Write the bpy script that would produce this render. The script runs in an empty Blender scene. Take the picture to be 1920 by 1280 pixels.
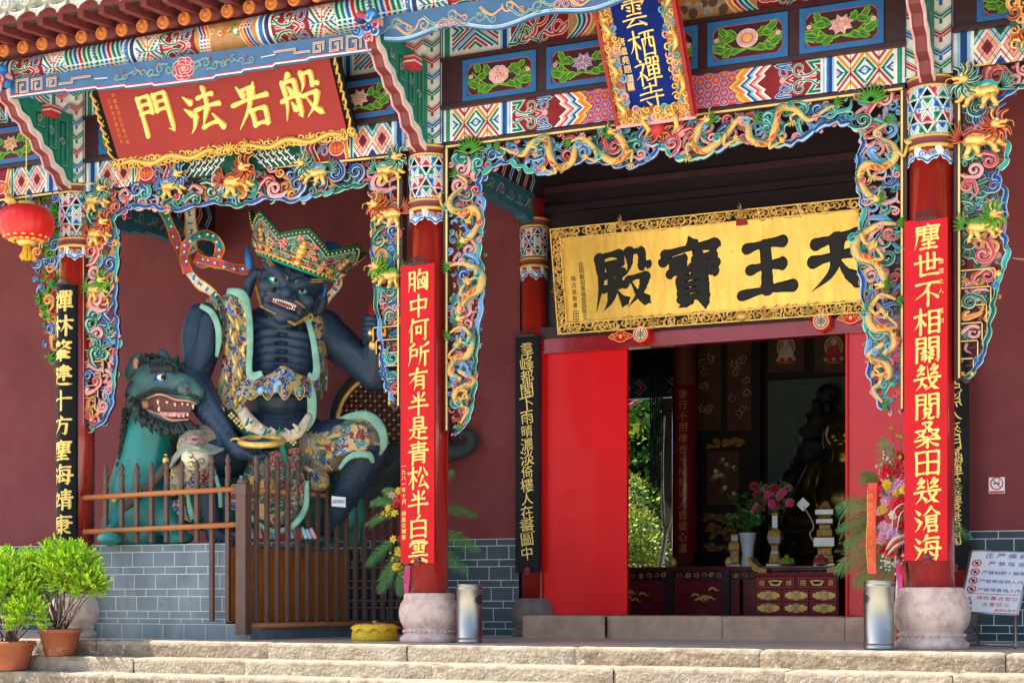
import bpy, bmesh, math, random
import numpy as np
from mathutils import Vector, Matrix
rnd = random.Random(7)
scn = bpy.context.scene
COL = scn.collection
# ---------------------------------------------------------------- camera, sky, sun, exposure
FPX, HOR, TH = 3000.0, 1117.0, math.atan(3000 / 6710)
RX, RY = math.cos(TH), math.sin(TH)
D0 = 16.67
CX = -((805 - 960) / FPX * D0 * RX + D0 * -RY)
CY = -((805 - 960) / FPX * D0 * RY + D0 * RX)
CZ = 86 / FPX * D0
cam = bpy.data.cameras.new('camera'); camo = bpy.data.objects.new('camera', cam); COL.objects.link(camo)
camo.location = (CX, CY, CZ); camo.rotation_euler = (math.radians(90), 0, TH)
cam.sensor_width = 36; cam.lens = FPX / 1920 * 36; cam.shift_y = (HOR - 640) / 1920; cam.clip_end = 2000
scn.camera = camo
w = bpy.data.worlds.new('World'); scn.world = w; w.use_nodes = True
nt = w.node_tree; sky = nt.nodes.new('ShaderNodeTexSky'); sky.sky_type = 'NISHITA'; sky.sun_disc = False
SUN = Vector((-0.50, -0.15, 0.82)).normalized()
EL = math.asin(SUN.z)
sky.sun_elevation = EL; sky.sun_rotation = math.atan2(SUN.x, SUN.y)
sky.air_density = 1.0; sky.dust_density = 2.5; sky.ozone_density = 1.0
nt.links.new(sky.outputs[0], nt.nodes['Background'].inputs[0]); nt.nodes['Background'].inputs[1].default_value = 0.15
sl = bpy.data.lights.new('sun', 'SUN'); sl.energy = 4.5; sl.angle = math.radians(0.5); sl.color = (1, 0.94, 0.84)
so = bpy.data.objects.new('sun', sl); COL.objects.link(so)
so.rotation_euler = (-SUN).to_track_quat('-Z', 'Y').to_euler()
scn.view_settings.view_transform = 'Standard'; scn.view_settings.look = 'None'
scn.view_settings.exposure = 1.25; scn.view_settings.gamma = 1


def at(px, py, Y):
    u = (px - 960) / FPX; dx = -RY + u * RX; dy = RX + u * RY
    t = (Y - CY) / dy
    return Vector((CX + t * dx, Y, CZ - (py - HOR) / FPX * t))


def atx(px, py, X):
    u = (px - 960) / FPX; dx = -RY + u * RX; dy = RX + u * RY
    t = (X - CX) / dx
    return Vector((X, CY + t * dy, CZ - (py - HOR) / FPX * t))


# ---------------------------------------------------------------- materials
MATS = {}


def mat(name, col, rough=.55, metal=0., var=.12, scale=6., bump=0., bscale=40., coat=0., spec=.5):
    m = bpy.data.materials.new(name); m.use_nodes = True; t = m.node_tree; b = t.nodes['Principled BSDF']
    b.inputs['Roughness'].default_value = rough; b.inputs['Metallic'].default_value = metal
    b.inputs['Coat Weight'].default_value = coat; b.inputs['Coat Roughness'].default_value = .08
    b.inputs['Specular IOR Level'].default_value = spec
    tc = t.nodes.new('ShaderNodeTexCoord')
    n = t.nodes.new('ShaderNodeTexNoise'); n.inputs['Scale'].default_value = scale; n.inputs['Detail'].default_value = 5
    t.links.new(tc.outputs['Object'], n.inputs['Vector'])
    r = t.nodes.new('ShaderNodeValToRGB'); r.color_ramp.elements[0].position = .3; r.color_ramp.elements[1].position = .7
    r.color_ramp.elements[0].color = (*[c * (1 - var) for c in col], 1); r.color_ramp.elements[1].color = (*[min(1, c * (1 + var)) for c in col], 1)
    t.links.new(n.outputs[0], r.inputs[0]); t.links.new(r.outputs[0], b.inputs['Base Color'])
    if bump:
        n2 = t.nodes.new('ShaderNodeTexNoise'); n2.inputs['Scale'].default_value = bscale; n2.inputs['Detail'].default_value = 4
        t.links.new(tc.outputs['Object'], n2.inputs['Vector'])
        bp = t.nodes.new('ShaderNodeBump'); bp.inputs['Strength'].default_value = bump; bp.inputs['Distance'].default_value = .02
        t.links.new(n2.outputs[0], bp.inputs['Height']); t.links.new(bp.outputs[0], b.inputs['Normal'])
    MATS[name] = m
    return m


def mix_noise(m, col2, scale, lo, hi, stretch=(1, 1, 1), seed=0.):
    """second colour in patches (stains, wear) over the base colour"""
    t = m.node_tree; b = t.nodes['Principled BSDF']; src = b.inputs['Base Color'].links[0].from_socket
    tc = t.nodes.new('ShaderNodeTexCoord'); mp = t.nodes.new('ShaderNodeMapping'); mp.inputs['Scale'].default_value = stretch
    mp.inputs['Location'].default_value = (seed, seed, seed)
    n = t.nodes.new('ShaderNodeTexNoise'); n.inputs['Scale'].default_value = scale; n.inputs['Detail'].default_value = 8; n.inputs['Roughness'].default_value = .65
    t.links.new(tc.outputs['Object'], mp.inputs[0]); t.links.new(mp.outputs[0], n.inputs['Vector'])
    r = t.nodes.new('ShaderNodeValToRGB'); r.color_ramp.elements[0].position = lo; r.color_ramp.elements[1].position = hi
    t.links.new(n.outputs[0], r.inputs[0])
    mx = t.nodes.new('ShaderNodeMix'); mx.data_type = 'RGBA'
    t.links.new(r.outputs[0], mx.inputs[0]); t.links.new(src, mx.inputs[6]); mx.inputs[7].default_value = (*col2, 1)
    t.links.new(mx.outputs[2], b.inputs['Base Color'])
    return m


P_ = dict(white=(.78, .76, .70), cream=(.72, .62, .44), blue_d=(.012, .045, .19), blue_m=(.025, .17, .52), blue_l=(.25, .50, .74),
          green_d=(.004, .075, .05), green_m=(.015, .24, .16), green_l=(.30, .60, .48), red_d=(.22, .012, .015), red_m=(.56, .05, .06),
          pink=(.74, .34, .34), orange=(.70, .22, .03), yellow=(.75, .50, .08), black=(.008, .008, .009), purple=(.30, .17, .36), tan=(.50, .26, .10),
          teal=(.02, .33, .30), leaf_g=(.05, .24, .02), lime=(.30, .48, .04), sky_m=(.10, .30, .60), belly_red=(.62, .05, .015))
for k, c in P_.items():
    mat('paint_' + k, c, .55, var=.18, scale=9, bump=.10, bscale=60, spec=.3)
mat('gold', (.80, .52, .14), .34, .45, var=.2, scale=14, bump=.35, bscale=90)
mat('gold_paint', (.74, .48, .10), .42, .25, var=.12, scale=10, bump=.15, bscale=50)
mat('gold_letter', (.86, .62, .17), .4, .15, var=.08, scale=10, bump=.1, bscale=50)
mat('gold_old', (.52, .32, .08), .4, .45, var=.35, scale=30, bump=.6, bscale=70)
m = mat('gold_leaf', (.92, .60, .12), .34, .38, var=.10, scale=2.5, bump=.08, bscale=25)
mix_noise(m, (.72, .42, .07), 4, .42, .75, (3, 1, .6)); mix_noise(m, (.50, .29, .055), 11, .58, .76, (1, 1, 3), 4)
mat('maroon_wall', (.162, .026, .030), .8, var=.13, scale=1.3, bump=.16, bscale=120)
mix_noise(MATS['maroon_wall'], (.225, .050, .052), 1.1, .42, .8); mix_noise(MATS['maroon_wall'], (.125, .020, .024), 2.3, .56, .85, (1, 1, .25), 5); mix_noise(MATS['maroon_wall'], (.26, .09, .085), 26, .70, .78, (1, 1, .6), 8)
mat('dark_wood', (.040, .012, .016), .5, var=.2, scale=8, bump=.1)
mat('panel_dark', (.016, .006, .011), .45, var=.2, scale=3, bump=.05)
m = mat('red_lacquer', (.30, .012, .008), .2, var=.18, scale=3, bump=.03, bscale=9, coat=.6)
mix_noise(m, (.37, .025, .008), 3, .5, .85, (1, 1, .15)); mix_noise(m, (.17, .008, .006), 10, .62, .9, (3, 3, .5), 3)
mat('red_door', (.74, .004, .008), .42, var=.06, scale=2, bump=.05, bscale=3.5, coat=.12, spec=.2)
mix_noise(MATS['red_door'], (.62, .006, .010), 4, .6, .8); mix_noise(MATS['red_door'], (.60, .05, .05), 22, .70, .78, (1, 1, .35), 6)
m = mat('red_beam', (.30, .010, .016), .22, var=.12, scale=5, bump=.22, bscale=8, coat=.4)
m = mat('red_leaf', (.62, .010, .022), .26, var=.1, scale=3, bump=.5, bscale=4.5, coat=.3, spec=.35)
mat('red_board', (.54, .007, .013), .5, var=.10, scale=3, bump=.06, spec=.2)
mix_noise(MATS['red_board'], (.44, .006, .012), 4, .5, .85, (6, 1, .35))
m = mat('red_sign', (.30, .009, .005), .6, var=.07, scale=3, bump=.08, bscale=30)
mix_noise(m, (.26, .008, .005), 5, .5, .8, (.3, 1, 4))
mat('black_lacquer', (.008, .010, .011), .45, var=.3, scale=4, bump=.06, bscale=14, spec=.12)
mat('navy', (.004, .016, .15), .6, var=.18, scale=5, bump=.05, spec=.08)
mat('beam_blue', (.055, .15, .30), .5, var=.15, scale=5, bump=.06)
mat('beam_teal', (.025, .12, .17), .55, var=.2, scale=7, bump=.1)
mat('rafter_red', (.165, .030, .032), .6, var=.15, scale=9, bump=.1)
mat('terracotta_disc', (.60, .19, .045), .6, var=.15, scale=20, bump=.2)
m = mat('roof_tile', (.52, .51, .43), .75, var=.3, scale=12, bump=.5, bscale=40)
mix_noise(m, (.24, .27, .21), 9, .48, .72)
m = mat('stone', (.28, .215, .15), .85, var=.25, scale=5, bump=1.0, bscale=26)
mix_noise(m, (.15, .105, .065), 6, .46, .70, (.7, 1, 2.2)); mix_noise(m, (.62, .57, .49), 11, .56, .72, seed=5); mix_noise(m, (.13, .10, .07), 55, .62, .72, seed=9)
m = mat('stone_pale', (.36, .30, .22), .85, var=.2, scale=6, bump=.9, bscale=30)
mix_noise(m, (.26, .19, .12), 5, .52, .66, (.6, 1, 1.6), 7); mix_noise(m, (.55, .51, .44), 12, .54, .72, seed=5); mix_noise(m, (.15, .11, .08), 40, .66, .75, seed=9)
m = mat('stone_lip', (.33, .275, .20), .8, var=.15, scale=7, bump=.5, bscale=30)  # paler tread and lip colour paints in the sunlit edge of the steps
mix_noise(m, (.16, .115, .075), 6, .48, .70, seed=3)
m = mat('stone_floor', (.42, .37, .32), .42, var=.15, scale=3, bump=.1, bscale=30)
mix_noise(m, (.26, .22, .19), 4, .5, .8)
m = mat('pink_granite', (.64, .50, .44), .62, var=.16, scale=7, bump=.3, bscale=70)
mix_noise(m, (.42, .24, .19), 9, .48, .72); mix_noise(m, (.68, .60, .55), 30, .58, .7, seed=4); mix_noise(m, (.20, .12, .10), 45, .64, .74, seed=8)
m = mat('grey_stone', (.17, .145, .125), .75, var=.2, scale=8, bump=.5, bscale=60)
m = mat('sill_stone', (.45, .29, .19), .7, var=.2, scale=4, bump=.25, bscale=40)
mix_noise(m, (.27, .16, .11), 4, .5, .75, (1, 1, .5))
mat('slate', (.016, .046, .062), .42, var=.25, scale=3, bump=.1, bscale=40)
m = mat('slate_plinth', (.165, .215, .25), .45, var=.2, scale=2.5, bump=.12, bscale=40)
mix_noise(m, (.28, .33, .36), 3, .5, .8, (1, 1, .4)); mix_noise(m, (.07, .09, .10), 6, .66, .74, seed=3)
mat('joint', (.62, .66, .66), .7, var=.1)
mat('wood_brown', (.115, .062, .045), .55, var=.15, scale=9, bump=.12)
m = mat('wood_orange', (.47, .165, .045), .42, var=.12, scale=5, bump=.06)
m = mat('wood_board', (.60, .19, .022), .5, var=.15, scale=3, bump=.1)
mix_noise(m, (.36, .095, .010), 6, .45, .75, (3, 3, .3))
mat('steel', (.38, .375, .34), .34, 1., var=.06, scale=10, bump=.04, bscale=8)
mat('steel_dark', (.02, .02, .02), .5)
m = mat('cushion', (.72, .46, .02), .75, var=.1, scale=14, bump=.4, bscale=25)
m = mat('terracotta', (.36, .105, .045), .7, var=.15, scale=7, bump=.2)
mix_noise(m, (.50, .33, .25), 5, .58, .75, seed=2)
mat('mouth_dark', (.13, .025, .02), .5)
mat('ribbon_red', (.72, .07, .02), .4, var=.1)
mat('chest_red', (.25, .008, .018), .5, var=.15, scale=6, spec=.2)
mat('soil', (.05, .03, .02), .9)
m = mat('statue_blue', (.013, .037, .074), .55, var=.2, scale=4, bump=.15, bscale=30)
mix_noise(m, (.050, .062, .072), 5, .52, .8); mix_noise(m, (.10, .10, .095), 18, .64, .78, seed=4); mix_noise(m, (.008, .018, .035), 7, .55, .75, (1, 1, .5), 9)
mat('lion_teal', (.014, .21, .19), .42, var=.22, scale=3, bump=.12, bscale=25)
mix_noise(MATS['lion_teal'], (.08, .44, .40), 2.2, .48, .80, seed=3); mix_noise(MATS['lion_teal'], (.12, .20, .17), 17, .66, .8, seed=6)
mat('lion_head', (.045, .125, .112), .55, var=.25, scale=6, bump=.2)
mix_noise(MATS['lion_head'], (.015, .05, .048), 9, .55, .75, seed=2)
mat('flap_grey', (.27, .34, .27), .65, var=.3, scale=12, bump=.15)
mat('flap_mauve', (.40, .20, .19), .65, var=.3, scale=14, bump=.15)
mat('mane', (.020, .034, .033), .75, var=.3, scale=20, bump=.3)
mat('mint', (.24, .50, .37), .65, var=.22, scale=9, bump=.1)
mix_noise(MATS['mint'], (.20, .30, .22), 14, .58, .8)
mat('flesh', (.58, .26, .18), .5, var=.2)
mat('lantern_red', (.66, .014, .010), .38, var=.08, scale=12, bump=.05)
mat('tassel', (.76, .48, .02), .6, var=.15, scale=30)
mat('sign_white', (.80, .82, .84), .4, var=.03)
mat('ink_blue', (.02, .13, .45), .5); mat('ink_red', (.60, .03, .03), .5)
mat('wine', (.22, .011, .020), .28, var=.15, scale=6, coat=.3)
mat('ceramic', (.62, .70, .76), .25, var=.06)
mat('bark', (.36, .31, .25), .9, var=.3, scale=20, bump=.5)
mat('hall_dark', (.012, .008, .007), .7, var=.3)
mat('hall_panel', (.10, .036, .014), .6, var=.3, scale=9)
mat('bronze', (.20, .13, .028), .3, .8, var=.2)
m = mat('paving', (.64, .57, .46), .8, var=.15, scale=1.5, bump=.3)
for i, c in enumerate([(.26, .50, .012), (.52, .70, .03), (.14, .33, .012)]):
    mat('bush_leaf_%d' % i, c, .55, var=.2, scale=9)
for i, c in enumerate([(.05, .15, .03), (.13, .28, .035), (.30, .42, .05), (.46, .50, .07)]):
    mat('tree_leaf_%d' % i, c, .5, var=.25, scale=4)
mat('palm', (.045, .15, .02), .5, var=.25, scale=9)
for m_ in [k for k in MATS if 'leaf_' in k and k != 'gold_leaf'] + ['palm']:
    b = MATS[m_].node_tree.nodes['Principled BSDF']
    b.inputs['Transmission Weight'].default_value = 0
for k, c in dict(f_pink=(.78, .35, .42), f_purple=(.58, .32, .62), f_red=(.62, .012, .02), f_yellow=(.80, .55, .03), f_white=(.80, .76, .62), f_magenta=(.70, .06, .22)).items():
    mat(k, c, .6, var=.15, scale=20)


def brocade(name, cols, scale, edge=(.70, .68, .58), ew=.06):
    """embroidered cloth: cells of flat colour with pale outlines"""
    m = bpy.data.materials.new(name); m.use_nodes = True; t = m.node_tree; b = t.nodes['Principled BSDF']; b.inputs['Roughness'].default_value = .5
    tc = t.nodes.new('ShaderNodeTexCoord'); nz = t.nodes.new('ShaderNodeTexNoise'); nz.inputs['Scale'].default_value = scale * .7
    mx = t.nodes.new('ShaderNodeMix'); mx.data_type = 'RGBA'; mx.blend_type = 'LINEAR_LIGHT'; mx.inputs[0].default_value = .12
    t.links.new(tc.outputs['Object'], nz.inputs['Vector']); t.links.new(tc.outputs['Object'], mx.inputs[6]); t.links.new(nz.outputs['Color'], mx.inputs[7])
    v = t.nodes.new('ShaderNodeTexVoronoi'); v.inputs['Scale'].default_value = scale
    v2 = t.nodes.new('ShaderNodeTexVoronoi'); v2.feature = 'DISTANCE_TO_EDGE'; v2.inputs['Scale'].default_value = scale
    for q in (v, v2): t.links.new(mx.outputs[2], q.inputs['Vector'])
    sp = t.nodes.new('ShaderNodeSeparateColor'); t.links.new(v.outputs['Color'], sp.inputs[0])
    r = t.nodes.new('ShaderNodeValToRGB'); r.color_ramp.interpolation = 'CONSTANT'
    for i, c in enumerate(cols):
        e = r.color_ramp.elements[i] if i < 2 else r.color_ramp.elements.new(i / len(cols))
        e.position = i / len(cols); e.color = (*c, 1)
    t.links.new(sp.outputs[0], r.inputs[0])
    r2 = t.nodes.new('ShaderNodeValToRGB'); r2.color_ramp.elements[0].position = ew; r2.color_ramp.elements[1].position = ew + .03
    t.links.new(v2.outputs['Distance'], r2.inputs[0])
    m2 = t.nodes.new('ShaderNodeMix'); m2.data_type = 'RGBA'; m2.inputs[6].default_value = (*edge, 1)
    t.links.new(r2.outputs[0], m2.inputs[0]); t.links.new(r.outputs[0], m2.inputs[7]); t.links.new(m2.outputs[2], b.inputs['Base Color'])
    bp = t.nodes.new('ShaderNodeBump'); bp.inputs['Strength'].default_value = .5; bp.inputs['Distance'].default_value = .02; bp.invert = True
    t.links.new(r2.outputs[0], bp.inputs['Height']); t.links.new(bp.outputs[0], b.inputs['Normal'])
    MATS[name] = m


G_ = (.60, .36, .08)
brocade('brocade', [P_['blue_d'], G_, P_['green_d'], P_['red_d'], G_, P_['blue_m'], P_['green_m'], (.10, .07, .05), G_, (.05, .05, .06)], 14, (.48, .46, .38), .04)
brocade('brocade_gold', [G_, (.5, .3, .08), P_['blue_d'], P_['green_d'], G_, P_['red_d']], 10, (.45, .40, .28), .04)
brocade('brocade_green', [P_['green_d'], (.02, .10, .06), P_['red_d'], P_['green_d'], (.02, .16, .10), (.35, .04, .05), (.01, .03, .02)], 13, (.36, .40, .28), .035)
brocade('brocade_grey', [(.30, .27, .18), (.36, .33, .22), (.10, .16, .12), G_, (.24, .23, .17), (.34, .25, .12)], 9, (.16, .15, .11), .03)
brocade('brocade_pink', [(.58, .25, .18), (.62, .30, .22), (.55, .22, .16)], 16, (.25, .05, .05), .12)
brocade('scales', [(.88, .60, .17), (.92, .68, .28), (.82, .52, .13)], 46, (.60, .33, .07), .05)
MATS['scales'].node_tree.nodes['Principled BSDF'].inputs['Metallic'].default_value = .12
MATS['scales'].node_tree.nodes['Principled BSDF'].inputs['Roughness'].default_value = .36
SHORT = {k: 'paint_' + k for k in P_}


def M(n): return MATS[SHORT.get(n, n)]


# ---------------------------------------------------------------- mesh builder
class MB:
    def __init__(s): s.v = []; s.f = []; s.m = []; s.sm = []; s.names = []

    def mi(s, n):
        n = SHORT.get(n, n)
        if n not in s.names: s.names.append(n)
        return s.names.index(n)

    def add(s, vs, fs, mt, smooth=False):
        o = len(s.v); s.v.extend(tuple(q) for q in vs); i = s.mi(mt) if isinstance(mt, str) else None
        for k, f in enumerate(fs):
            s.f.append([o + a for a in f]); s.m.append(i if i is not None else s.mi(mt[k])); s.sm.append(smooth)

    def box(s, x0, x1, y0, y1, z0, z1, mt):
        s.add([(x, y, z) for z in (z0, z1) for y in (y0, y1) for x in (x0, x1)],
              [(0, 2, 3, 1), (4, 5, 7, 6), (0, 1, 5, 4), (2, 6, 7, 3), (0, 4, 6, 2), (1, 3, 7, 5)], mt)

    def obox(s, c, ax, ay, az, mt):  # centre and half axes
        c, ax, ay, az = map(Vector, (c, ax, ay, az))
        s.add([c + ax * i + ay * j + az * k for k in (-1, 1) for j in (-1, 1) for i in (-1, 1)],
              [(0, 2, 3, 1), (4, 5, 7, 6), (0, 1, 5, 4), (2, 6, 7, 3), (0, 4, 6, 2), (1, 3, 7, 5)], mt)

    def lathe(s, prof, c, mt, n=32, axis='z', smooth=True, mts=None):
        c = Vector(c); vs = []; fs = []; ms = []
        for r, z in prof:
            for i in range(n):
                a = 2 * math.pi * i / n; p = (r * math.cos(a), r * math.sin(a), z)
                if axis == 'y': p = (p[0], -z, p[1])
                vs.append(c + Vector(p))
        for j in range(len(prof) - 1):
            for i in range(n):
                fs.append((j * n + i, j * n + (i + 1) % n, (j + 1) * n + (i + 1) % n, (j + 1) * n + i)); ms.append(mts[j] if mts else mt)
        if prof[0][0] > 1e-4: fs.append(tuple(range(n - 1, -1, -1))); ms.append(ms[0])
        if prof[-1][0] > 1e-4: fs.append(tuple((len(prof) - 1) * n + i for i in range(n))); ms.append(ms[-2] if ms else mt)
        s.add(vs, fs, ms, smooth)

    def sphere(s, c, r, mt, n=12, m=8, axes=None):
        c = Vector(c); r = r if isinstance(r, (tuple, list)) else (r, r, r)
        A = axes or (Vector((1, 0, 0)), Vector((0, 1, 0)), Vector((0, 0, 1)))
        vs = [c + A[2] * r[2]]; fs = []
        for j in range(1, m):
            t = math.pi * j / m
            for i in range(n):
                a = 2 * math.pi * i / n
                vs.append(c + A[0] * (r[0] * math.sin(t) * math.cos(a)) + A[1] * (r[1] * math.sin(t) * math.sin(a)) + A[2] * (r[2] * math.cos(t)))
        vs.append(c - A[2] * r[2]); L = len(vs) - 1
        for i in range(n): fs.append((0, 1 + i, 1 + (i + 1) % n)); fs.append((L, L - n + (i + 1) % n, L - n + i))
        for j in range(m - 2):
            for i in range(n):
                a = 1 + j * n + i; b = 1 + j * n + (i + 1) % n; fs.append((a, a + n, b + n, b))
        s.add(vs, fs, mt, True)

    def tube(s, pts, rad, mt, n=8, flat=1., up=None, smooth=True):
        pts = [Vector(p) for p in pts]; N = len(pts)
        rad = rad if isinstance(rad, (list, tuple)) else [rad] * N
        vs = []; fs = []; ref = Vector(up) if up else None
        for k, p in enumerate(pts):
            d = (pts[min(k + 1, N - 1)] - pts[max(k - 1, 0)])
            d = d.normalized() if d.length > 1e-9 else Vector((0, 0, 1))
            if ref is None: ref = Vector((0, 0, 1)) if abs(d.z) < .9 else Vector((1, 0, 0))
            x = ref.cross(d); x = x.normalized() if x.length > 1e-6 else d.orthogonal().normalized()
            y = d.cross(x)
            if not up: ref = y
            for i in range(n):
                a = 2 * math.pi * i / n; vs.append(p + x * (rad[k] * math.cos(a)) + y * (rad[k] * flat * math.sin(a)))
        for k in range(N - 1):
            for i in range(n): fs.append((k * n + i, k * n + (i + 1) % n, (k + 1) * n + (i + 1) % n, (k + 1) * n + i))
        fs.append(tuple(range(n - 1, -1, -1))); fs.append(tuple((N - 1) * n + i for i in range(n)))
        s.add(vs, fs, mt, smooth)

    def prism(s, poly, mp, w0, w1, mt, side=None):
        n = len(poly); vs = [mp(u, v, w0) for u, v in poly] + [mp(u, v, w1) for u, v in poly]
        fs = [tuple(range(n, 2 * n)), tuple(range(n - 1, -1, -1))] + [(i, (i + 1) % n, n + (i + 1) % n, n + i) for i in range(n)]
        s.add(vs, fs, [mt, side or mt] + [side or mt] * n)

    def build(s, name, parent=None, label=None, cat=None, group=None, kind=None, loc=None):
        me = bpy.data.meshes.new(name); me.from_pydata(s.v, [], s.f)
        for n in s.names: me.materials.append(MATS[n])
        me.polygons.foreach_set('material_index', s.m); me.polygons.foreach_set('use_smooth', s.sm)
        bm = bmesh.new(); bm.from_mesh(me); bmesh.ops.recalc_face_normals(bm, faces=bm.faces); bm.to_mesh(me); bm.free()
        o = bpy.data.objects.new(name, me)
        return link(o, parent, label, cat, group, kind)


def link(o, parent=None, label=None, cat=None, group=None, kind=None):
    COL.objects.link(o)
    if parent is not None:
        o.parent = parent
        o.matrix_parent_inverse = Matrix.Translation(-parent.location) if parent.type == 'EMPTY' else Matrix()
    if label: o['label'] = label
    if cat: o['category'] = cat
    if group: o['group'] = group
    if kind: o['kind'] = kind
    return o


def thing(name, label, cat, loc, group=None):
    o = bpy.data.objects.new(name, None); o.location = loc; o.empty_display_size = .1
    return link(o, None, label, cat, group, 'thing' if name in ('hall_column', 'carved_partition', 'shrine_screen') else None)


def spline(pts, n=8):
    """Catmull-Rom through points of any dimension"""
    P = [np.array(p, float) for p in pts]
    if len(P) < 3:
        return [P[0] + (P[-1] - P[0]) * (i / n) for i in range(n + 1)]
    Q = [2 * P[0] - P[1]] + P + [2 * P[-1] - P[-2]]; out = []
    for i in range(1, len(Q) - 2):
        for k in range(n):
            t = k / n; a, b, c, d = Q[i - 1], Q[i], Q[i + 1], Q[i + 2]
            out.append(.5 * (2 * b + (c - a) * t + (2 * a - 5 * b + 4 * c - d) * t * t + (3 * b - a - 3 * c + d) * t ** 3))
    out.append(P[-1]); return out


SCH = dict(blue=['white', 'blue_l', 'blue_m', 'blue_d'], green=['white', 'green_l', 'green_m', 'green_d'], red=['white', 'pink', 'red_m', 'red_d'],
           orange=['white', 'yellow', 'orange', 'orange'], teal=['white', 'green_l', 'teal', 'green_d'], sky=['white', 'blue_l', 'sky_m', 'blue_m'],
           pink=['white', 'pink', 'pink', 'red_m'], purple=['white', 'pink', 'purple', 'blue_d'], flame=['yellow', 'orange', 'red_m', 'red_d'], gold=['gold_paint'] * 4, belly=['yellow', 'orange', 'belly_red', 'belly_red'],
           leaf=['lime', 'leaf_g', 'leaf_g', 'green_d'], lime=['lime', 'lime', 'leaf_g', 'leaf_g'], gilt=['gold'] * 4)


class Paint:
    """flat paintwork laid on a surface: every stroke sits a hair above the one before"""
    def __init__(s, mb, mp, base=.002, step=.00012, sub=0): s.mb = mb; s.mp = mp; s.w = base; s.step = step; s.sub = sub

    def nxt(s): s.w += s.step; return s.w

    def poly(s, pts, mt):
        w = s.nxt(); s.mb.add([s.mp(u, v, w) for u, v in pts], [tuple(range(len(pts)))], mt)

    def rect(s, u0, u1, v0, v1, mt, cut=0., nu=1):
        if cut:
            s.poly([(u0 + cut, v0), (u1 - cut, v0), (u1, v0 + cut), (u1, v1 - cut), (u1 - cut, v1), (u0 + cut, v1), (u0, v1 - cut), (u0, v0 + cut)], mt)
        elif s.sub: s.ribbon([((u0 + u1) / 2, v0), ((u0 + u1) / 2, v1)], abs(u1 - u0), mt)
        else:
            w = s.nxt(); us = [u0 + (u1 - u0) * i / nu for i in range(nu + 1)]
            s.mb.add([s.mp(u, v, w) for u in us for v in (v0, v1)], [(2 * i, 2 * i + 2, 2 * i + 3, 2 * i + 1) for i in range(nu)], mt)

    def ribbon(s, pts, wid, mt, closed=False):
        w = s.nxt(); P = [np.array(p, float) for p in pts]
        if s.sub and not closed and not hasattr(wid, '__len__'):
            Q = [P[0]]
            for a, b in zip(P[:-1], P[1:]):
                k = max(1, int(np.linalg.norm(b - a) / s.sub)); Q += [a + (b - a) * (i + 1) / k for i in range(k)]
            P = Q
        n = len(P); vs = []
        wid = wid if hasattr(wid, '__len__') else [wid] * n
        for i in range(n):
            a = P[i] - P[i - 1] if (i > 0 or closed) else P[1] - P[0]
            b = P[(i + 1) % n] - P[i] if (i < n - 1 or closed) else P[-1] - P[-2]
            a = a / (np.linalg.norm(a) + 1e-12); b = b / (np.linalg.norm(b) + 1e-12); t = a + b
            L = np.linalg.norm(t); t = t / L if L > 1e-6 else a; nn = np.array([-t[1], t[0]]); k = 1 / max(.5, L / 2)
            for sg in (1, -1): q = P[i] + nn * sg * wid[i] * .5 * k; vs.append(s.mp(q[0], q[1], w))
        fs = [(2 * i, 2 * i + 1, (2 * i + 3) % (2 * n), (2 * i + 2) % (2 * n)) for i in range(n if closed else n - 1)]
        s.mb.add(vs, fs, mt)

    def ls(s, pts, wid, sch, closed=False, fr=(1, .76, .5, .2)):
        for c, f in zip(SCH[sch], fr):
            s.ribbon(pts, [q * f for q in wid] if hasattr(wid, '__len__') else wid * f, c, closed)

    def disc(s, u, v, ru, rv, mt, n=16): s.poly([(u + ru * math.cos(2 * math.pi * i / n), v + rv * math.sin(2 * math.pi * i / n)) for i in range(n)], mt)

    def curl(s, u, v, r, a0, sch, turns=1.3, d=1, tail=None, wd=.36):
        n = 18; pts = []
        for i in range(n + 1):
            t = i / n; rr = r * (1 - .82 * t); a = a0 + d * turns * 2 * math.pi * t; pts.append((u + rr * math.cos(a), v + rr * math.sin(a)))
        if tail: pts = spline(list(tail) + [pts[0]], 5)[:-1] + pts
        s.ls(pts, [r * wd * (1 - .5 * i / len(pts)) for i in range(len(pts))], sch)


def relief(mb, mp, pts, wid, h, sch, w0=0.):
    """carved scroll: a rounded ridge, pale edge and dark core"""
    P = [np.array(p, float) for p in pts]; n = len(P); prof = [(-1, -.9), (-.97, .25), (-.80, .50), (-.42, .92), (.42, .92), (.80, .50), (.97, .25), (1, -.9)]
    c = SCH[sch]; band = [c[2], c[0], c[1], c[3] if sch in ('blue', 'green', 'flame') else c[2], c[2], c[0], c[3]]
    vs = []; fs = []; ms = []
    for i in range(n):
        t = P[min(i + 1, n - 1)] - P[max(i - 1, 0)]; t = t / (np.linalg.norm(t) + 1e-12); nn = np.array([-t[1], t[0]])
        for a, hh in prof:
            q = P[i] + nn * a * wid[i] * .5; vs.append(mp(q[0], q[1], w0 + hh * h))
    K = len(prof)
    for i in range(n - 1):
        for j in range(K - 1): fs.append((i * K + j, i * K + j + 1, (i + 1) * K + j + 1, (i + 1) * K + j)); ms.append(band[j])
        fs.append((i * K + K - 1, i * K, (i + 1) * K, (i + 1) * K + K - 1)); ms.append(c[3])
    fs.append(tuple(range(K))); ms.append(c[2]); fs.append(tuple(range((n - 1) * K, n * K))); ms.append(c[2])
    mb.add(vs, fs, ms, True)


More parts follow.
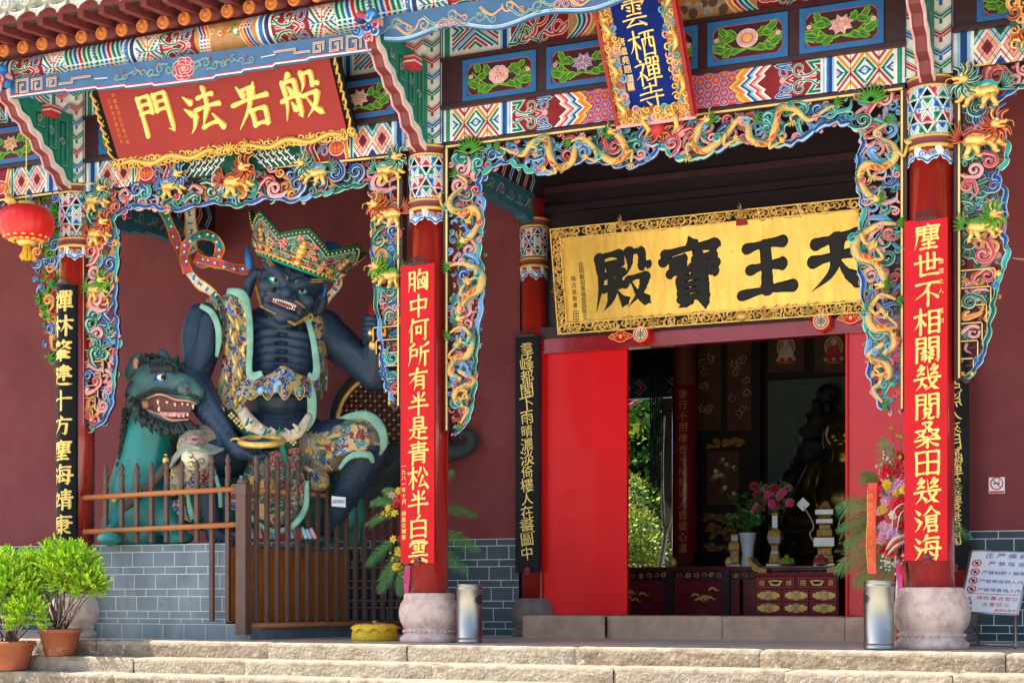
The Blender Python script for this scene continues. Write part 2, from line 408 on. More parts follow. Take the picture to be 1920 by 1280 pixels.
def organic(prims, voxel, smooth=6):
    """closed lumps fused into one continuous skin (voxel remesh + smoothing), returned as a mesh"""
    mb = MB()
    for p in prims:
        if p[0] == 's': mb.sphere(p[1], p[2], 'black', 14, 10, p[3] if len(p) > 3 else None)
        else:
            pts, rad = p[1], p[2]; n = p[3] if len(p) > 3 else 6
            S = spline([list(a) + [r] for a, r in zip(pts, rad)], n)
            for q in S: mb.sphere(q[:3], q[3], 'black', 10, 8)
    me = bpy.data.meshes.new('tmp'); me.from_pydata(mb.v, [], mb.f)
    o = bpy.data.objects.new('tmp', me); COL.objects.link(o)
    r = o.modifiers.new('r', 'REMESH'); r.mode = 'VOXEL'; r.voxel_size = voxel
    if smooth:
        sm = o.modifiers.new('s', 'SMOOTH'); sm.factor = .5; sm.iterations = smooth
    dg = bpy.context.evaluated_depsgraph_get(); dg.update()
    out = bpy.data.meshes.new_from_object(o.evaluated_get(dg))
    bpy.data.objects.remove(o); bpy.data.meshes.remove(me)
    for p in out.polygons: p.use_smooth = True
    return out


def orgobj(name, prims, voxel, mt, parent=None, smooth=6, **k):
    me = organic(prims, voxel, smooth); me.name = name; me.materials.clear(); me.materials.append(M(mt))
    for p in me.polygons: p.material_index = 0
    return link(bpy.data.objects.new(name, me), parent, **k)

# ---------------------------------------------------------------- writing: brush strokes and type
CMP = {
 '口': 'v5,5,8,95 h5,8,95,5 v95,5,90,95 h8,92,92,90', '土': 'h15,35,85,31 v50,0,50,95 h0,96,100,92', '王': 'h16,12,84,9 h20,50,80,47 h2,92,98,88 v50,10,50,90',
 '日': 'v6,4,6,98 h6,5,94,4 v94,4,94,98 h6,48,94,47 h6,94,94,93', '目': 'v4,2,4,98 h4,3,96,2 v96,2,96,98 h4,34,96,33 h4,64,96,63 h4,95,96,94',
 '月': 'p14,4,14,60,0,98 h14,5,86,4 k86,4,86,95,68,88 h14,34,86,33 h14,62,86,61', '木': 'h0,28,100,23 v50,0,50,100 p48,28,35,55,0,80 n54,30,72,50,100,70',
 '氵': 'd15,6,75,24 d0,36,60,52 p95,58,50,85,5,98', '又': 'h8,10,84,6 p84,8,60,55,4,98 n20,18,50,65,98,98', '田': 'v6,6,8,96 h6,8,94,5 v94,5,92,96 h8,48,92,47 v50,6,50,94 h8,92,92,91',
 '雨': 'h18,8,82,6 v8,30,6,52 h8,30,94,28 p94,28,90,40,86,54 v50,8,50,98 d22,48,36,58 d22,74,36,84 d64,48,78,58 d64,74,78,84',
 '云': 'h20,10,80,8 h0,42,100,38 p45,42,30,64,14,86 h14,90,82,84 d68,60,96,98',
 '殳': 'p22,2,22,25,5,42 h22,6,72,4 v72,4,70,30 h70,32,98,30 h10,52,82,49 p82,50,60,75,5,100 n22,55,50,80,100,100',
 '門': 'v8,4,8,98 h8,5,42,4 v42,4,42,44 h8,24,42,23 h8,43,42,42 v58,4,58,44 h58,5,92,4 k92,4,92,97,78,90 h58,24,92,23 h58,43,92,42',
 '青': 'h14,12,86,10 h20,26,80,24 h2,42,98,39 v50,0,50,42 v22,52,20,100 h22,53,80,51 k80,51,80,96,64,92 h22,68,80,67 h22,82,80,81',
 '聿': 'h20,12,80,10 v80,10,80,38 h2,26,98,24 h20,40,80,38 h14,58,86,56 h0,76,100,73 v50,0,50,100',
 '天': 'h14,22,86,16 h8,50,92,45 p50,20,48,50,36,75,4,98 n50,48,62,72,78,86,99,95',
 '寶': 'd50,-2,54,9 v11,17,6,30 h12,18,88,15 p89,15,86,22,80,30 [王16,27,44,50] p62,26,58,31,54,35 h58,33,88,31 h52,43,92,42 v71,32,71,54 v56,46,57,54 h57,55,88,54 [貝24,58,78,100]',
 '貝': 'v15,2,15,75 h15,3,85,3 v85,3,85,75 h15,27,85,27 h15,50,85,50 h15,74,85,74 p35,78,25,90,5,100 n62,78,78,90,98,100',
 '殿': 'h12,8,50,6 v50,6,50,22 h14,22,50,22 p12,8,12,50,0,98 h20,40,54,38 v30,26,30,60 v44,26,44,60 h16,62,58,59 p32,68,26,84,14,98 n42,68,48,80,60,94 [殳57,4,102,98]',
 '般': 'p30,0,22,8,18,14 p11,16,11,60,0,98 h11,17,42,15 k42,15,42,94,32,88 d24,26,30,40 h0,54,50,48 d24,60,30,76 [殳54,2,102,100]',
 '若': 'd22,4,34,26 d70,2,58,26 h30,16,66,12 h2,42,98,34 p54,16,44,52,4,98 [口44,60,86,98]', '法': '[氵0,4,26,98] h44,20,86,17 v64,0,64,44 h30,46,100,42 p62,46,50,66,40,84 h40,88,86,82 d74,62,94,96',
 '栖': '[木0,0,42,100] h44,12,100,9 v52,34,53,96 h52,35,94,33 v94,33,93,96 h53,92,93,91 p66,12,64,40,60,62 c80,12,80,60,92,62', '禪': 'd18,0,26,12 h4,26,38,22 p36,24,22,56,0,76 v20,50,20,100 d26,56,40,74 [口46,2,66,24] [口76,2,96,24] v52,32,52,66 h52,33,92,31 v92,31,92,66 h52,49,92,48 h52,65,92,64 h42,82,100,79 v72,32,72,100',
 '寺': 'h24,14,76,11 v50,0,50,36 h4,38,96,33 h2,58,98,54 k70,44,70,96,52,86 d26,66,42,84', '雲': '[雨2,0,98,46] [云4,50,96,100]',
 '胸': '[月0,4,36,100] p57,0,50,22,40,40 h54,20,95,17 k95,17,94,94,82,88 p76,34,68,52,56,68 d58,40,76,68 v49,44,49,82 h49,82,84,80 v84,40,84,82', '中': 'v10,28,14,66 h10,29,90,26 v90,26,84,64 h12,64,88,62 v50,2,50,100',
 '何': 'p22,0,14,30,0,55 v14,36,14,100 h30,12,100,8 [口38,34,64,66] k86,10,86,97,72,88', '所': 'p28,0,18,8,10,13 h10,28,42,26 v42,26,40,54 h10,54,42,52 p9,14,9,60,0,98 p100,0,80,12,64,16 p63,16,62,60,52,98 h62,42,102,38 v84,40,84,100',
 '有': 'h6,24,94,19 p46,0,34,35,4,66 [月28,36,84,100]', '半': 'd22,8,36,26 p78,4,70,16,62,26 h18,38,82,35 h2,64,98,60 v50,0,50,100', '是': '[日24,0,76,42] h8,54,92,51 v52,54,52,86 h52,70,84,68 p28,64,22,80,2,98 n20,80,50,94,102,97',
 '松': '[木0,0,44,100] p62,6,56,28,46,48 n76,2,86,26,100,46 p72,44,64,66,54,86 h56,88,90,84 d80,66,98,98', '白': 'p56,0,46,12,36,22 v14,24,14,98 h14,26,86,24 v86,24,86,98 h14,58,86,57 h14,92,86,91',
 '塵': 'd50,-2,54,7 h8,13,96,11 p10,14,10,55,0,98 h20,25,90,23 v38,14,38,38 v64,14,64,38 v88,24,86,38 h20,38,88,37 v36,44,36,64 h36,53,54,51 h30,64,54,62 v64,44,64,64 h64,53,88,50 h64,64,92,62 [土24,70,86,98]',
 '世': 'h2,40,98,34 v22,12,24,90 v50,4,50,68 v76,6,76,66 h50,67,76,65 h24,90,92,88', '不': 'h6,14,94,10 p58,14,40,45,2,72 v52,36,52,100 n56,46,74,56,97,74', '相': '[木0,0,46,100] [目56,10,96,98]',
 '關': '[門0,0,100,100] p38,48,32,56,28,62 h28,62,44,60 p44,56,36,68,30,74 h30,76,46,72 p66,48,60,56,56,62 h56,62,72,60 p72,56,64,68,58,74 h58,76,74,72 p44,80,42,92,36,98 v58,80,58,98 h30,86,70,84', '閱': '[門0,0,100,100] d38,50,44,58 p64,48,60,54,56,60 [口37,61,64,77] p45,79,40,92,30,98 c57,79,57,97,74,96',
 '幾': 'p26,0,20,8,14,14 h14,16,34,14 p36,8,24,24,12,34 h12,36,36,32 p76,0,70,8,64,14 h64,16,84,14 p88,8,76,24,64,34 h64,36,88,32 h0,54,100,47 n50,2,56,50,74,84,98,96 p84,58,62,84,40,98 p30,50,24,75,4,98 d28,66,44,84',
 '桑': '[又28,0,72,34] [又2,32,46,62] [又54,32,98,62] h2,72,98,68 v50,60,50,100 p48,72,30,86,4,98 n54,72,72,86,98,96', '滄': '[氵0,4,26,98] p64,0,50,20,30,34 n66,2,82,20,102,32 h48,38,84,36 v84,36,82,64 h48,50,84,49 h48,62,84,61 p46,38,46,70,32,94 [口52,74,88,98]',
 '海': '[氵0,4,26,98] p48,0,40,16,28,26 h44,14,94,11 v46,28,40,84 h46,29,90,27 k90,27,84,98,70,90 h28,56,102,53 h40,82,90,80 d60,36,68,48 d58,62,66,74', '林': '[木0,0,46,100] [木50,0,102,100]',
 '肇': 'p26,0,20,4,14,7 h10,11,42,9 v42,9,40,22 h12,22,40,22 p10,9,8,26,0,42 p66,0,60,10,54,16 h58,12,96,9 p88,10,74,28,52,42 n62,18,78,32,98,42 [聿10,46,90,100]', '建': '[聿36,0,96,74] h4,14,26,12 p26,12,20,26,10,36 h10,38,28,36 p28,36,20,64,0,96 n6,62,36,90,102,95',
 '十': 'h4,44,96,39 v50,2,50,100', '方': 'd48,0,56,14 h4,26,96,22 h40,46,80,44 k80,44,74,96,56,88 p44,26,38,60,4,98', '靖': 'd20,8,22,20 h3,28,42,25 d10,38,16,66 p34,34,32,52,26,68 h0,82,44,76 [青48,0,102,100]',
 '康': 'd48,-2,54,9 h10,16,96,12 p12,16,12,60,0,98 h26,32,82,30 v82,30,82,56 h18,44,98,42 h26,56,82,55 k54,22,54,98,42,92 d24,66,38,76 p44,76,34,86,20,94 p82,64,74,70,66,76 n58,66,76,86,98,94'}


def strokes(ch, x0=0., y0=0., x1=100., y1=100.):
    out = []
    for tk in CMP[ch].split():
        if tk[0] == '[':
            a = [float(q) for q in tk[2:-1].split(',')]; sx, sy = (x1 - x0) / 100, (y1 - y0) / 100
            out += strokes(tk[1], x0 + a[0] * sx, y0 + a[1] * sy, x0 + a[2] * sx, y0 + a[3] * sy)
        else:
            a = [float(q) for q in tk[1:].split(',')]
            out.append((tk[0], [(x0 + a[i] * (x1 - x0) / 100, y0 + a[i + 1] * (y1 - y0) / 100) for i in range(0, len(a), 2)]))
    return out


def brush(mb, mp, ch, u, v, s, mt, wt=10., h=.004, rise=.012, rough=0., flow=1.25):
    """character ch in a box of size s centred on (u, v); v up"""
    for k, (kd, pts) in enumerate(strokes(ch)):
        S = spline(pts, 7 if len(pts) > 2 else 10) if kd != 'k' else [np.array(pts[0]) + (np.array(pts[1]) - np.array(pts[0])) * i / 9 for i in range(10)] + [np.array(pts[2])]
        n = len(S); seg = [0.]
        if kd in 'hv': S = [p_ + np.array((1.2 if kd == 'v' else 0, -2.2 if kd == 'h' else 0)) * math.sin(math.pi * i / (n - 1)) for i, p_ in enumerate(S)]
        for i in range(1, n): seg.append(seg[-1] + np.linalg.norm(S[i] - S[i - 1]))
        L = seg[-1]; W = []
        for i in range(n):
            t = seg[i] / L
            if kd == 'h': q = .78 + .42 * abs(t - .45) ** 1.5 * 2
            elif kd == 'v': q = 1.12 - .12 * math.sin(t * math.pi)
            elif kd == 'p': q = 1.15 * (1 - t) ** .7 + .12
            elif kd == 'n': q = .35 + 1.15 * t if t < .82 else 1.29 * (1 - t) / .18 + .08
            elif kd == 'd': q = .45 + .95 * t
            elif kd == 'k': q = 1.08 if i < n - 2 else (.9 if i == n - 2 else .1)
            else: q = 1.
            q = q ** flow; W.append(q * wt * (1 + rough * rnd.uniform(-1, 1)))
        # rounded ends
        a = (S[0] - S[1]) / (np.linalg.norm(S[0] - S[1]) + 1e-9); b = (S[-1] - S[-2]) / (np.linalg.norm(S[-1] - S[-2]) + 1e-9)
        Q = [S[0] + a * W[0] * .42, S[0] + a * W[0] * .26] + S + [S[-1] + b * W[-1] * .22, S[-1] + b * W[-1] * .36]
        W = [W[0] * .3, W[0] * .8] + W + [W[-1] * .75, W[-1] * .3]
        hh = h + k * .00025; vs = []; fs = []; N = len(Q)
        for i in range(N):
            t = Q[min(i + 1, N - 1)] - Q[max(i - 1, 0)]; t = t / (np.linalg.norm(t) + 1e-9); nn = np.array([-t[1], t[0]])
            for o_, hz in ((-1, 0), (-.72, hh), (.72, hh), (1, 0)):
                q = Q[i] + nn * o_ * W[i] * .5; q0, q1 = q[0] - 50, 50 - q[1]
                vs.append(mp(u + q0 * s / 100, v + (q1 + q0 * rise * 5) * s / 100, .0015 + hz))
        for i in range(N - 1):
            for j in range(3): fs.append((i * 4 + j, i * 4 + j + 1, i * 4 + 5 + j, i * 4 + 4 + j))
        fs += [(0, 1, 2, 3), tuple(range(N * 4 - 4, N * 4))]
        mb.add(vs, fs, mt)


GLY = {}


def glyph(ch):
    if ch not in GLY:
        c = bpy.data.curves.new('t', 'FONT'); c.body = ch; c.size = 1; c.resolution_u = 4
        o = bpy.data.objects.new('t', c); me = bpy.data.meshes.new_from_object(o)
        V = [(q.co.x, q.co.y) for q in me.vertices]; F = [tuple(p.vertices) for p in me.polygons]
        bpy.data.objects.remove(o); bpy.data.curves.remove(c); bpy.data.meshes.remove(me)
        if V:
            xs = [q[0] for q in V]; ys = [q[1] for q in V]
            GLY[ch] = (V, F, (min(xs) + max(xs)) / 2, (min(ys) + max(ys)) / 2, max(max(xs) - min(xs), max(ys) - min(ys)), max(xs) - min(xs))
        else: GLY[ch] = None
    return GLY[ch]


def put(mb, mp, ch, u, v, s, mt, w=.003, tilt=0.06, wob=0., fit=True, slant=0.):
    g = glyph(ch)
    if not g: return
    V, F, cx, cy, sz, _ = g; k = s / (max(sz, .55) if fit else 1.)
    mb.add([mp(u + ((x - cx) + slant * (y - cy)) * k, v + ((y - cy) + (x - cx) * tilt + wob * math.sin(x * 9 + y * 7) * .03) * k, w) for x, y in V], F, mt)


def column_text(mb, mp, txt, u, v0, v1, s, mt, w=.003, **k):
    n = len(txt)
    for i, ch in enumerate(txt): put(mb, mp, ch, u, v0 + (v1 - v0) * (i + .5) / n, s, mt, w, **k)


def row_text(mb, mp, txt, u0, u1, v, s, mt, w=.003, **k):
    n = len(txt)
    for i, ch in enumerate(txt): put(mb, mp, ch, u0 + (u1 - u0) * (i + .5) / n, v, s, mt, w, tilt=0, **k)


def front(Y): return lambda u, v, w_: (u, Y - w_, v)

# ---------------------------------------------------------------- ground, terrace, steps
g = MB(); g.box(-60, 70, -90, 60, -1.3, -1.25, 'paving'); g.build('ground', kind='structure')
TX0, TX1 = -13., 15.
ZS = [0, -.165, -.315, -.46, -.61, -.76, -.91, -1.06]
YS = [-.9, -1.24, -1.58, -1.92, -2.26, -2.60, -2.94, -3.28]
g = MB(); g.box(TX0, TX1, -.62, 9.6, -1.25, 0, 'stone_floor'); g.build('terrace_floor', kind='structure')


def rough_block(mb, x0, x1, y0, y1, z0, z1, mt, r=.012, cell=.055, lip=False):
    """worn stone block: front and top as a finely divided, dented sheet"""
    nx = max(2, int((x1 - x0) / cell)); V = []; prof = [(y1, z1)]
    ky = max(2, int((y1 - y0) / .11)); kz = max(3, int((z1 - z0) / .035))
    prof = [(y1 - (y1 - y0 - .012) * j / ky, z1) for j in range(ky + 1)] + [(y0, z1 - .012 - (z1 - .012 - z0) * j / kz) for j in range(kz + 1)]
    for i in range(nx + 1):
        x = x0 + (x1 - x0) * i / nx; e = .012 if i in (0, nx) else 0
        for j, (y, z) in enumerate(prof):
            top = j <= ky; edge = 1.0 if j in (ky, ky + 1) else .55
            a = rnd.uniform(-1, 1) * r * edge
            V.append((x, y + (e if not top else 0) + (a if not top else 0), z - (e if top else 0) + (a * .5 - .3 * r * (edge == 1) if top else 0)))
    K = len(prof)
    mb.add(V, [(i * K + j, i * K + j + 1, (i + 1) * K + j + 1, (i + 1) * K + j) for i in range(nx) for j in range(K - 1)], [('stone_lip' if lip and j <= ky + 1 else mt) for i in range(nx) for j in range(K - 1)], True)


g = MB()
for k in range(len(ZS)):
    x = TX0; y1 = YS[k - 1] + .03 if k else -.60
    while x < TX1:
        L = rnd.uniform(1.3, 2.4); d = rnd.uniform(-.008, .008)
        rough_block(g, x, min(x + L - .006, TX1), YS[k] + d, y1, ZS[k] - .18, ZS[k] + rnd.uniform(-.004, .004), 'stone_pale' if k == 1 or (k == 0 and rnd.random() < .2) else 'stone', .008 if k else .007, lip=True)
        x += L
g.build('stone_steps', kind='structure')

# ---------------------------------------------------------------- the temple hall (one building, parts and sub-parts)
XL, XM, XR = -4.57, 0.0, 5.13
T = thing('temple_hall', 'painted temple hall with red columns, carved eaves and open red doorway', 'temple', (0, 2.7, 0))

# --- walls
YW = 2.7
wb = MB()
wb.box(TX0, -.16, YW, YW + .25, 0, 7.2, 'maroon_wall'); wb.box(5.0, TX1, YW, YW + .25, 0, 7.2, 'maroon_wall')
wall = wb.build('wall', T)
wb = MB(); wb.box(-.16, 5.0, YW + .03, YW + .2, 3.66, 7.2, 'panel_dark'); wb.box(.16, 4.97, YW - .06, YW + .03, 5.02, 5.10, 'panel_dark')
wb.box(.16, 4.97, YW - .03, YW + .03, 5.26, 5.34, 'dark_wood')
wb.build('overdoor_panel', T, 'dark wooden panel above the red doorway')


def dado(mb, mp, u0, u1, H, mt, scale=1., seed=0, thick=True):
    """slate courses with white joints, tall and short by turns"""
    p = Paint(mb, mp, .001, .00002); v = H; k = 0; j = .0065
    while v > .01:
        h = (.165 if k % 2 == 1 else .085) * scale; h = min(h, v); L = .29 * scale; j = .0085; off = (seed * .37 + k * .145 * 1.1) % L
        p.ribbon([(u0, v - h), (u1, v - h)], j, 'joint')
        u = u0 + off
        while u < u1: p.ribbon([(u, v - h), (u, v)], j, 'joint'); u += L
        v -= h; k += 1
    p.ribbon([(u0, H - .004), (u1, H - .004)], j, 'joint')


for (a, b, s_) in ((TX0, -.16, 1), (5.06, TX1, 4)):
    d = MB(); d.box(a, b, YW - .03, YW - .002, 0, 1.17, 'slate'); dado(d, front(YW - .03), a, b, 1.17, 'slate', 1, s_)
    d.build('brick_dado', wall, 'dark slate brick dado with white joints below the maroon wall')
# interior of the hall
hb = MB(); hb.box(TX0 + .2, TX1 - .2, YW + .25, 9.4, .0, .004, 'hall_dark'); hb.build('hall_floor_dimmer', kind='structure')  # unseen dark sheet added over the floor to cut bounced light inside
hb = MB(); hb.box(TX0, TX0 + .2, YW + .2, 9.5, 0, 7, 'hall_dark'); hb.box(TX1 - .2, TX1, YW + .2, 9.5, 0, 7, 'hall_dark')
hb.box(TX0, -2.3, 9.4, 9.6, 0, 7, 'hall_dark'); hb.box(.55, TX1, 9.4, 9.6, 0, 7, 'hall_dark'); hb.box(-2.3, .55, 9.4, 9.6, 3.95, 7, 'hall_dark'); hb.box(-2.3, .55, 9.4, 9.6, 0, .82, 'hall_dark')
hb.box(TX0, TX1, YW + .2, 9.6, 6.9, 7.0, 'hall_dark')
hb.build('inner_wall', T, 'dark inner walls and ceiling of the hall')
db = MB(); db.box(-1.9, .54, 9.2, 9.36, 3.62, 3.95, 'beam_teal'); p = Paint(db, front(9.2))
for i in range(9):
    u = -1.8 + i * .27; p.ls([(u, 3.68), (u + .12, 3.78), (u, 3.9)], .07, ('blue', 'red')[i % 2])
db.build('back_beam', T)

# --- columns
PAL = ['pink', 'green_l', 'blue_l']


def collar(mb, cx, cy, r, z0, z1, seed=0):
    """painted sleeve: brown and gold bands, geometric field, cloud lobes hanging below"""
    def mp(u, v, w_): a = u / r - math.pi / 2; return (cx + (r + w_) * math.cos(a), cy + (r + w_) * math.sin(a), v)
    H = z1 - z0
    mb.lathe([(r + .012, z1), (r + .020, z1 - .012), (r + .020, z1 - .022), (r + .013, z1 - .028), (r + .013, z1 - .09), (r + .02, z1 - .095), (r + .02, z1 - .105), (r + .012, z1 - .115)], (cx, cy, 0), 'gold_paint', 40,
             mts=['gold_paint', 'gold_paint', 'wood_board', 'rafter_red', 'gold_paint', 'gold_paint', 'gold_paint'])
    zb = z0 + .16
    mb.lathe([(r + .012, zb + .115), (r + .02, zb + .105), (r + .02, zb + .095), (r + .013, zb + .088), (r + .013, zb + .03), (r + .02, zb + .022), (r + .02, zb + .008), (r + .004, zb)], (cx, cy, 0), 'gold_paint', 40,
             mts=['gold_paint', 'gold_paint', 'wood_board', 'rafter_red', 'gold_paint', 'gold_paint', 'gold_paint'])
    a, b = zb + .115, z1 - .115
    mb.lathe([(r + .004, b), (r + .004, a)], (cx, cy, 0), 'black', 40)
    p = Paint(mb, lambda u, v, w_: mp(u, v, w_ + .0065), .001, .00004); C = 2 * math.pi * r; n = 5; W = C / n; hx = W / math.sqrt(3)
    cl = lambda q: (q[0], min(max(q[1], a), b))
    for j in range(-1, 4):
        for i in range(n):
            u0 = (i + .5 * (j % 2) + .25 * seed) * W; v0 = a + (b - a) * .5 + (j - 1) * hx * 1.5
            for k in range(6):
                t0, t1 = math.pi / 2 + k * math.pi / 3 - math.pi / 6, math.pi / 2 + k * math.pi / 3 + math.pi / 6
                c0 = np.array((u0, v0)); A = c0 + hx * np.array((math.cos(t0), math.sin(t0))); B = c0 + hx * np.array((math.cos(t1), math.sin(t1))); G = (c0 + A + B) / 3
                if G[1] < a - .02 or G[1] > b + .02: continue
                sc = SCH[('red', 'green', 'blue', 'green', 'blue', 'red')[(k + j + seed) % 6]]; s2 = SCH[('blue', 'red', 'green')[(k + j) % 3]]
                for q, c in ((.98, 'black'), (.93, sc[0]), (.72, sc[1]), (.52, sc[2]), (.30, sc[3])): 
                    P3 = [cl(G + (z - G) * q) for z in (c0, (c0 + A) / 2, A, (A + B) / 2, B, (c0 + B) / 2)]
                    if max(z[1] for z in P3) - min(z[1] for z in P3) > .004: p.poly(P3, c)
                for q in (.62, .80): p.ribbon([cl(c0 + (A - c0) * q), cl(c0 + (A + B - 2 * c0) * .5 * (q - .22)), cl(c0 + (B - c0) * q)], .014 * q, ('white', s2[2])[q > .7])
    # cloud lobes
    p = Paint(mb, mp, .009, .0001); n = 6
    for i in range(n):
        u = (i + .5 + .25 * seed) * C / n; hw = C / n * .5; top = zb + .01; bot = z0
        P0 = [(u - hw, top), (u - hw, bot + .09)] + [(q[0], q[1]) for q in spline([(u - hw, bot + .09), (u - hw * .75, bot + .045), (u - hw * .4, bot + .04), (u, bot), (u + hw * .4, bot + .04), (u + hw * .75, bot + .045), (u + hw, bot + .09)], 4)] + [(u + hw, top)]
        p.poly(P0[::-1], 'white')
        for sg in (-1, 1):
            p.curl(u + sg * hw * .45, bot + .092, .036, math.pi / 2 * (1 + sg) + .4 * sg, 'blue', 1.2, -sg, wd=.6)
        p.ls(spline([(u - hw * .85, bot + .07), (u - hw * .4, bot + .055), (u, bot + .025), (u + hw * .4, bot + .055), (u + hw * .85, bot + .07)], 4), .03, 'blue')
        p.disc(u, bot + .105, .012, .014, 'red_m')


def pedestal(cx, cy, k, mt, parent):
    b = MB()
    pr = [(.30, 0), (.315, .01), (.315, .055), (.29, .07), (.275, .085), (.268, .10), (.270, .135), (.262, .145), (.285, .17), (.312, .22), (.326, .29), (.325, .35), (.305, .42), (.278, .455), (.272, .465), (.275, .475), (.272, .51), (.255, .525), (.18, .527)]
    pr = [(r * k, z * k) for r, z in pr]
    b.lathe(pr, (cx, cy, 0), mt, 56)
    for i, v in enumerate(b.v): b.v[i] = (v[0] + rnd.uniform(-.002, .002), v[1] + rnd.uniform(-.002, .002), v[2])
    # carved petals at the foot
    n = 30
    for i in range(n):
        a = 2 * math.pi * i / n; c, s = math.cos(a), math.sin(a); R = .274 * k
        b.sphere((cx + R * c, cy + R * s, .118 * k), .017 * k, mt, 8, 6)
    b.build('stone_base', parent)
    return pr[-1][1]


for i, (cx, cy, r, zc, zb, k, mt, ztop) in enumerate([(XL, 0, .195, 5.21, 4.32, .97, 'pink_granite', 5.2), (XM, 0, .198, 5.13, 4.30, .97, 'pink_granite', 5.12), (XR, 0, .203, 5.17, 4.36, 1.06, 'pink_granite', 5.16),
                                            (XM + .03, YW, .155, 4.97, 4.22, .86, 'grey_stone', 5.2), (4.90, YW, .155, 4.97, 4.22, .86, 'grey_stone', 5.2)]):
    c = MB(); c.lathe([(r, .5 * k), (r, 2.5), (r * .985, ztop)], (cx, cy, 0), 'red_lacquer', 48)
    co = c.build('column', T, 'glossy red lacquered column on a bulging stone base')
    pedestal(cx, cy, k, mt, co)
    q = MB(); collar(q, cx, cy, r, zb, zc, i % 3); q.build('painted_collar', co)

# --- painted beams
YB = -.10
SC3 = ('blue', 'red', 'green', 'orange')


def xcell(p, u0, u1, v0, v1, a='orange', b='green'):
    p.rect(u0, u1, v0, v1, 'white'); uc, vc = (u0 + u1) / 2, (v0 + v1) / 2; W, H = (u1 - u0) / 2, (v1 - v0) / 2; t = .040
    for sg, s1 in ((1, a), (-1, 'red')):
        for q, sc in ((.92, s1), (.45, 'red' if s1 == 'orange' else 'orange')):
            p.ls([(uc - W * q, vc + sg * H), (uc, vc + sg * H * (1 - q)), (uc + W * q, vc + sg * H)], t, sc)
    for sg in (1, -1):
        p.ls([(uc + sg * W, vc + H * .72), (uc + sg * W * .25, vc), (uc + sg * W, vc - H * .72)], t, b)
        p.ls([(uc + sg * W, vc + H * .25), (uc + sg * W * .6, vc), (uc + sg * W, vc - H * .25)], t * .8, 'blue')
    p.ribbon([(uc, v0), (uc, v1)], .005, 'black'); p.ribbon([(u0, vc), (u1, vc)], .005, 'black')


def stripes(p, u, v0, v1, seq):
    for c, w_ in seq: p.rect(u, u + w_, v0, v1, c); u += w_
    return u


def chevron(p, u, v0, v1, dep, cols, wd, d=1):
    vc = (v0 + v1) / 2
    for i, c in enumerate(cols):
        uu = u + i * wd * d
        p.poly([(uu, v0), (uu + dep * d * .55, v0 + (vc - v0) * .45), (uu + dep * d * .4, v0 + (vc - v0) * .6), (uu + dep * d, vc), (uu + dep * d * .4, v1 - (v1 - vc) * .6), (uu + dep * d * .55, v1 - (v1 - vc) * .45), (uu, v1),
                (uu + wd * d * 1.02, v1), (uu + wd * d + dep * d * .55, v1 - (v1 - vc) * .45), (uu + wd * d + dep * d * .4, v1 - (v1 - vc) * .6), (uu + wd * d + dep * d, vc), (uu + wd * d + dep * d * .4, v0 + (vc - v0) * .6), (uu + wd * d + dep * d * .55, v0 + (vc - v0) * .45), (uu + wd * d * 1.02, v0)], c)


def hexes(p, u0, u1, v0, v1, s=.052):
    p.rect(u0, u1, v0, v1, 'red_m'); i = 0; u = u0 + s * .6
    while u < u1 - s * .3:
        v = v0 + s * (.6 if i % 2 else 1.4)
        while v < v1 - s * .3:
            H6 = [(u + s * .98 * math.cos(k * math.pi / 3), v + s * .98 * math.sin(k * math.pi / 3)) for k in range(6)]
            H6 = [(a, min(max(b, v0), v1)) for a, b in H6]
            p.ribbon(H6, s * .20, 'purple', True); p.ribbon(H6, s * .07, 'blue_l', True)
            if (i + int(v / s)) % 2:
                for k in range(6):
                    a = k * math.pi / 3; p.disc(u + s * .34 * math.cos(a), v + s * .34 * math.sin(a), s * .15, s * .15, 'orange', 6)
                p.disc(u, v, s * .14, s * .14, 'yellow', 6)
            else:
                p.ribbon(spline([(u - s * .4, v - s * .2), (u - s * .1, v + s * .3), (u + s * .1, v - s * .3), (u + s * .4, v + s * .2)], 3), s * .14, 'blue_l')
            v += s * 1.72
        u += s * 1.5; i += 1


def ruyi(p, u, v0, v1, L, fl=1, cols=('blue', 'green', 'red')):
    """scrolling cloud heads on dark red"""
    vc = (v0 + v1) / 2; H = (v1 - v0) / 2
    p.rect(min(u, u + L * fl), max(u, u + L * fl), v0, v1, 'red_d')
    for sg in (1, -1):
        c = cols[0] if sg > 0 else cols[1]
        p.ls([(u, vc + sg * H * .85), (u + .10 * fl, vc + sg * H * .85), (u + .02 * fl, vc + sg * H * .2)], .05, cols[1])
        p.ls([(u + .04 * fl, vc + sg * .01), (u + .15 * fl, vc + sg * .012), (u + .20 * fl, vc + sg * H * .4)], .045, cols[2])
        p.curl(u + .20 * fl, vc + sg * H * .55, H * .42, -math.pi / 2 * sg, cols[1], 1.25, sg * fl, [(u + .02 * fl, vc + sg * H * .5), (u + .1 * fl, vc + sg * H * .18)], .40)
        p.curl(u + .34 * fl, vc + sg * H * .45, H * .42, math.pi / 2 * (1 + fl) - .3, cols[0], 1.2, -sg * fl, [(u + .27 * fl, vc + sg * H * .95), (u + .42 * fl, vc + sg * H * .9)], .42)
    p.ls(spline([(u + .26 * fl, vc - H * .2), (u + .32 * fl, vc), (u + .26 * fl, vc + H * .2)], 4), .04, cols[2])
    p.disc(u + .36 * fl, vc, .03, .03, 'pink', 8)


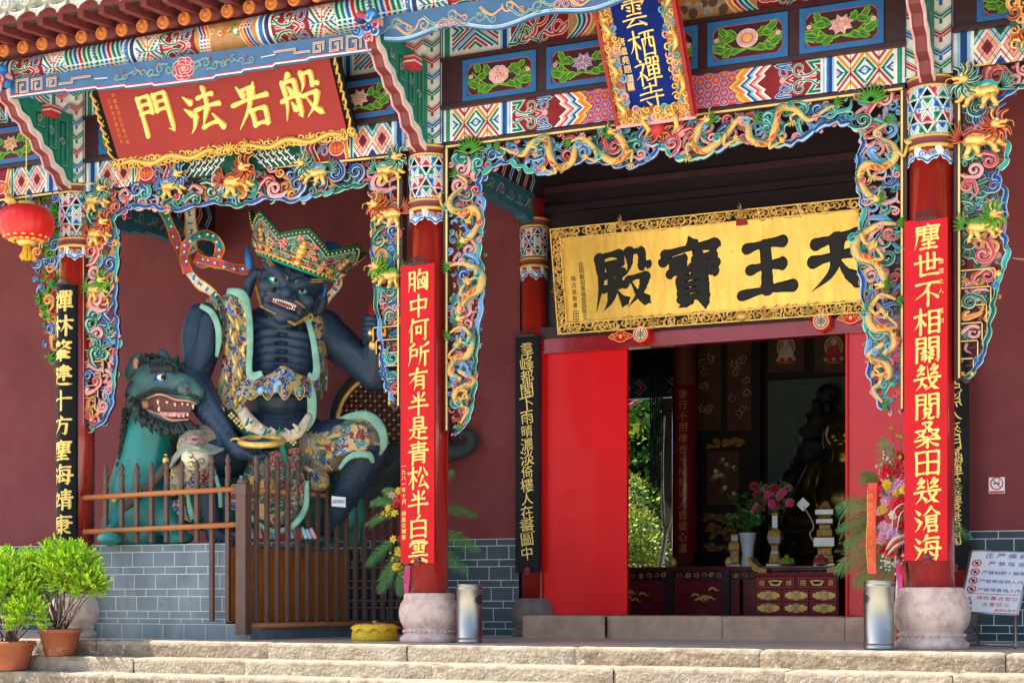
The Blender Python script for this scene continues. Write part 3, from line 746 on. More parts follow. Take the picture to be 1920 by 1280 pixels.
def diamonds(p, u0, u1, v0, v1, n=2):
    p.rect(u0, u1, v0, v1, 'white'); W = (u1 - u0) / n; vc = (v0 + v1) / 2; H = (v1 - v0) / 2; k = 0
    for i in range(n + 1):
        for vv, uu in ((vc, u0 + (i + .5) * W), (v0, u0 + i * W), (v1, u0 + i * W)):
            cs = (('red_d', 'pink', 'orange'), ('maroon', 'pink', 'blue_m'), ('green_d', 'green_l', 'orange'))[k % 3] if 0 else [('red_d', 'pink', 'orange'), ('blue_d', 'white', 'red_m'), ('green_d', 'green_l', 'blue_m')][k % 3]; k += 1
            for q, c in ((.86, cs[2]), (.72, cs[1]), (.46, cs[0])):
                D = [(uu - W * .5 * q, vv), (uu, vv - H * q), (uu + W * .5 * q, vv), (uu, vv + H * q)]
                D = [(min(max(a, u0), u1), min(max(b, v0), v1)) for a, b in D]
                if len(set(D)) > 2: p.poly(D, c)
    for i in range(-1, n + 1):
        for sg in (1, -1):
            pts = [(u0 + i * W, vc - sg * H), (u0 + (i + 1) * W, vc + sg * H)]
            pts = [(min(max(a, u0), u1), b) for a, b in pts]
            if i >= 0 and i < n: p.ribbon(pts, .005, 'black')
            if 0 <= i < n: p.ribbon([(u0 + (i + .5) * W, v0 if sg > 0 else v1), (u0 + (i + 1) * W, vc)], .004, 'black')


def fret(p, u0, u1, v0, v1):
    p.rect(u0, u1, v0, v1, 'green_d'); s = .052; t = .014; u = u0 + .03
    H = v1 - v0
    while u < u1 - H * .9:
        q = H * .86
        p.ribbon([(u, v0 + .01), (u + q, v1 - .02)], t, 'white')
        for k in range(1, 4):
            a = (u + q * k / 4, v0 + H * k / 4.3)
            p.ribbon([(a[0] - .028, a[1] + .028), (a[0] + .006, a[1] - .006), (a[0] + .03, a[1] + .012)], t, 'white')
        u += s * 1.55


def shou(p, u, v, s):
    p.disc(u, v, s, s * .82, 'white', 14); p.disc(u, v, s * .92, s * .74, 'red_m', 14)
    for sg in (1, -1):
        p.ribbon([(u + sg * s * .2, v - s * .5), (u + sg * s * .2, v + s * .5)], s * .13, 'orange')
        p.ribbon(spline([(u + sg * s * .2, v), (u + sg * s * .6, v + s * .3), (u + sg * s * .7, v - s * .1), (u + sg * s * .4, v - s * .4)], 3), s * .13, 'orange')
    p.ribbon([(u - s * .55, v), (u + s * .55, v)], s * .12, 'orange')


def mirror(mp, c): return lambda u, v, w_: mp(2 * c - u, v, w_)


def lower_band(mb, x0, x1, v0, v1, style):
    c = (x0 + x1) / 2
    for side in (0, 1):
        mp = front(YB) if not side else mirror(front(YB), c)
        p = Paint(mb, mp, .002, .00006); u = x0
        if style == 'door':
            u = stripes(p, u, v0, v1, [('blue_m', .02), ('white', .025), ('green_m', .045), ('white', .035)])
            xcell(p, u, u + .26, v0, v1); xcell(p, u + .26, u + .52, v0, v1); u += .52
            u = stripes(p, u, v0, v1, [('white', .02), ('blue_l', .02), ('blue_d', .035), ('blue_m', .02), ('white', .015), ('blue_l', .02), ('white', .02)])
            ruyi(p, u, v0, v1, .52); u += .46
            p.rect(u + .02, c, v0, v1, 'red_d'); hexes(p, u + .20, c, v0, v1)
            chevron(p, u, v0, v1, .14, ['white', 'pink', 'red_m', 'white', 'blue_l', 'blue_d', 'white', 'orange', 'orange', 'yellow'], .028)
        else:
            u = stripes(p, u, v0, v1, [('white', .04), ('blue_l', .03), ('blue_d', .06), ('blue_l', .03), ('white', .03)])
            diamonds(p, u, u + .46, v0, v1); u += .46
            p.rect(u, u + .44, v0, v1, 'red_d'); p.ls([(u + .02, v0), (u + .02, v1)], .05, 'green'); p.ls([(u + .06, v0), (u + .10, (v0 + v1) / 2), (u + .06, v1)], .06, 'orange')
            shou(p, u + .2, v0 + .12, .10)
            p.curl(u + .36, v0 + .10, .07, 0, 'blue', 1.2, 1, [(u + .30, v0 + .2)]); p.curl(u + .36, v1 - .08, .07, 0, 'red', 1.2, -1); u += .40
            for cc in ('white', 'red', 'blue', 'green'):
                p.ls([(u + .03, v0), (u + .11, (v0 + v1) / 2), (u + .03, v1)], .06, cc if cc != 'white' else 'red'); u += .055
            fret(p, u + .03, c, v0, v1)


def flower(p, u, v, s, kind, c1, c2):
    n = 8
    if kind == 'daisy':
        p.disc(u, v, s * 1.0, s * .86, 'white', 20)
        for i in range(26):
            a = 2 * math.pi * i / 26; p.ribbon([(u + s * .45 * math.cos(a), v + s * .4 * math.sin(a)), (u + s * .95 * math.cos(a), v + s * .82 * math.sin(a))], s * .12, 'pink')
        p.disc(u, v, s * .55, s * .46, 'red_m', 16); p.disc(u, v, s * .48, s * .40, 'pink', 16); p.disc(u, v, s * .38, s * .3, 'yellow', 16); return
    for ring, (q, rr) in enumerate(((1., .46), (.62, .40), (.28, .30))):
        m_ = n if ring == 0 else 6 if ring == 1 else 3
        for i in range(m_):
            a = 2 * math.pi * (i + .5 * ring) / m_ + .3; uu, vv = u + s * q * .62 * math.cos(a), v + s * q * .52 * math.sin(a)
            if kind == 'lotus':
                tip = (u + s * (1.15 - .2 * ring) * math.cos(a), v + s * (.95 - .2 * ring) * math.sin(a)); t = (-math.sin(a) * s * .26, math.cos(a) * s * .26)
                for k, c in ((1., 'white' if ring < 2 else c2), (.8, c1)):
                    p.poly([(u + s * .1 * math.cos(a), v + s * .1 * math.sin(a)), (uu + t[0] * k, vv + t[1] * k), (u + (tip[0] - u) * (.9 + .1 * k), v + (tip[1] - v) * (.9 + .1 * k)), (uu - t[0] * k, vv - t[1] * k)], c)
            else:
                p.disc(uu, vv, s * rr, s * rr * .88, 'white', 10); p.disc(uu, vv, s * rr * .90, s * rr * .78, c1, 10); p.disc(u + (uu - u) * .8, v + (vv - v) * .8, s * rr * .5, s * rr * .42, c2, 8)
    p.disc(u, v, s * .16, s * .14, 'yellow', 8)


def leaf(p, u, v, a, L, wd=.34):
    c, s = math.cos(a), math.sin(a)
    pt = lambda x, y: (u + (x * c - y * s) * L, v + (x * s + y * c) * L)
    shp = lambda k: [pt(0, 0), pt(.25, wd * k), pt(.5, wd * .8 * k), pt(.62, wd * 1.0 * k), pt(.85, wd * .4 * k), pt(1.0 - .05 * (1 - k), .08), pt(.8, -wd * .5 * k), pt(.5, -wd * .75 * k), pt(.2, -wd * .55 * k)]
    p.poly(shp(1.)[::1], 'lime'); p.poly(shp(.78), 'leaf_g'); p.poly([pt(.1, 0), pt(.4, wd * .35), pt(.85, .02), pt(.4, -wd * .3)], 'green_d')
    p.ribbon([pt(.05, 0), pt(.9, .04)], L * .03, 'lime')


def flower_panel(x0, x1, v0, v1, kind, c1, c2, parent):
    b = MB(); Y = YB - .035; mp = front(Y); d = .035; fw = .05
    # moulded blue frame, sunk field
    b.box(x0, x1, Y - .012, Y, v1 - fw, v1, 'blue_f'); b.box(x0, x1, Y - .012, Y, v0, v0 + fw, 'blue_f')
    b.box(x0, x0 + fw, Y - .012, Y, v0 + fw, v1 - fw, 'blue_f'); b.box(x1 - fw, x1, Y - .012, Y, v0 + fw, v1 - fw, 'blue_f')
    p = Paint(b, mp, .001, .0001)
    p.rect(x0 + fw, x1 - fw, v0 + fw, v1 - fw, 'blue_f'); p.rect(x0 + fw + .004, x1 - fw - .004, v0 + fw + .004, v1 - fw - .004, 'red_m', .05); p.rect(x0 + fw + .010, x1 - fw - .010, v0 + fw + .010, v1 - fw - .010, 'dark_wood', .05)
    uc, vc = (x0 + x1) / 2, (v0 + v1) / 2; W = (x1 - x0) / 2 - fw - .02
    R2 = random.Random(int(x0 * 100))
    for sg in (1, -1):
        for k in range(3):
            z = vc - .09 + .01 * k
            p.ls(spline([(uc, vc - .08), (uc + sg * W * .4, vc - .11 + .02 * k), (uc + sg * W * .9, vc - .07 + .07 * k)], 4), .014, 'lime')
        for (du, dv, aa, L) in ((.30, .02, .9, .13), (.42, .05, -.2, .13), (.62, .06, 1.0, .12), (.70, .03, -1.1, .14), (.80, -.02, .2, .11), (.45, -.06, -.5, .13), (.66, -.08, .3, .14), (.25, -.07, -.6, .12)):
            a = aa + R2.uniform(-.3, .3); leaf(p, uc + sg * du * W, vc + dv, a if sg > 0 else math.pi - a, L * R2.uniform(.9, 1.15))
        p.disc(uc + sg * W * .93, vc + .03, .025, .022, 'white', 8); p.disc(uc + sg * W * .93, vc + .03, .021, .018, c1, 8)
    flower(p, uc, vc + .015, .105, kind, c1, c2)
    return b.build('flower_panel', parent)


mat('blue_f', (.02, .13, .36), .45, var=.12, scale=6)


def tie_beam(x0, x1, style, zg, panels):
    """one bay between columns: lower painted beam, panelled board, upper painted beam"""
    b = MB(); b.box(x0, x1, YB, .10, zg + .01, zg + .335, 'dark_wood'); b.box(x0, x1, YB - .03, .08, zg + .335, zg + .86, 'dark_wood')
    b.box(x0, x1, YB, .10, zg + .86, zg + 1.5, 'dark_wood')
    b.box(x0, x1, YB - .055, YB - .03, zg + .335, zg + .375, 'dark_wood'); b.box(x0, x1, YB - .055, YB - .03, zg + .82, zg + .86, 'dark_wood')
    o = b.build('tie_beam', T)
    q = MB(); lower_band(q, x0, x1, zg + .012, zg + .333, style); q.build('painted_band', o)
    for a in panels: flower_panel(*a, o)
    return o


zg = 5.14
pn = [('peony', 'pink', 'red_m'), ('lotus', 'purple', 'blue_l'), ('peony', 'pink', 'orange'), ('daisy', 'pink', 'red_m'), ('lotus', 'pink', 'purple')]
xs = [(.455, 1.29), (1.40, 2.18), (2.26, 3.02), (3.05, 3.84), (3.96, 4.73)]
xs = [(.455, 1.27), (1.385, 2.165), (2.26, 2.955), (3.055, 3.835), (3.945, 4.725)]
tie_beam(XM + .2, XR - .2, 'door', zg, [(a, b, zg + .385, zg + .805, *pn[i]) for i, (a, b) in enumerate(xs)])
zl = 5.10
tie_beam(XL + .2, XM - .2, 'side', zl, [(XL + .42 + i * .99, XL + 1.27 + i * .99, zl + .40, zl + .80, 'lotus', ('pink', 'red_m', 'pink', 'pink')[i], 'orange') for i in range(4)])
tie_beam(XR + .2, XR + 4.4, 'side', 5.20, [(XR + .42 + i * 1.0, XR + 1.30 + i * 1.0, 5.59, 6.0, 'peony', 'red_m', 'pink') for i in range(3)])
tie_beam(XL - 4.4, XL - .2, 'side', 5.16, [(XL - 1.3 - i * 1.0, XL - .42 - i * 1.0, 5.55, 5.97, 'lotus', 'tan', 'tan') for i in range(3)])


def upper_band(x0, x1, v0, v1, Y):
    """beam painted with nested chevrons, curls and a landscape ground in the middle"""
    b = MB(); c = (x0 + x1) / 2
    for side in (0, 1):
        mp = front(Y) if not side else mirror(front(Y), c); p = Paint(b, mp, .002, .00006); u = x0
        p.rect(u, c, v0, v1, 'tan', nu=2); u = stripes(p, u, v0, v1, [('white', .03), ('green_m', .06), ('white', .03)])
        p.rect(u, u + .52, v0, v1, 'white'); uc = u + .26; vc = (v0 + v1) / 2
        for k, sc in enumerate(('green', 'blue', 'red', 'green')):
            q = .26 - k * .062
            for sg in (1, -1):
                p.ls([(uc - q, vc + sg * .20), (uc, vc + sg * (.20 - q * .75)), (uc + q, vc + sg * .20)], .042, sc)
                p.ls([(uc + sg * .26, vc - q * .7), (uc + sg * (.26 - q * .9), vc), (uc + sg * .26, vc + q * .7)], .042, ('blue', 'red', 'green', 'blue')[k])
        u += .52
        u = stripes(p, u, v0, v1, [('white', .02), ('blue_l', .025), ('blue_d', .05), ('blue_l', .025), ('white', .02)])
        p.rect(u, u + .62, v0, v1, 'red_d')
        for k, (du, dv, r, sc) in enumerate(((.13, .33, .10, 'blue'), (.13, .10, .10, 'green'), (.32, .25, .12, 'red'), (.36, .06, .07, 'green'), (.50, .36, .09, 'blue'), (.52, .14, .10, 'red'), (.34, .42, .07, 'green'))):
            p.curl(u + du, v0 + dv * (v1 - v0) / .46, r, k * 1.3, sc, 1.3, (-1) ** k, [(u + du - .16, v0 + .03 + .02 * k), (u + du - .05, v0 + dv * .6)], .42)
        u += .60
        if c - u > 1.0:
            p.rect(u, u + .62, v0, v1, 'red_d')
            for k, (du, dv, r, sc) in enumerate(((.10, .12, .13, 'red'), (.12, .38, .10, 'green'), (.34, .33, .13, 'blue'), (.32, .08, .10, 'green'), (.52, .14, .12, 'red'), (.50, .42, .08, 'blue'))):
                p.curl(u + du, v0 + dv * (v1 - v0) / .46, r, k * 1.9 + 1, sc, 1.3, (-1) ** k, [(u + du - .14, v0 + .02 + .03 * k), (u + du - .05, v0 + dv * .6)], .46)
            u += .60
        for k in range(14):
            x_ = u + .25 + .05 * k
            if x_ < c - .05: p.disc(x_, v0 + .12 + .05 * math.sin(k * 2.2), .05, .035 + .01 * (k % 3), 'bark' if k % 2 else 'wood_brown', 7)
        for k, sc in enumerate(('green', 'blue', 'red', 'orange')):
            pts = [(u + .02 + k * .05 + .05 * abs(math.sin(t * 6.3)) + .10 * math.sin(t * math.pi), v0 + (v1 - v0) * t) for t in [i / 14 for i in range(15)]]
            p.ls(pts, .055, sc)
    return b


upper_band(XM + .2, XR - .2, zg + .862, zg + 1.4, YB).build('painted_band', T, 'upper beam painted with nested chevrons and curls above the doorway')
for (a, b_, z) in ((XL + .2, XM - .2, zl), (XR + .2, XR + 4.4, 5.20), (XL - 4.4, XL - .2, 5.16)):
    upper_band(a, b_, z + .862, z + 1.4, YB).build('painted_band', T)

# posts painted with forked chevrons, standing on the columns
for i, cx in enumerate((XL, XM, XR)):
    z0 = (5.21, 5.13, 5.17)[i]; b = MB(); b.box(cx - .21, cx + .21, YB - .03, .15, z0 + .005, z0 + 1.3, 'beam_teal')
    p = Paint(b, front(YB - .03), .002, .0001); k = 0; v = z0 - .05
    p.rect(cx - .21, cx + .21, z0 + .005, z0 + 1.3, 'white')
    while v < z0 + 1.2:
        for u in (cx - .105, cx + .105):
            sc = ('red', 'green', 'blue')[(k + (u > cx)) % 3]; v_ = max(v, z0 + .0)
            for q in (0, 1):
                p.ls([(u - .10, v_ + .115 + q * .028), (u, v_ + .05 + q * .028), (u + .10, v_ + .115 + q * .028)], .034, sc)
            p.ls([(u, v_ + .01), (u, v_ + .06)], .05, sc)
            p.ribbon([(u - .10, v_ + .165), (u, v_ + .10), (u + .10, v_ + .165)], .005, 'black')
        v += .165; k += 1
    p.ribbon([(cx - .205, z0 + .01), (cx - .205, z0 + 1.3)], .012, 'blue_d'); p.ribbon([(cx + .205, z0 + .01), (cx + .205, z0 + 1.3)], .012, 'blue_d')
    b.build('forked_post', T)

# --- brackets thrusting forward from the columns
ZIG = [(.16, 5.06), (.30, 5.10), (.36, 5.20), (.50, 5.24), (.55, 5.36), (.68, 5.40), (.73, 5.50), (.86, 5.54), (.91, 5.63), (1.04, 5.67), (1.10, 5.77), (1.20, 5.80), (1.24, 5.90)]


def bracket(cx, dz):
    b = MB(); Z = [(o_, z + dz) for o_, z in ZIG]
    for sg in (1, -1):
        mp = lambda u, v, w_: (cx + sg * (.045 + w_), -u, v)
        inner = [(o_ - .02, z + .06) for o_, z in Z]
        p = Paint(b, mp, .001, .0002)
        p.poly([(.1, Z[0][1])] + inner + [(1.22, 6.0), (.1, 6.0)], 'green_m')
        p.ls([(o_ - .015, z + .055) for o_, z in Z], .035, 'green')
        for k in range(5):
            a = .22 + k * .2; top = 5.92; z0 = np.interp(a + .1, [q[0] for q in Z], [q[1] for q in Z]) + .16
            if top - z0 > .08:
                p.ribbon([(a, top), (a, z0), (a + .13, z0), (a + .13, top - .05), (a + .05, top - .05), (a + .05, z0 + .06)], .022, 'green_d')
                p.ribbon([(a + .006, top), (a + .006, z0 + .006), (a + .13, z0 + .006)], .006, 'green_l')
                p.curl(a + .09, (top + z0) / 2, .05, k, ('purple', 'blue')[k % 2], 1.1, 1)
    poly = [(.05, Z[0][1] + .03)] + [(o_ - .012, z + .045) for o_, z in Z] + [(1.22, 6.0), (.05, 6.0)]
    b.prism(poly, lambda u, v, w_: (cx + w_, -u, v), -.045, .045, 'green_d')
    # stepped maroon edge with pale lips
    edge = Z + [(o_ - .03, z + .06) for o_, z in Z][::-1]
    b.prism(edge, lambda u, v, w_: (cx + w_, -u, v), -.05, .05, 'dark_wood', 'rafter_red')
    for sg in (1, -1):
        e2 = [(o_ + .012, z - .012) for o_, z in Z] + [(o_ - .03, z + .055) for o_, z in Z][::-1]
        b.prism(e2, lambda u, v, w_: (cx + sg * (.052 + w_), -u, v), 0, .018, 'white', 'pink')
    o = b.build('bracket', T, 'stepped green fretwork bracket with a maroon edge')
    # carved cloud head at its tip, and the little pink block behind
    h = MB()
    for k in range(9):
        a = k * .7; c = (cx + .08 * math.cos(a * 2.1), -1.27 + .07 * math.sin(a), 5.95 + dz + .018 * k)
        h.sphere(c, (.06, .06, .05), ('blue_m', 'blue_d', 'red_m', 'blue_m', 'pink')[k % 5], 10, 8)
    for k in range(7):
        a = rnd.uniform(0, 6.28)
        mp = lambda u, v, w_: (cx + .02 + u, -1.35 - w_, 5.95 + dz + v)
        q = [(rnd.uniform(-.12, .12) + .05 * (1 - t) * math.cos(a + t * 7), rnd.uniform(-.004, .004) + .09 * (k / 3 - 1) + .05 * (1 - t) * math.sin(a + t * 7)) for t in [0]][0]
        pts = [(q[0] + .05 * (1 - .8 * t) * math.cos(a + t * 7), q[1] + .05 * (1 - .8 * t) * math.sin(a + t * 7)) for t in [i / 12 for i in range(13)]]
        relief(h, mp, pts, [.034] * 13, .02, ('blue', 'red', 'sky', 'blue')[k % 4])
    h.build('cloud_knob', o)
    h = MB(); h.box(cx + .05, cx + .17, -.66, -.5, 5.78 + dz, 5.88 + dz, 'red_m'); h.box(cx + .045, cx + .175, -.665, -.495, 5.825 + dz, 5.84 + dz, 'white'); h.box(cx + .047, cx + .173, -.663, -.497, 5.872 + dz, 5.89 + dz, 'pink')
    h.build('end_block', o)


bracket(XL, .08); bracket(XM, 0.0); bracket(XR, .04)

# --- hanging fascia boards under the eaves
YF = -1.15
b = MB(); zf = lambda x: 6.09 - .0245 * (x + 4.39)
xs_ = [-4.5, -3.75, -3.72, -3.35, -3.32, -2.98, -2.95, -2.62, -2.59, -1.86, -1.83, -1.52, -1.49, -1.15, -1.12, -.75, -.72, -.02]
dz_ = [.20, .20, .215, .215, .235, .235, .255, .255, .275, .275, .255, .255, .235, .235, .215, .215, .20, .20]
low = [(x, zf(x) - d) for x, d in zip(xs_, dz_)]
b.prism(low + [(-.02, zf(-.02)), (-4.5, zf(-4.5))], front(YF), 0, .05, 'beam_blue2' if 'beam_blue2' in MATS else 'beam_blue')
p = Paint(b, front(YF - .05), .002, .0002)
p.ribbon([(x, z + .012) for x, z in low], .016, 'white'); p.ribbon([(x, z + .026) for x, z in low], .010, 'red_m')
flower(p, -2.225, 5.905, .135, 'peony', 'red_m', 'pink')
for sg in (1, -1):
    for k in range(7):
        u = -2.225 + sg * (.17 + k * .11); z = zf(u) - .125 + .02 * math.sin(k * 2)
        p.curl(u, z, .052 - .003 * k, k * 1.9, 'green', 1.1, sg * (-1) ** k, [(u - sg * .10, z - .03 * (-1) ** k)], .34)
        if k % 2: p.disc(u + sg * .04, z + .04, .014, .02, 'red_m', 8)
    p.ribbon([(-2.225 + sg * .95, zf(-2.225 + sg * .9) - .13), (-2.225 + sg * 1.12, zf(-2.2 + sg * 1.) - .12)], .01, 'white')
    e = -2.26 + sg * 2.18
    for c, t in (('white', .030), ('wood_board', .018)):
        for k in range(3):
            a = e - sg * (.05 + k * .21); s_ = .15 - .02 * k; z = zf(a) - .10; hh = .065 - .012 * k
            p.ribbon([(a, z - hh), (a, z + hh), (a - sg * s_, z + hh), (a - sg * s_, z - hh), (a - sg * s_ * .35, z - hh), (a - sg * s_ * .35, z + hh * .2), (a - sg * s_ * .65, z + hh * .2)], t * .72, c)
        p.ribbon([(e - sg * .62, zf(e - sg * .6) - .13), (e - sg * .80, zf(e - sg * .8) - .13), (e - sg * .80, zf(e - sg * .8) - .09), (e - sg * 1.05, zf(e - sg * 1.) - .09)], t * .7, c)
b.build('fascia_board', T, 'blue hanging fascia board with a painted lotus and stepped lower edge')
b = MB(); xs_ = np.linspace(.12, 5.0, 90)
low = [(x, 5.872 - .035 * math.sin((x - .1) * 6.5) * (1 if x < 2.55 else 1) - .04 * math.exp(-((x - 1.55) / .5) ** 2)) for x in xs_]
b.prism(low + [(5.0, 6.09), (.12, 6.10)], front(YF), 0, .05, 'beam_blue')
p = Paint(b, front(YF - .05), .002, .0002)
p.ribbon([(x, z + .012) for x, z in low], .018, 'blue_l'); p.ribbon([(x, z + .028) for x, z in low], .008, 'white')
for k in range(16):
    u = .25 + k * .30; z = 6.0 - .05 * (k % 2)
    p.curl(u, z, .065, k * 2.3, ('green', 'orange', 'green')[k % 3], 1.2, (-1) ** k, spline([(u - .30, z + .03), (u - .18, z - .06), (u - .08, z - .02)], 4), .36); p.curl(u + .14, z - .05, .035, k * 1.3, ('orange', 'green')[k % 2], 1.1, (-1) ** (k + 1), [(u + .02, z + .04)], .40)
    if k % 4 == 2:
        for q in range(3): p.curl(u + .09 * q - .1, 5.925, .045, q, 'red', 1.2, 1, wd=.5)
b.build('fascia_board', T, 'blue hanging fascia board with painted vines and wavy lower edge')
b = MB(); b.box(XR + .15, XR + 4, YF - .05, YF, 5.86, 6.1, 'beam_blue'); b.build('fascia_board', T)

# --- purlin, rafters, tiles
b = MB(); ang = [math.pi * (i / 20) for i in range(21)]
b.tube([(TX0, -1.0, 6.235), (TX1, -1.0, 6.235)], .135, 'beam_teal', 28)
pm = lambda u, v, w_: (u, -1.0 - (.135 + w_) * math.cos(v / .135), 6.235 + (.135 + w_) * math.sin(v / .135))
p = Paint(b, pm, .005, .00004, .03); v0, v1 = -.25, .13
u = -6.4; k = 0
while u < 5.6:
    ph = k % 9
    if ph in (0, 4): u = stripes(p, u, v0, v1, [('white', .03), ('blue_m', .05), ('white', .02), ('blue_d', .05), ('white', .03)])
    elif ph in (1, 6): xcell(p, u, u + .30, v0, v1, 'orange' if ph == 1 else 'red', 'green'); u += .30
    elif ph in (2, 5): ruyi(p, u, v0, v1, .46); u += .44
    elif ph == 3:
        p.rect(u, u + .75, v0, v1, 'tan')
        if ph == 3:
            for q in range(5):
                leaf(p, u + .42 + .05 * q, -.02 + .03 * (q % 3), .5 + q, .08); p.disc(u + .22 + .16 * q * .6, .02 - .03 * (q % 2), .028, .026, ('white', 'white', 'cream')[q % 3], 8)
            p.ribbon(spline([(u + .26, -.06), (u + .38, .0), (u + .46, .08)], 4), [.02, .04, .05, .05, .045, .04, .03, .02, .01], 'wood_board'); p.ribbon([(u + .18, -.07), (u + .60, -.03)], .01, 'bark')
        for q, sc in enumerate(('blue', 'red', 'orange')):
            p.ls([(u + .02 + q * .04, v0), (u + .10 + q * .04, 0), (u + .02 + q * .04, v1)], .05, sc); p.ls([(u + .73 - q * .04, v0), (u + .65 - q * .04, 0), (u + .73 - q * .04, v1)], .05, sc)
        u += .75
    else:
        for q in range(7): p.ls([(u - .01 + q * .06, v0), (u + .05 + q * .06, -.06), (u - .01 + q * .06, v1)], .075, ('green', 'teal', 'blue', 'red')[q % 4])
        u += .38
    k += 1
b.build('purlin', T, 'round eave purlin covered in painted scrolls')
e = MB()
zr = lambda y: 6.43 + (y + 1.28) * .40
e.prism([(-1.75, 6.50), (2.6, zr(2.6) + .12), (4.2, 8.75), (4.2, 8.9), (-1.85, 6.60)], lambda u, v, w_: (w_, u, v), TX0, TX1, 'rafter_red', 'roof_tile')
e.prism([(4.2, 8.75), (10.6, 6.3), (10.6, 6.42), (4.2, 8.9)], lambda u, v, w_: (w_, u, v), TX0, TX1, 'rafter_red', 'roof_tile')
e.box(TX0, TX1, -1.42, -1.36, 6.49, 6.56, 'rafter_red'); e.box(TX0, TX1, -1.80, -1.72, 6.46, 6.52, 'rafter_red')
eave = e.build('roof', T, 'overhanging tiled roof with maroon boarding below')
r0 = MB(); N = 16
r0.tube([(0, -1.28, 6.385), (0, 0.9, 6.385 + 2.18 * .40)], .066, 'rafter_red', 14)
r0.lathe([(.0, .018), (.02, .018), (.028, .010), (.045, .008), (.052, .016), (.066, .014), (.070, .0), (.070, -.02)], (0, -1.285, 6.385), 'terracotta_disc', 22, 'y')
for i, v in enumerate(r0.v): pass
q = Paint(r0, lambda u, v, w_: (u, -1.299 - w_, 6.385 + v), .0015, .0002)
for k in range(4):
    a = k * math.pi / 2; q.ribbon([(.018 * math.cos(a) + .012 * math.cos(a + t * 5), .018 * math.sin(a) + .012 * math.sin(a + t * 5)) for t in [j / 8 for j in range(9)]], .005, 'wood_board')
q.ribbon([(.048 * math.cos(j * math.pi / 12), .048 * math.sin(j * math.pi / 12)) for j in range(24)], .005, 'wood_board', True)
f0 = MB(); f0.obox((0, -1.42, 6.52), (.036, 0, 0), (0, .30, .030), (0, -.004, .040), 'rafter_red')
ra = fa = None; x = -6.35
while x < 5.6:
    if ra is None: ra = r0.build('rafter', eave); fa = f0.build('flying_rafter', eave); a, c = ra, fa
    else:
        a = ra.copy(); c = fa.copy()
        for o_ in (a, c): COL.objects.link(o_)
    a.location.x = x; c.location.x = x + .08; c.location.z = -.055; x += .262
t0 = MB()  # one eave tile: pointed drip plate, trough and round cap
drip = [(-.115, .0), (-.10, -.045), (-.05, -.065), (-.02, -.085), (0, -.12), (.02, -.085), (.05, -.065), (.10, -.045), (.115, 0), (.06, -.025), (0, -.033), (-.06, -.025)]
t0.prism(drip, lambda u, v, w_: (u, -1.90 - w_ + .1 * v, 6.63 + v), 0, .016, 'roof_tile')
pr = [(math.cos(t) * .115, -.035 * math.sin(t) * 1.0) for t in np.linspace(0, math.pi, 9)]
t0.add([(a, y, 6.635 + z + (y + 1.9) * .32) for y in (-1.9, -.9) for a, z in pr], [(i, i + 1, 10 + i, 9 + i) for i in range(8)], 'roof_tile', True)
t0.tube([(.131, -1.93, 6.69), (.131, -.9, 6.69 + .33)], .052, 'roof_tile', 16)
t0.lathe([(.0, .022), (.012, .022), (.016, .012), (.040, .012), (.044, .022), (.056, .018), (.056, 0)], (.131, -1.932, 6.69), 'roof_tile', 18, 'y')
ta = None; x = -6.4
while x < 5.4:
    if ta is None: ta = t0.build('eave_tile', eave); a = ta
    else: a = ta.copy(); COL.objects.link(a)
    a.location.x = x; a.location.z = -.115; x += .262

# --- cross beams from the outer columns to the inner wall
for cx, y1 in ((XM + .02, 2.55), (XL, 2.68)):
    b = MB(); b.box(cx - .06, cx + .06, .1, y1, 4.98, 5.20, 'beam_teal2' if 'beam_teal2' in MATS else 'green_d'); b.box(cx - .075, cx + .075, .1, y1, 5.20, 5.235, 'beam_teal'); b.box(cx - .055, cx + .055, .1, y1, 5.235, 5.6, 'dark_wood')
    b.prism([(.1, 4.86), (.9, 4.86), (.95, 4.90), (1.15, 4.90), (1.2, 4.945), (2.3, 4.945), (2.35, 4.91), (y1, 4.90), (y1, 4.98), (.1, 4.98)], lambda u, v, w_: (w_, u, v), cx - .07, cx + .07, 'beam_teal')
    p = Paint(b, lambda u, v, w_: (cx + .06 + w_, u, v), .001, .0001)
    p.rect(.2, y1, 4.985, 5.195, 'beam_teal')
    for k in range(9): p.curl(.35 + k * .26, 5.09, .07, k * 1.7, ('green', 'green', 'red')[k % 3], 1.2, (-1) ** k, [(.2 + k * .26, 5.03)], .22)
    for k in range(12):
        p.ls([(.25 + k * .2, 5.25), (.35 + k * .2, 5.4), (.25 + k * .2, 5.58)], .06, ('green', 'red', 'blue')[k % 3])
    b.build('cross_beam', T, 'teal painted cross beam running from the outer column to the wall')

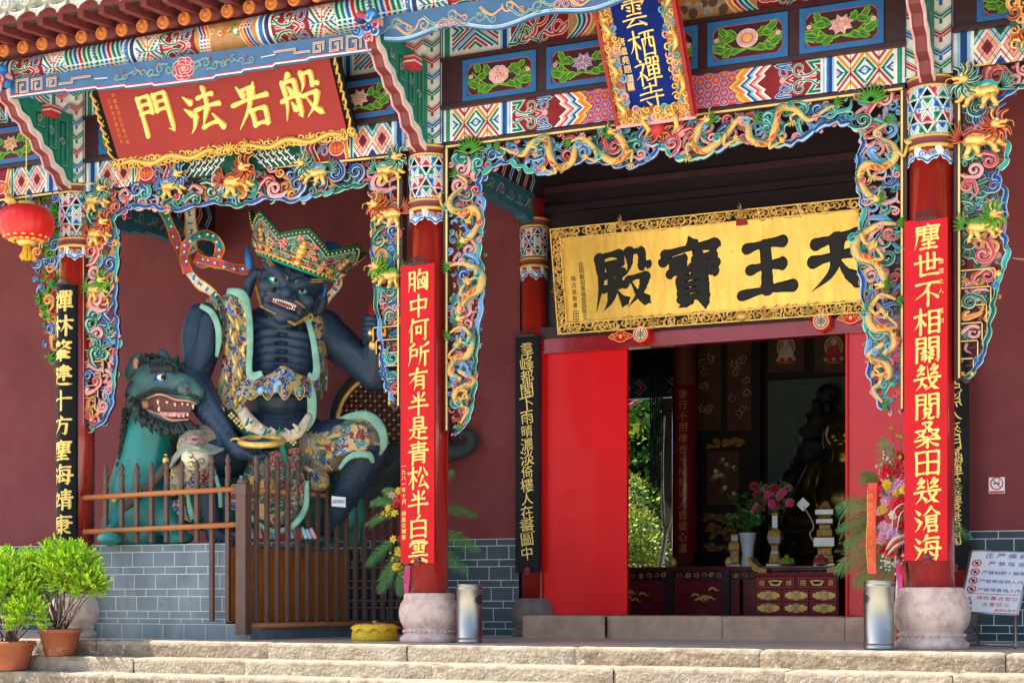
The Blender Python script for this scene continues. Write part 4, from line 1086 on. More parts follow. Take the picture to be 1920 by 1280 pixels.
# --- doorway
b = MB(); b.box(.10, 4.98, 2.58, 2.72, 3.345, 3.515, 'red_beam'); b.box(.10, 4.98, 2.60, 2.70, 3.515, 3.66, 'dark_wood'); b.box(.10, 4.98, 2.565, 2.58, 3.345, 3.372, 'red_beam')
b.box(.10, .17, 2.6, 2.72, .26, 3.345, 'red_beam')
lin = b.build('door_lintel', T, 'glossy dark red lintel over the doorway')
for px, py in ((1203, 627), (1541, 603)):
    c = at(px, py, 2.50); b = MB(); hx = [(.115 * math.cos(k * math.pi / 3 + math.pi / 2), .115 * math.sin(k * math.pi / 3 + math.pi / 2)) for k in range(6)]
    b.prism(hx, lambda u, v, w_: (c.x + u, c.y - w_, c.z + v), -.1, .03, 'red_door'); b.prism([(a * .9, d * .9) for a, d in hx], lambda u, v, w_: (c.x + u, c.y - w_, c.z + v), .03, .04, 'red_door')
    p = Paint(b, lambda u, v, w_: (c.x + u, c.y - .04 - w_, c.z + v), .001, .0004)
    p.disc(0, 0, .088, .088, 'gold_letter', 28); p.disc(0, 0, .080, .080, 'cream', 28)
    ring = [(.070 * math.cos(t), .070 * math.sin(t)) for t in np.linspace(0, 2 * math.pi, 24, endpoint=False)]
    p.ribbon(ring, .009, 'red_d', True)
    for pts in ([(0, .06), (0, -.06)], [(-.05, 0), (.05, 0)], [(-.035, .035), (-.035, .02), (.035, .02), (.035, .035)], [(-.035, -.035), (-.035, -.02), (.035, -.02), (.035, -.035)]): p.ribbon(pts, .010, 'red_d')
    b.build('door_peg', lin, 'hexagonal red door peg with a round gold longevity emblem')
for px, py in ((1165, 631), (1596, 596)):
    c = at(px, py, 2.56); b = MB(); pl = [(.14 * math.cos(t) * (1 + .12 * math.cos(4 * t)), .062 * math.sin(t) * (1 + .15 * math.cos(4 * t))) for t in np.linspace(0, 2 * math.pi, 28, endpoint=False)]
    mp = lambda u, v, w_: (c.x + u, c.y - w_, c.z + v)
    b.prism(pl, mp, 0, .02, 'red_door'); p = Paint(b, lambda u, v, w_: mp(u, v, .02 + w_), .001, .0004); p.ribbon([(a * .93, d * .9) for a, d in pl], .008, 'gold_letter', True)
    for sg in (1, -1):
        for a, d in ((.05, .02), (.08, -.015), (.095, .02)): p.curl(sg * a, d, .024, a * 40, 'gold', 1, sg, wd=.4)
    p.disc(0, 0, .02, .025, 'gold_letter', 8)
    b.build('lintel_plaque', lin, 'small red plaque with gilt flowers beside the door peg')
b = MB(); b.box(.171, 1.225, 2.64, 2.70, .262, 3.344, 'red_door'); b.box(1.20, 1.235, 2.61, 2.638, .262, 3.344, 'red_door')
b.build('door_panel', T, 'plain bright red door panel left of the opening')
b = MB(); b.box(3.785, 4.84, 2.64, 2.70, .262, 3.344, 'red_leaf'); b.box(3.775, 3.80, 2.60, 2.638, .262, 3.344, 'red_door')
b.build('door_panel', T, 'glossy wrinkled red door panel right of the opening')
b = MB(); x = .16
for L in (1.02, 1.35, 1.35, 1.2):
    rough_block(b, x, min(x + L, 4.95) - .006, 2.1 if L > 1.1 else 2.04, 2.75, -.02, .258, 'sill_stone', .006); x += L
b.build('door_sill', T, 'raised brown stone door sill')
b = MB(); b.box(.0, .171, 2.55, 2.75, .0, .45, 'grey_stone'); b.build('sill_stone', T)


# --- carved screens around the bays
def inside(poly, x, y):
    r = False; n = len(poly)
    for i in range(n):
        (a, b_), (c, d) = poly[i], poly[i - 1]
        if (b_ > y) != (d > y) and x < (c - a) * (y - b_) / (d - b_) + a: r = not r
    return r


def px2(pts, Y=-.06): return [tuple((q := at(a, b_, Y), q.x, q.z)[1:]) for a, b_ in pts]


def edge_dist(poly, x, y):
    m_ = 9
    for i in range(len(poly)):
        a = np.array(poly[i]); c = np.array(poly[i - 1]); d = c - a; t = max(0, min(1, np.dot((x - a[0], y - a[1]), d) / (d @ d + 1e-9)))
        m_ = min(m_, np.hypot(*(a + d * t - (x, y))))
    return m_


def scrollwork(name, parent, poly, sp, size, schs, seed, contour=None, Y=-.06, lab=None):
    R_ = random.Random(seed); mb = MB(); mp = front(Y); pts = []; xs0 = [q[0] for q in poly]; zs0 = [q[1] for q in poly]
    for _ in range(26000):
        x, z = R_.uniform(min(xs0), max(xs0)), R_.uniform(min(zs0), max(zs0))
        if inside(poly, x, z) and all((x - a) ** 2 + (z - c) ** 2 > sp * sp for a, c in pts): pts.append((x, z))
    for x, z in pts:
        d = edge_dist(poly, x, z); r = min(size * R_.uniform(.75, 1.2), max(d * 1.05, size * .45)); sc = R_.choice(schs); w0 = R_.uniform(-.05, .035)
        a0 = R_.uniform(0, 6.28); di = R_.choice((1, -1)); kind = R_.random()
        if kind < .62:    # spiral cloud head with two lobes behind
            n = 20; P0 = []
            for i in range(n + 1):
                t = i / n; rr = r * (1 - .85 * t); a = a0 + di * 1.45 * 2 * math.pi * t; P0.append((x + rr * math.cos(a) * 1.1, z + rr * math.sin(a)))
            tl = [(x + 2.0 * r * math.cos(a0 - di * .9), z + 1.7 * r * math.sin(a0 - di * .9)), (x + 1.5 * r * math.cos(a0 - di * .4), z + 1.3 * r * math.sin(a0 - di * .4))]
            P0 = spline(tl + [P0[0]], 4)[:-1] + P0
            relief(mb, mp, P0, [r * .62 * min(1, .35 + i / 8) * (1 - .5 * i / len(P0)) for i in range(len(P0))], .022, sc, w0)
        else:             # sweeping ribbon or leaf
            L = r * R_.uniform(2.2, 3.2); c, s = math.cos(a0), math.sin(a0); q = lambda u, v: (x + (u * c - v * s), z + (u * s + v * c))
            P0 = spline([q(-L * .5, -r * .4), q(-L * .2, r * .45), q(L * .15, r * .1), q(L * .45, -r * .5), q(L * .32, -r * .95), q(L * .12, -r * .7)], 5)
            if not inside(poly, *P0[0]): P0 = [np.array((x, z)) + (p_ - np.array((x, z))) * .55 for p_ in P0]
            relief(mb, mp, P0, [r * .72 * math.sin(math.pi * (.12 + .8 * (1 - i / len(P0)))) for i in range(len(P0))], .02, sc, w0 - .02)
    if contour:
        S = spline(contour, 10); n = len(S); k = 0; cc = ('blue', 'teal', 'green', 'blue', 'sky', 'blue', 'orange' if name == 'x' else 'teal')
        while k < n - 6:
            L = R_.randint(6, 11); seg = S[k:k + L + 3]; nn = len(seg)
            seg = [s_ + np.array((.012 * math.sin(i * 1.1 + k), .012 * math.cos(i * .9 + k))) for i, s_ in enumerate(seg)]
            if nn > 4: relief(mb, mp, seg, [.060 * max(.3, math.sin(math.pi * (i + .8) / (nn + .6))) for i in range(nn)], .03, R_.choice(cc), .01)
            k += L
    return mb.build(name, parent, lab)


def head(mb, mp, u, v, w_, s, fl, mane='leaf', gold='gold'):
    """beast or dragon head in profile; fl=+1 looks right"""
    q = lambda a, b_, c: mp(u + fl * a * s, v + b_ * s, w_ + c * s)
    mb.sphere(q(0, 0, 0), (.42 * s, .36 * s, .36 * s), gold, 10, 8); mb.sphere(q(.45, .05, .05), (.36 * s, .25 * s, .2 * s), gold, 10, 8); mb.sphere(q(.72, .12, .06), (.15 * s, .12 * s, .13 * s), gold, 8, 6)
    mb.sphere(q(.35, -.28, .03), (.36 * s, .22 * s, .10 * s), gold, 10, 8); mb.sphere(q(.48, -.12, .10), (.20 * s, .18 * s, .06 * s), 'red_m', 8, 6)
    mb.sphere(q(.12, .26, .34), .13 * s, 'white', 8, 6); mb.sphere(q(.15, .27, .44), .07 * s, 'black', 6, 5)
    for k in range(2):
        P0 = spline([q(-.1, .25, .1 - .3 * k), q(-.35, .7, .1 - .3 * k), q(-.25, 1.1, .1 - .3 * k), q(-.55, 1.35, 0)], 4); mb.tube(P0, [.09 * s * (1 - .8 * i / len(P0)) for i in range(len(P0))], gold, 6)
    for k in range(7):
        a = 1.9 + k * .42; L = s * (.95 if k % 2 else .75)
        P0 = [(u + fl * (.35 * s * math.cos(a)), v + .35 * s * math.sin(a)), (u + fl * (.7 * L * math.cos(a + .15)), v + .7 * L * math.sin(a + .15)), (u + fl * (1.25 * L * math.cos(a - .1)), v + 1.25 * L * math.sin(a - .1))]
        P0 = spline(P0, 4); relief(mb, mp, P0, [.24 * s * (1 - .85 * i / len(P0)) for i in range(len(P0))], .02, mane, w_ - .01)
    P0 = spline([q(.8, .1, .1), q(1.2, .0, .15), q(1.3, -.4, .1)], 4); mb.tube(P0, .03 * s, gold, 5)


def claw(mb, mp, P0, w_, r, mt='scales'):
    S = spline(P0, 5); mb.tube([mp(a, b_, w_ + .01 * math.sin(i)) for i, (a, b_) in enumerate(S)], [r * (1 - .45 * i / len(S)) for i in range(len(S))], mt, 8)
    e = S[-1]; d = S[-1] - S[-3]; a0 = math.atan2(d[1], d[0])
    for k in (-.8, -.25, .3, .85):
        t = (e[0] + r * 2.4 * math.cos(a0 + k), e[1] + r * 2.4 * math.sin(a0 + k)); t2 = (t[0] + r * 1.2 * math.cos(a0 + k - .7), t[1] + r * 1.2 * math.sin(a0 + k - .7))
        mb.tube([mp(e[0], e[1], w_), mp(*t, w_ + .018), mp(*t2, w_)], [r * .5, r * .38, r * .1], 'gold', 6)


def dragon(parent, px, r, fl, cx=None, hs=.075, hd=True, Y=-.06, legs=(.3, .62), mane='leaf', w_=.055):
    P0 = px2(px, Y)
    if cx is not None: P0 = [(2 * cx - a, b_) for a, b_ in P0]; fl = -fl
    S = spline(P0, 8); n = len(S); mb = MB(); mp = front(Y)
    R0 = [r * min(1, .35 + 1.6 * t) * (1 if t < .8 else 1 - .25 * (t - .8) / .2) for t in [i / (n - 1) for i in range(n)]]
    mb.tube([mp(a, b_, w_ + .022 * math.sin(i * .35)) for i, (a, b_) in enumerate(S)], R0, 'scales', 12)
    # red belly flash and the crest of fins
    i0, i1 = int(n * .42), int(n * .74); side = -1 if fl > 0 else 1
    def off(k, f):
        t = S[min(k + 1, n - 1)] - S[max(k - 1, 0)]; t = t / (np.linalg.norm(t) + 1e-9); return S[k] + np.array([-t[1], t[0]]) * f
    seg = [off(k, side * R0[k] * .42) for k in range(i0, i1)]
    relief(mb, mp, seg, [R0[i0] * 1.5 * math.sin(math.pi * (j + .6) / (len(seg) + .2)) for j in range(len(seg))], .016, 'belly', w_ + r * .80)
    for j, k in enumerate(range(i0, i1, 3)):
        a = off(k, side * R0[k] * .95); c = off(min(k + 2, n - 1), -side * R0[k] * .1); mb.tube([mp(*a, w_ + r * 1.1), mp(*c, w_ + r * 1.32)], [.010, .004], 'scales', 5)
    fin = [off(k, -side * R0[k] * .9) for k in range(3, n - 2)]
    relief(mb, mp, fin, [R0[3 + j] * .45 * (1 + .4 * math.sin(j * 2.4)) for j in range(len(fin))], .012, 'green', w_ + r * .35)
    for f in legs:
        k = int(n * f); d = off(k, side * r * 3.2); m_ = off(min(n - 1, k + 3), side * r * 2.0)
        claw(mb, mp, [S[k], m_, d], w_ + r * .5, r * .55)
    # tail tuft
    t = S[0] - S[2]; a0 = math.atan2(t[1], t[0])
    for k in range(5):
        a = a0 + (k - 2) * .35; L = r * 2.6; Q = spline([S[0], (S[0][0] + L * .5 * math.cos(a + .2), S[0][1] + L * .5 * math.sin(a + .2)), (S[0][0] + L * math.cos(a), S[0][1] + L * math.sin(a))], 4)
        relief(mb, mp, Q, [.022 * (1 - .8 * i / len(Q)) for i in range(len(Q))], .012, mane, w_)
    for j, f in enumerate((.16, .36, .78, .9)):
        k = int(n * f); q = off(k, (-1) ** j * R0[k] * .8); rr = r * (.85 + .3 * (j % 2))
        P1 = [(q[0] + rr * (1 - .8 * t) * math.cos(j * 2 + 8 * t), q[1] + rr * (1 - .8 * t) * math.sin(j * 2 + 8 * t)) for t in [i / 14 for i in range(15)]]
        P1 = [(P1[0][0] - (P1[1][1] - P1[0][1]) * 0 - 2.2 * rr * math.cos(j * 2 + 1.2), P1[0][1] - 1.4 * rr * math.sin(j * 2 + 1.2))] + P1
        relief(mb, mp, P1, [rr * .62 * min(1, .3 + i / 5) * (1 - .4 * i / 16) for i in range(len(P1))], .02, ('sky', 'pink', 'teal', 'red')[(j + n) % 4], w_ + r * .75)
    if hd: head(mb, mp, S[-1][0], S[-1][1], w_ + .05, hs, fl, mane)
    return mb.build('dragon', parent)


def beast(parent, px, py, s, fl, rot=0., mane='flame', back='blue', Y=-.06, cx=None):
    c = at(px, py, Y); mb = MB(); u0, v0 = c.x, c.z
    if cx is not None: u0 = 2 * cx - u0; fl = -fl
    cr, sr = math.cos(rot * fl), math.sin(rot * fl)
    def mp(u, v, w_):  # local frame of the animal
        a, b_ = fl * u * s, v * s; return (u0 + a * cr - b_ * sr, Y - w_ * s, v0 + a * sr + b_ * cr)
    mb.tube([mp(*q) for q in ((-.75, .05, .30), (-.5, .12, .42), (0, .0, .46), (.4, .12, .46), (.62, .3, .46))], [s * k for k in (.22, .32, .27, .33, .30)], 'gold', 12)
    for k, (a, b_, x2, y2) in enumerate(((-.55, -.05, -.80, -.62), (-.4, -.1, -.20, -.68), (.35, -.1, .60, -.62), (.45, .0, .95, -.40))):
        mb.tube([mp(a, b_, .5), mp((a + x2) / 2 + .1, (b_ + y2) / 2, .58 if k % 2 else .45), mp(x2, y2, .5)], [s * .20, s * .15, s * .12], 'gold', 8); mb.sphere(mp(x2 + .07, y2 - .03, .52), (s * .15, s * .12, s * .09), 'gold', 8, 6)
    m2 = lambda u, v, w_: mp(u, v, w_ / s)
    hm = lambda u, v, w_: (u, Y - w_, v); hp = mp(.80, .50, .5)
    for k in range(10):
        a = .9 + k * .52; P0 = spline([(.80 + .2 * math.cos(a), .5 + .2 * math.sin(a)), (.80 + .55 * math.cos(a + .2), .5 + .55 * math.sin(a + .2)), (.80 + .85 * math.cos(a - .1), .5 + .85 * math.sin(a - .1))], 3); relief(mb, m2, P0, [.30 * (1 - .8 * i / len(P0)) for i in range(len(P0))], .05 * s, mane, .72 * s)
    head(mb, hm, hp[0], hp[2], .95 * s, s * .62, fl, mane)
    P0 = spline([(-.75, .25), (-.3, .42), (.1, .32), (.5, .55)], 5); relief(mb, m2, P0, [.26 * (1 + .3 * math.sin(i * 2.2)) for i in range(len(P0))], .05 * s, back, .60 * s)
    for k in range(6):
        a = 1.7 + k * .33; P0 = spline([(-.75, .2), (-.85 + .35 * math.cos(a), .25 + .4 * math.sin(a)), (-.8 + .75 * math.cos(a), .3 + .85 * math.sin(a))], 4)
        relief(mb, m2, P0, [.22 * (1 - .85 * i / len(P0)) for i in range(len(P0))], .06 * s, mane, .4 * s)
    return mb.build('carved_beast', parent)


def screen_frame(name_label, segs, Y=-.06):
    b = MB()
    for (x0, z0, x1, z1, dark) in segs:
        d = Vector((x1 - x0, 0, z1 - z0)); L = d.length; d.normalize(); nrm = Vector((-d.z, 0, d.x)); c = Vector(((x0 + x1) / 2, Y + .02, (z0 + z1) / 2))
        b.obox(c + nrm * .0, d * L / 2, (0, .05, 0), nrm * .030, 'dark_wood'); b.obox(c + Vector((0, -.055, 0)) - nrm * .014 * dark, d * (L / 2 - .016), (0, .008, 0), nrm * .009, 'gold_letter')
    return b.build('carved_screen', T, name_label)


cxd = (XM + XR) / 2
fr = screen_frame('carved screen of gold dragons among clouds framing the doorway', [(.225, 5.115, 4.905, 5.115, 1), (.235, 5.10, .235, 2.17, -1), (4.895, 5.10, 4.895, 2.17, 1)])
Lc = [(1265, 262), (1240, 275), (1215, 300), (1180, 312), (1140, 306), (1100, 300), (1060, 312), (1020, 325), (990, 318), (955, 305), (925, 312), (905, 340), (912, 380), (910, 430), (905, 470), (913, 530), (905, 600), (898, 680), (895, 740), (882, 790), (858, 815)]
Lc = [(x - (6 if y > 330 else 0), y) for x, y in Lc]; Lc = px2(Lc); xr_ = at(840, 300, -.06).x
halfp = [(cxd, 5.09), (xr_ + .03, 5.09), (xr_ + .03, 2.15)] + Lc[::-1] + [(cxd, Lc[0][1])]
full = [(2 * cxd - a, b_) for a, b_ in halfp]
CL = ['sky', 'blue', 'teal', 'green', 'pink', 'red', 'sky', 'teal', 'pink']
scrollwork('cloud_scrollwork', fr, halfp, .078, .068, CL, 3, Lc); scrollwork('cloud_scrollwork', fr, full, .078, .068, CL, 4, [(2 * cxd - a, b_) for a, b_ in Lc])
DR = [([(942, 279), (965, 288), (985, 292), (1005, 270), (1030, 262), (1036, 292), (1050, 316), (1078, 305), (1085, 275), (1112, 262)], .032, 1, False), ([(1075, 268), (1100, 264), (1128, 290), (1155, 306), (1176, 290), (1168, 262), (1152, 252)], .036, 1, True),
      ([(862, 330), (880, 345), (853, 368), (850, 392), (872, 400), (893, 393), (903, 412), (892, 440), (876, 455)], .036, 1, True), ([(848, 500), (875, 497), (906, 512), (906, 542), (880, 560), (866, 585), (868, 600)], .040, 1, True),
      ([(848, 625), (872, 615), (890, 640), (882, 668), (857, 675), (850, 700), (868, 712)], .034, 1, False), ([(866, 696), (890, 715), (860, 735), (862, 758), (882, 770), (868, 795)][::-1], .030, 1, False)]
for px, r, fl, hd in DR:
    for c_ in (None, cxd): dragon(fr, px, r, fl, c_, .085, hd)
# flaming pearl at the middle of the top rail, hidden partly by the hanging board
b = MB(); c = at(1238, 245, -.06); mp = front(-.06); b.sphere((c.x, -.16, c.z), .075, 'red_m', 14, 10)
for k in range(9):
    a = k * .7; P0 = spline([(c.x + .05 * math.cos(a), c.z + .05 * math.sin(a)), (c.x + .11 * math.cos(a + .25), c.z + .10 * math.sin(a + .25)), (c.x + .18 * math.cos(a), c.z + .15 * math.sin(a))], 4)
    relief(b, mp, P0, [.05 * (1 - .8 * i / len(P0)) for i in range(len(P0))], .02, 'flame', .06)
b.build('flaming_pearl', fr)
b = MB()
for k in range(11):
    for sg in (0, 1):
        c = at(885, 283, -.06); ux = c.x if not sg else 2 * cxd - c.x; a = math.pi / 2 + (k - 5) * .27
        P0 = spline([(ux, c.z - .03), (ux + .08 * math.cos(a), c.z - .03 + .08 * math.sin(a)), (ux + .17 * math.cos(a), c.z - .03 + .17 * math.sin(a))], 3)
        relief(b, front(-.06), P0, [.04, .04, .034, .028, .02, .012, .004][:len(P0)], .02, 'leaf', .07)
b.build('tail_plume', fr)

fr = screen_frame('carved screen of gold beasts and ribbons framing the statue niche', [(-4.425, 5.215, -.30, 5.085, 1), (-4.425, 5.21, -4.425, 2.42, -1), (-.30, 5.08, -.30, 2.45, 1)])
Ln = [(690, 345), (655, 352), (620, 362), (590, 366), (555, 376), (500, 372), (450, 386), (400, 380), (330, 394), (285, 387), (240, 392), (214, 412), (222, 450), (219, 520), (217, 580), (222, 620), (216, 700), (211, 755), (195, 790), (173, 802)]
Rn = [(690, 345), (712, 362), (704, 400), (700, 470), (706, 560), (716, 640), (720, 700), (732, 735), (742, 760)]
Lw, Rw = px2(Ln), px2(Rn); c_ = -.31
nich = [(-4.40, 5.19), (-4.40, 2.45)] + Lw[::-1] + Rw[1:] + [(-.32, 2.42), (-.32, 5.06)]
SL = ['blue', 'green', 'red', 'orange', 'pink', 'teal', 'blue', 'green', 'pink']
scrollwork('cloud_scrollwork', fr, nich, .095, .085, SL, 5, Lw); scrollwork('cloud_scrollwork', fr, [(-.66, 4.7), (-.32, 4.7), (-.32, 2.5), (-.45, 2.5)], .10, .08, SL, 6, Rw)
for px, py, s, fl, mn, bk in ((188, 378, .17, 1, 'green', 'teal'), (192, 440, .17, 1, 'flame', 'flame'), (188, 545, .15, 1, 'lime', 'leaf'), (330, 352, .17, 1, 'blue', 'sky'), (452, 345, .20, 1, 'flame', 'flame'), (598, 328, .17, -1, 'green', 'sky'),
                              (735, 322, .17, 1, 'green', 'teal'), (735, 405, .17, -1, 'flame', 'flame'), (735, 520, .16, -1, 'lime', 'leaf')):
    beast(fr, px, py, s, fl, .15, mn, bk)
# geometric gilt fret at the foot of each side
def foot_fret(parent, x0, fl, z0, z1, wd):
    b = MB(); Y = -.06; n = 6
    for k in range(n):
        z = z1 - (z1 - z0) * k / n; L = wd * (1 - .75 * k / n)
        for (a, c, d, e_) in ((0, L, z, z), (L, L, z, z - (z1 - z0) / n)):
            xa, xb = sorted((x0 + fl * a, x0 + fl * c)); za, zb_ = sorted((d, e_)); b.box(xa - .012, xb + .012, Y - .02, Y + .03, za - .012, zb_ + .012, 'dark_wood'); b.box(xa - .004, xb + .004, Y - .028, Y - .02, za - .004, zb_ + .004, 'gold_letter')
        xm = x0 + fl * L * .5; b.box(min(xm, x0 + fl * L) - .01, max(xm, x0 + fl * L) + .01, Y - .02, Y + .03, z - .07, z - .055, 'dark_wood')
    c0 = (x0 + fl * .05, z0 - .02)
    P0 = [(c0[0] + fl * .05 * (1 - .8 * t) * math.cos(t * 8), c0[1] + .05 * (1 - .8 * t) * math.sin(t * 8)) for t in [i / 14 for i in range(15)]]
    b.tube([(a, Y, z) for a, z in P0], .022, 'dark_wood', 8); b.sphere((x0 + fl * .1, Y - .03, z0 + .02), .022, 'gold', 8, 6); b.sphere((x0 + fl * (wd + .03), Y - .02, z1 - .05), .032, 'gold', 8, 6)
    b.build('fret_foot', parent)
foot_fret(fr, -4.40, 1, 2.48, 3.3, .30); foot_fret(fr, -.32, -1, 2.48, 3.3, .30)

fr = screen_frame('carved screen of gold beasts right of the right column', [(5.375, 5.235, 9.3, 5.235, 1), (5.375, 5.23, 5.375, 2.42, -1)])
Rc = [(1960, 155), (1920, 160), (1885, 180), (1862, 205), (1884, 255), (1888, 300), (1866, 330), (1884, 360), (1882, 440), (1888, 480), (1868, 540), (1858, 600), (1846, 655), (1830, 690), (1808, 712)]
Rc = px2(Rc); rp = [(6.4, 5.21), (5.40, 5.21), (5.40, 2.43)] + Rc[::-1]
scrollwork('cloud_scrollwork', fr, rp, .085, .072, SL, 8, Rc)
for px, py, s, fl, mn, bk in ((1842, 178, .19, -1, 'green', 'teal'), (1842, 268, .19, 1, 'flame', 'flame'), (1842, 430, .16, 1, 'lime', 'leaf')): beast(fr, px, py, s, fl, .1, mn, bk)
foot_fret(fr, 5.40, 1, 2.45, 3.4, .30)

fr = screen_frame('carved screen of cranes and pines left of the left column', [(-8.6, 5.16, -4.72, 5.16, 1), (-4.72, 5.15, -4.72, 2.9, 1)])
Lo = [(-40, 395), (0, 398), (40, 400), (75, 405), (64, 450), (62, 500), (68, 560), (80, 620), (95, 680), (104, 695)]
Lo = px2(Lo); lp = [(-5.9, 5.14), (-4.74, 5.14), (-4.74, 3.05)] + Lo[::-1]
scrollwork('pine_scrollwork', fr, lp, .085, .065, ['leaf', 'orange', 'leaf', 'flame', 'blue', 'leaf'], 9, None)
for px, py, s in ((30, 380, .20), (85, 440, .20), (98, 415, .16)):
    c = at(px, py, -.06); b = MB(); q = lambda u, v, w_: (c.x + u * s, -.16 - w_ * s, c.z + v * s)
    b.tube([q(*t) for t in ((-.2, .3, 0), (.0, .1, .1), (.35, -.25, 0))], [.12 * s, .32 * s, .12 * s], 'gold', 10); b.tube([q(*t) for t in ((-.1, .2, 0), (-.35, .5, .05), (-.25, .85, 0), (-.4, 1.0, 0))], [.14 * s, .08 * s, .07 * s, .09 * s], 'gold', 8)
    b.tube([q(-.45, 1.0, 0), q(-.75, .95, 0)], [.05 * s, .01 * s], 'gold', 6); b.tube([q(0, -.1, 0), q(.0, -.9, 0)], .03 * s, 'gold', 6); b.tube([q(.12, -.1, 0), q(.18, -.9, 0)], .03 * s, 'gold', 6)
    for k in range(4): b.tube([q(.1, .1 - .1 * k, .2), q(.6, -.15 - .14 * k, .1)], [.10 * s, .02 * s], 'gold', 6)
    b.build('gold_crane', fr)


def hit(px, py, P0, N):
    u = (px - 960) / FPX; d = Vector((-RY + u * RX, RX + u * RY, -(py - HOR) / FPX)); o = Vector((CX, CY, CZ)); P0 = Vector(P0); N = Vector(N)
    return o + d * ((P0 - o).dot(N) / d.dot(N))


class Board:
    """a leaning board: origin at its lower left corner, v runs up the board, w out of it"""
    def __init__(s, P0, top, width):
        s.P0 = Vector(P0); V = Vector(top) - s.P0; s.H = V.length; s.V = V.normalized(); s.U = Vector((1, 0, 0)); s.N = s.U.cross(s.V); s.W = width

    def mp(s, u, v, w_): return s.P0 + s.U * u + s.V * v + s.N * w_

    def uv(s, px, py):
        q = hit(px, py, s.P0, s.N) - s.P0; return q.dot(s.U), q.dot(s.V)

    def slab(s, mb, u0, u1, v0, v1, w0, w1, mt): mb.prism([(u0, v0), (u1, v0), (u1, v1), (u0, v1)], s.mp, w0, w1, mt)


def carved_border(mb, bd, u0, u1, v0, v1, wd, schs, seed, sp=.07, size=.05, w0=.03, gap_top=False):
    R_ = random.Random(seed); pts = []
    for _ in range(6000):
        u, v = R_.uniform(u0, u1), R_.uniform(v0, v1)
        if u0 + wd < u < u1 - wd and v0 + wd < v < v1 - wd: continue
        if all((u - a) ** 2 + (v - c) ** 2 > sp * sp for a, c in pts): pts.append((u, v))
    for u, v in pts:
        a0 = R_.uniform(0, 6.28); r = size * R_.uniform(.7, 1.2); di = R_.choice((1, -1)); u_ = min(max(u, u0 + r * .6), u1 - r * .6); v_ = min(max(v, v0 + r * .6), v1 - r * .6)
        P0 = [(u_ + r * (1 - .8 * t) * math.cos(a0 + di * 7.5 * t), v_ + r * (1 - .8 * t) * math.sin(a0 + di * 7.5 * t)) for t in [i / 16 for i in range(17)]]
        relief(mb, bd.mp, P0, [r * .6 * (1 - .5 * i / 17) * min(1, .4 + i / 6) for i in range(17)], .018, R_.choice(schs), w0)


# ---------------------------------------------------------------- hanging signboards
P0 = Vector((-3.86, -.22, 5.285)); bd = Board(P0, P0 + Vector((0, -.42, .76)), 3.13)
S = thing('signboard', 'wide red signboard with four large gold characters leaning over the statue niche', 'signboard', P0)
b = MB(); bd.slab(b, 0, bd.W, 0, bd.H, -.04, 0, 'black_lacquer'); b.build('backing', S)
b = MB(); u0, v0 = bd.uv(229, 305); bd.slab(b, .10, bd.W - .10, .085, bd.H, 0, .018, 'red_sign'); b.build('panel', S)
b = MB(); carved_border(b, bd, .0, bd.W, .0, .10, .085, ['gilt'], 11, .050, .045, .016)
for k in range(14):  # dragon bodies winding along the lower edge
    u = .25 + k * .2
for sg in (0, 1):
    P1 = [(.15 + i * .075, .05 + .03 * math.sin(i * .9)) for i in range(17)]
    P1 = [(bd.W - a, c) if sg else (a, c) for a, c in P1]; b.tube([bd.mp(a, c, .04) for a, c in P1], [.018 + .012 * math.sin(i * .2) for i in range(17)], 'gold_paint', 8)
    head(b, bd.mp, P1[-1][0], P1[-1][1], .05, .055, -1 if sg else 1, 'gilt', 'gold_paint')
    for k in range(8):  # phoenix plumes up the sides
        v = .12 + k * .09; x = bd.W - .05 if sg else .05
        b.tube([bd.mp(x, v, .03), bd.mp(x + (.04 if sg else -.04), v + .08, .045), bd.mp(x + (.02 if sg else -.02) * (-1) ** k, v + .16, .03)], [.016, .012, .003], 'gold_paint', 6)
c = MB(); bd_c = (bd.W / 2, .06)
b.sphere(bd.mp(*bd_c, .04), .04, 'gold_paint', 10, 8)
for k in range(7):
    a = math.pi * (k - .0) / 6; b.tube([bd.mp(*bd_c, .04), bd.mp(bd_c[0] + .11 * math.cos(a), bd_c[1] + .09 * math.sin(a), .04)], [.02, .003], 'gold_paint', 6)
b.build('gilt_carving', S, 'gilt carving of dragons along the lower edge')
b = MB(); mp = lambda u, v, w_: bd.mp(u, v, .018 + w_)
for ch, px, py, s in (('門', 295, 213, .43), ('法', 384, 206, .45), ('若', 474, 196, .46), ('般', 566, 178, .46)):
    brush(b, mp, ch, *bd.uv(px, py), s, 'gold_letter', 13.5, .022, .015)
u, v = bd.uv(222, 225); column_text(b, mp, '三寶弟子護法敬獻', u - .03, v + .24, v - .26, .042, 'orange'); column_text(b, mp, '佛曆夏月吉日重修鐫', u + .045, v + .30, v - .28, .045, 'orange')
b.build('lettering', S)

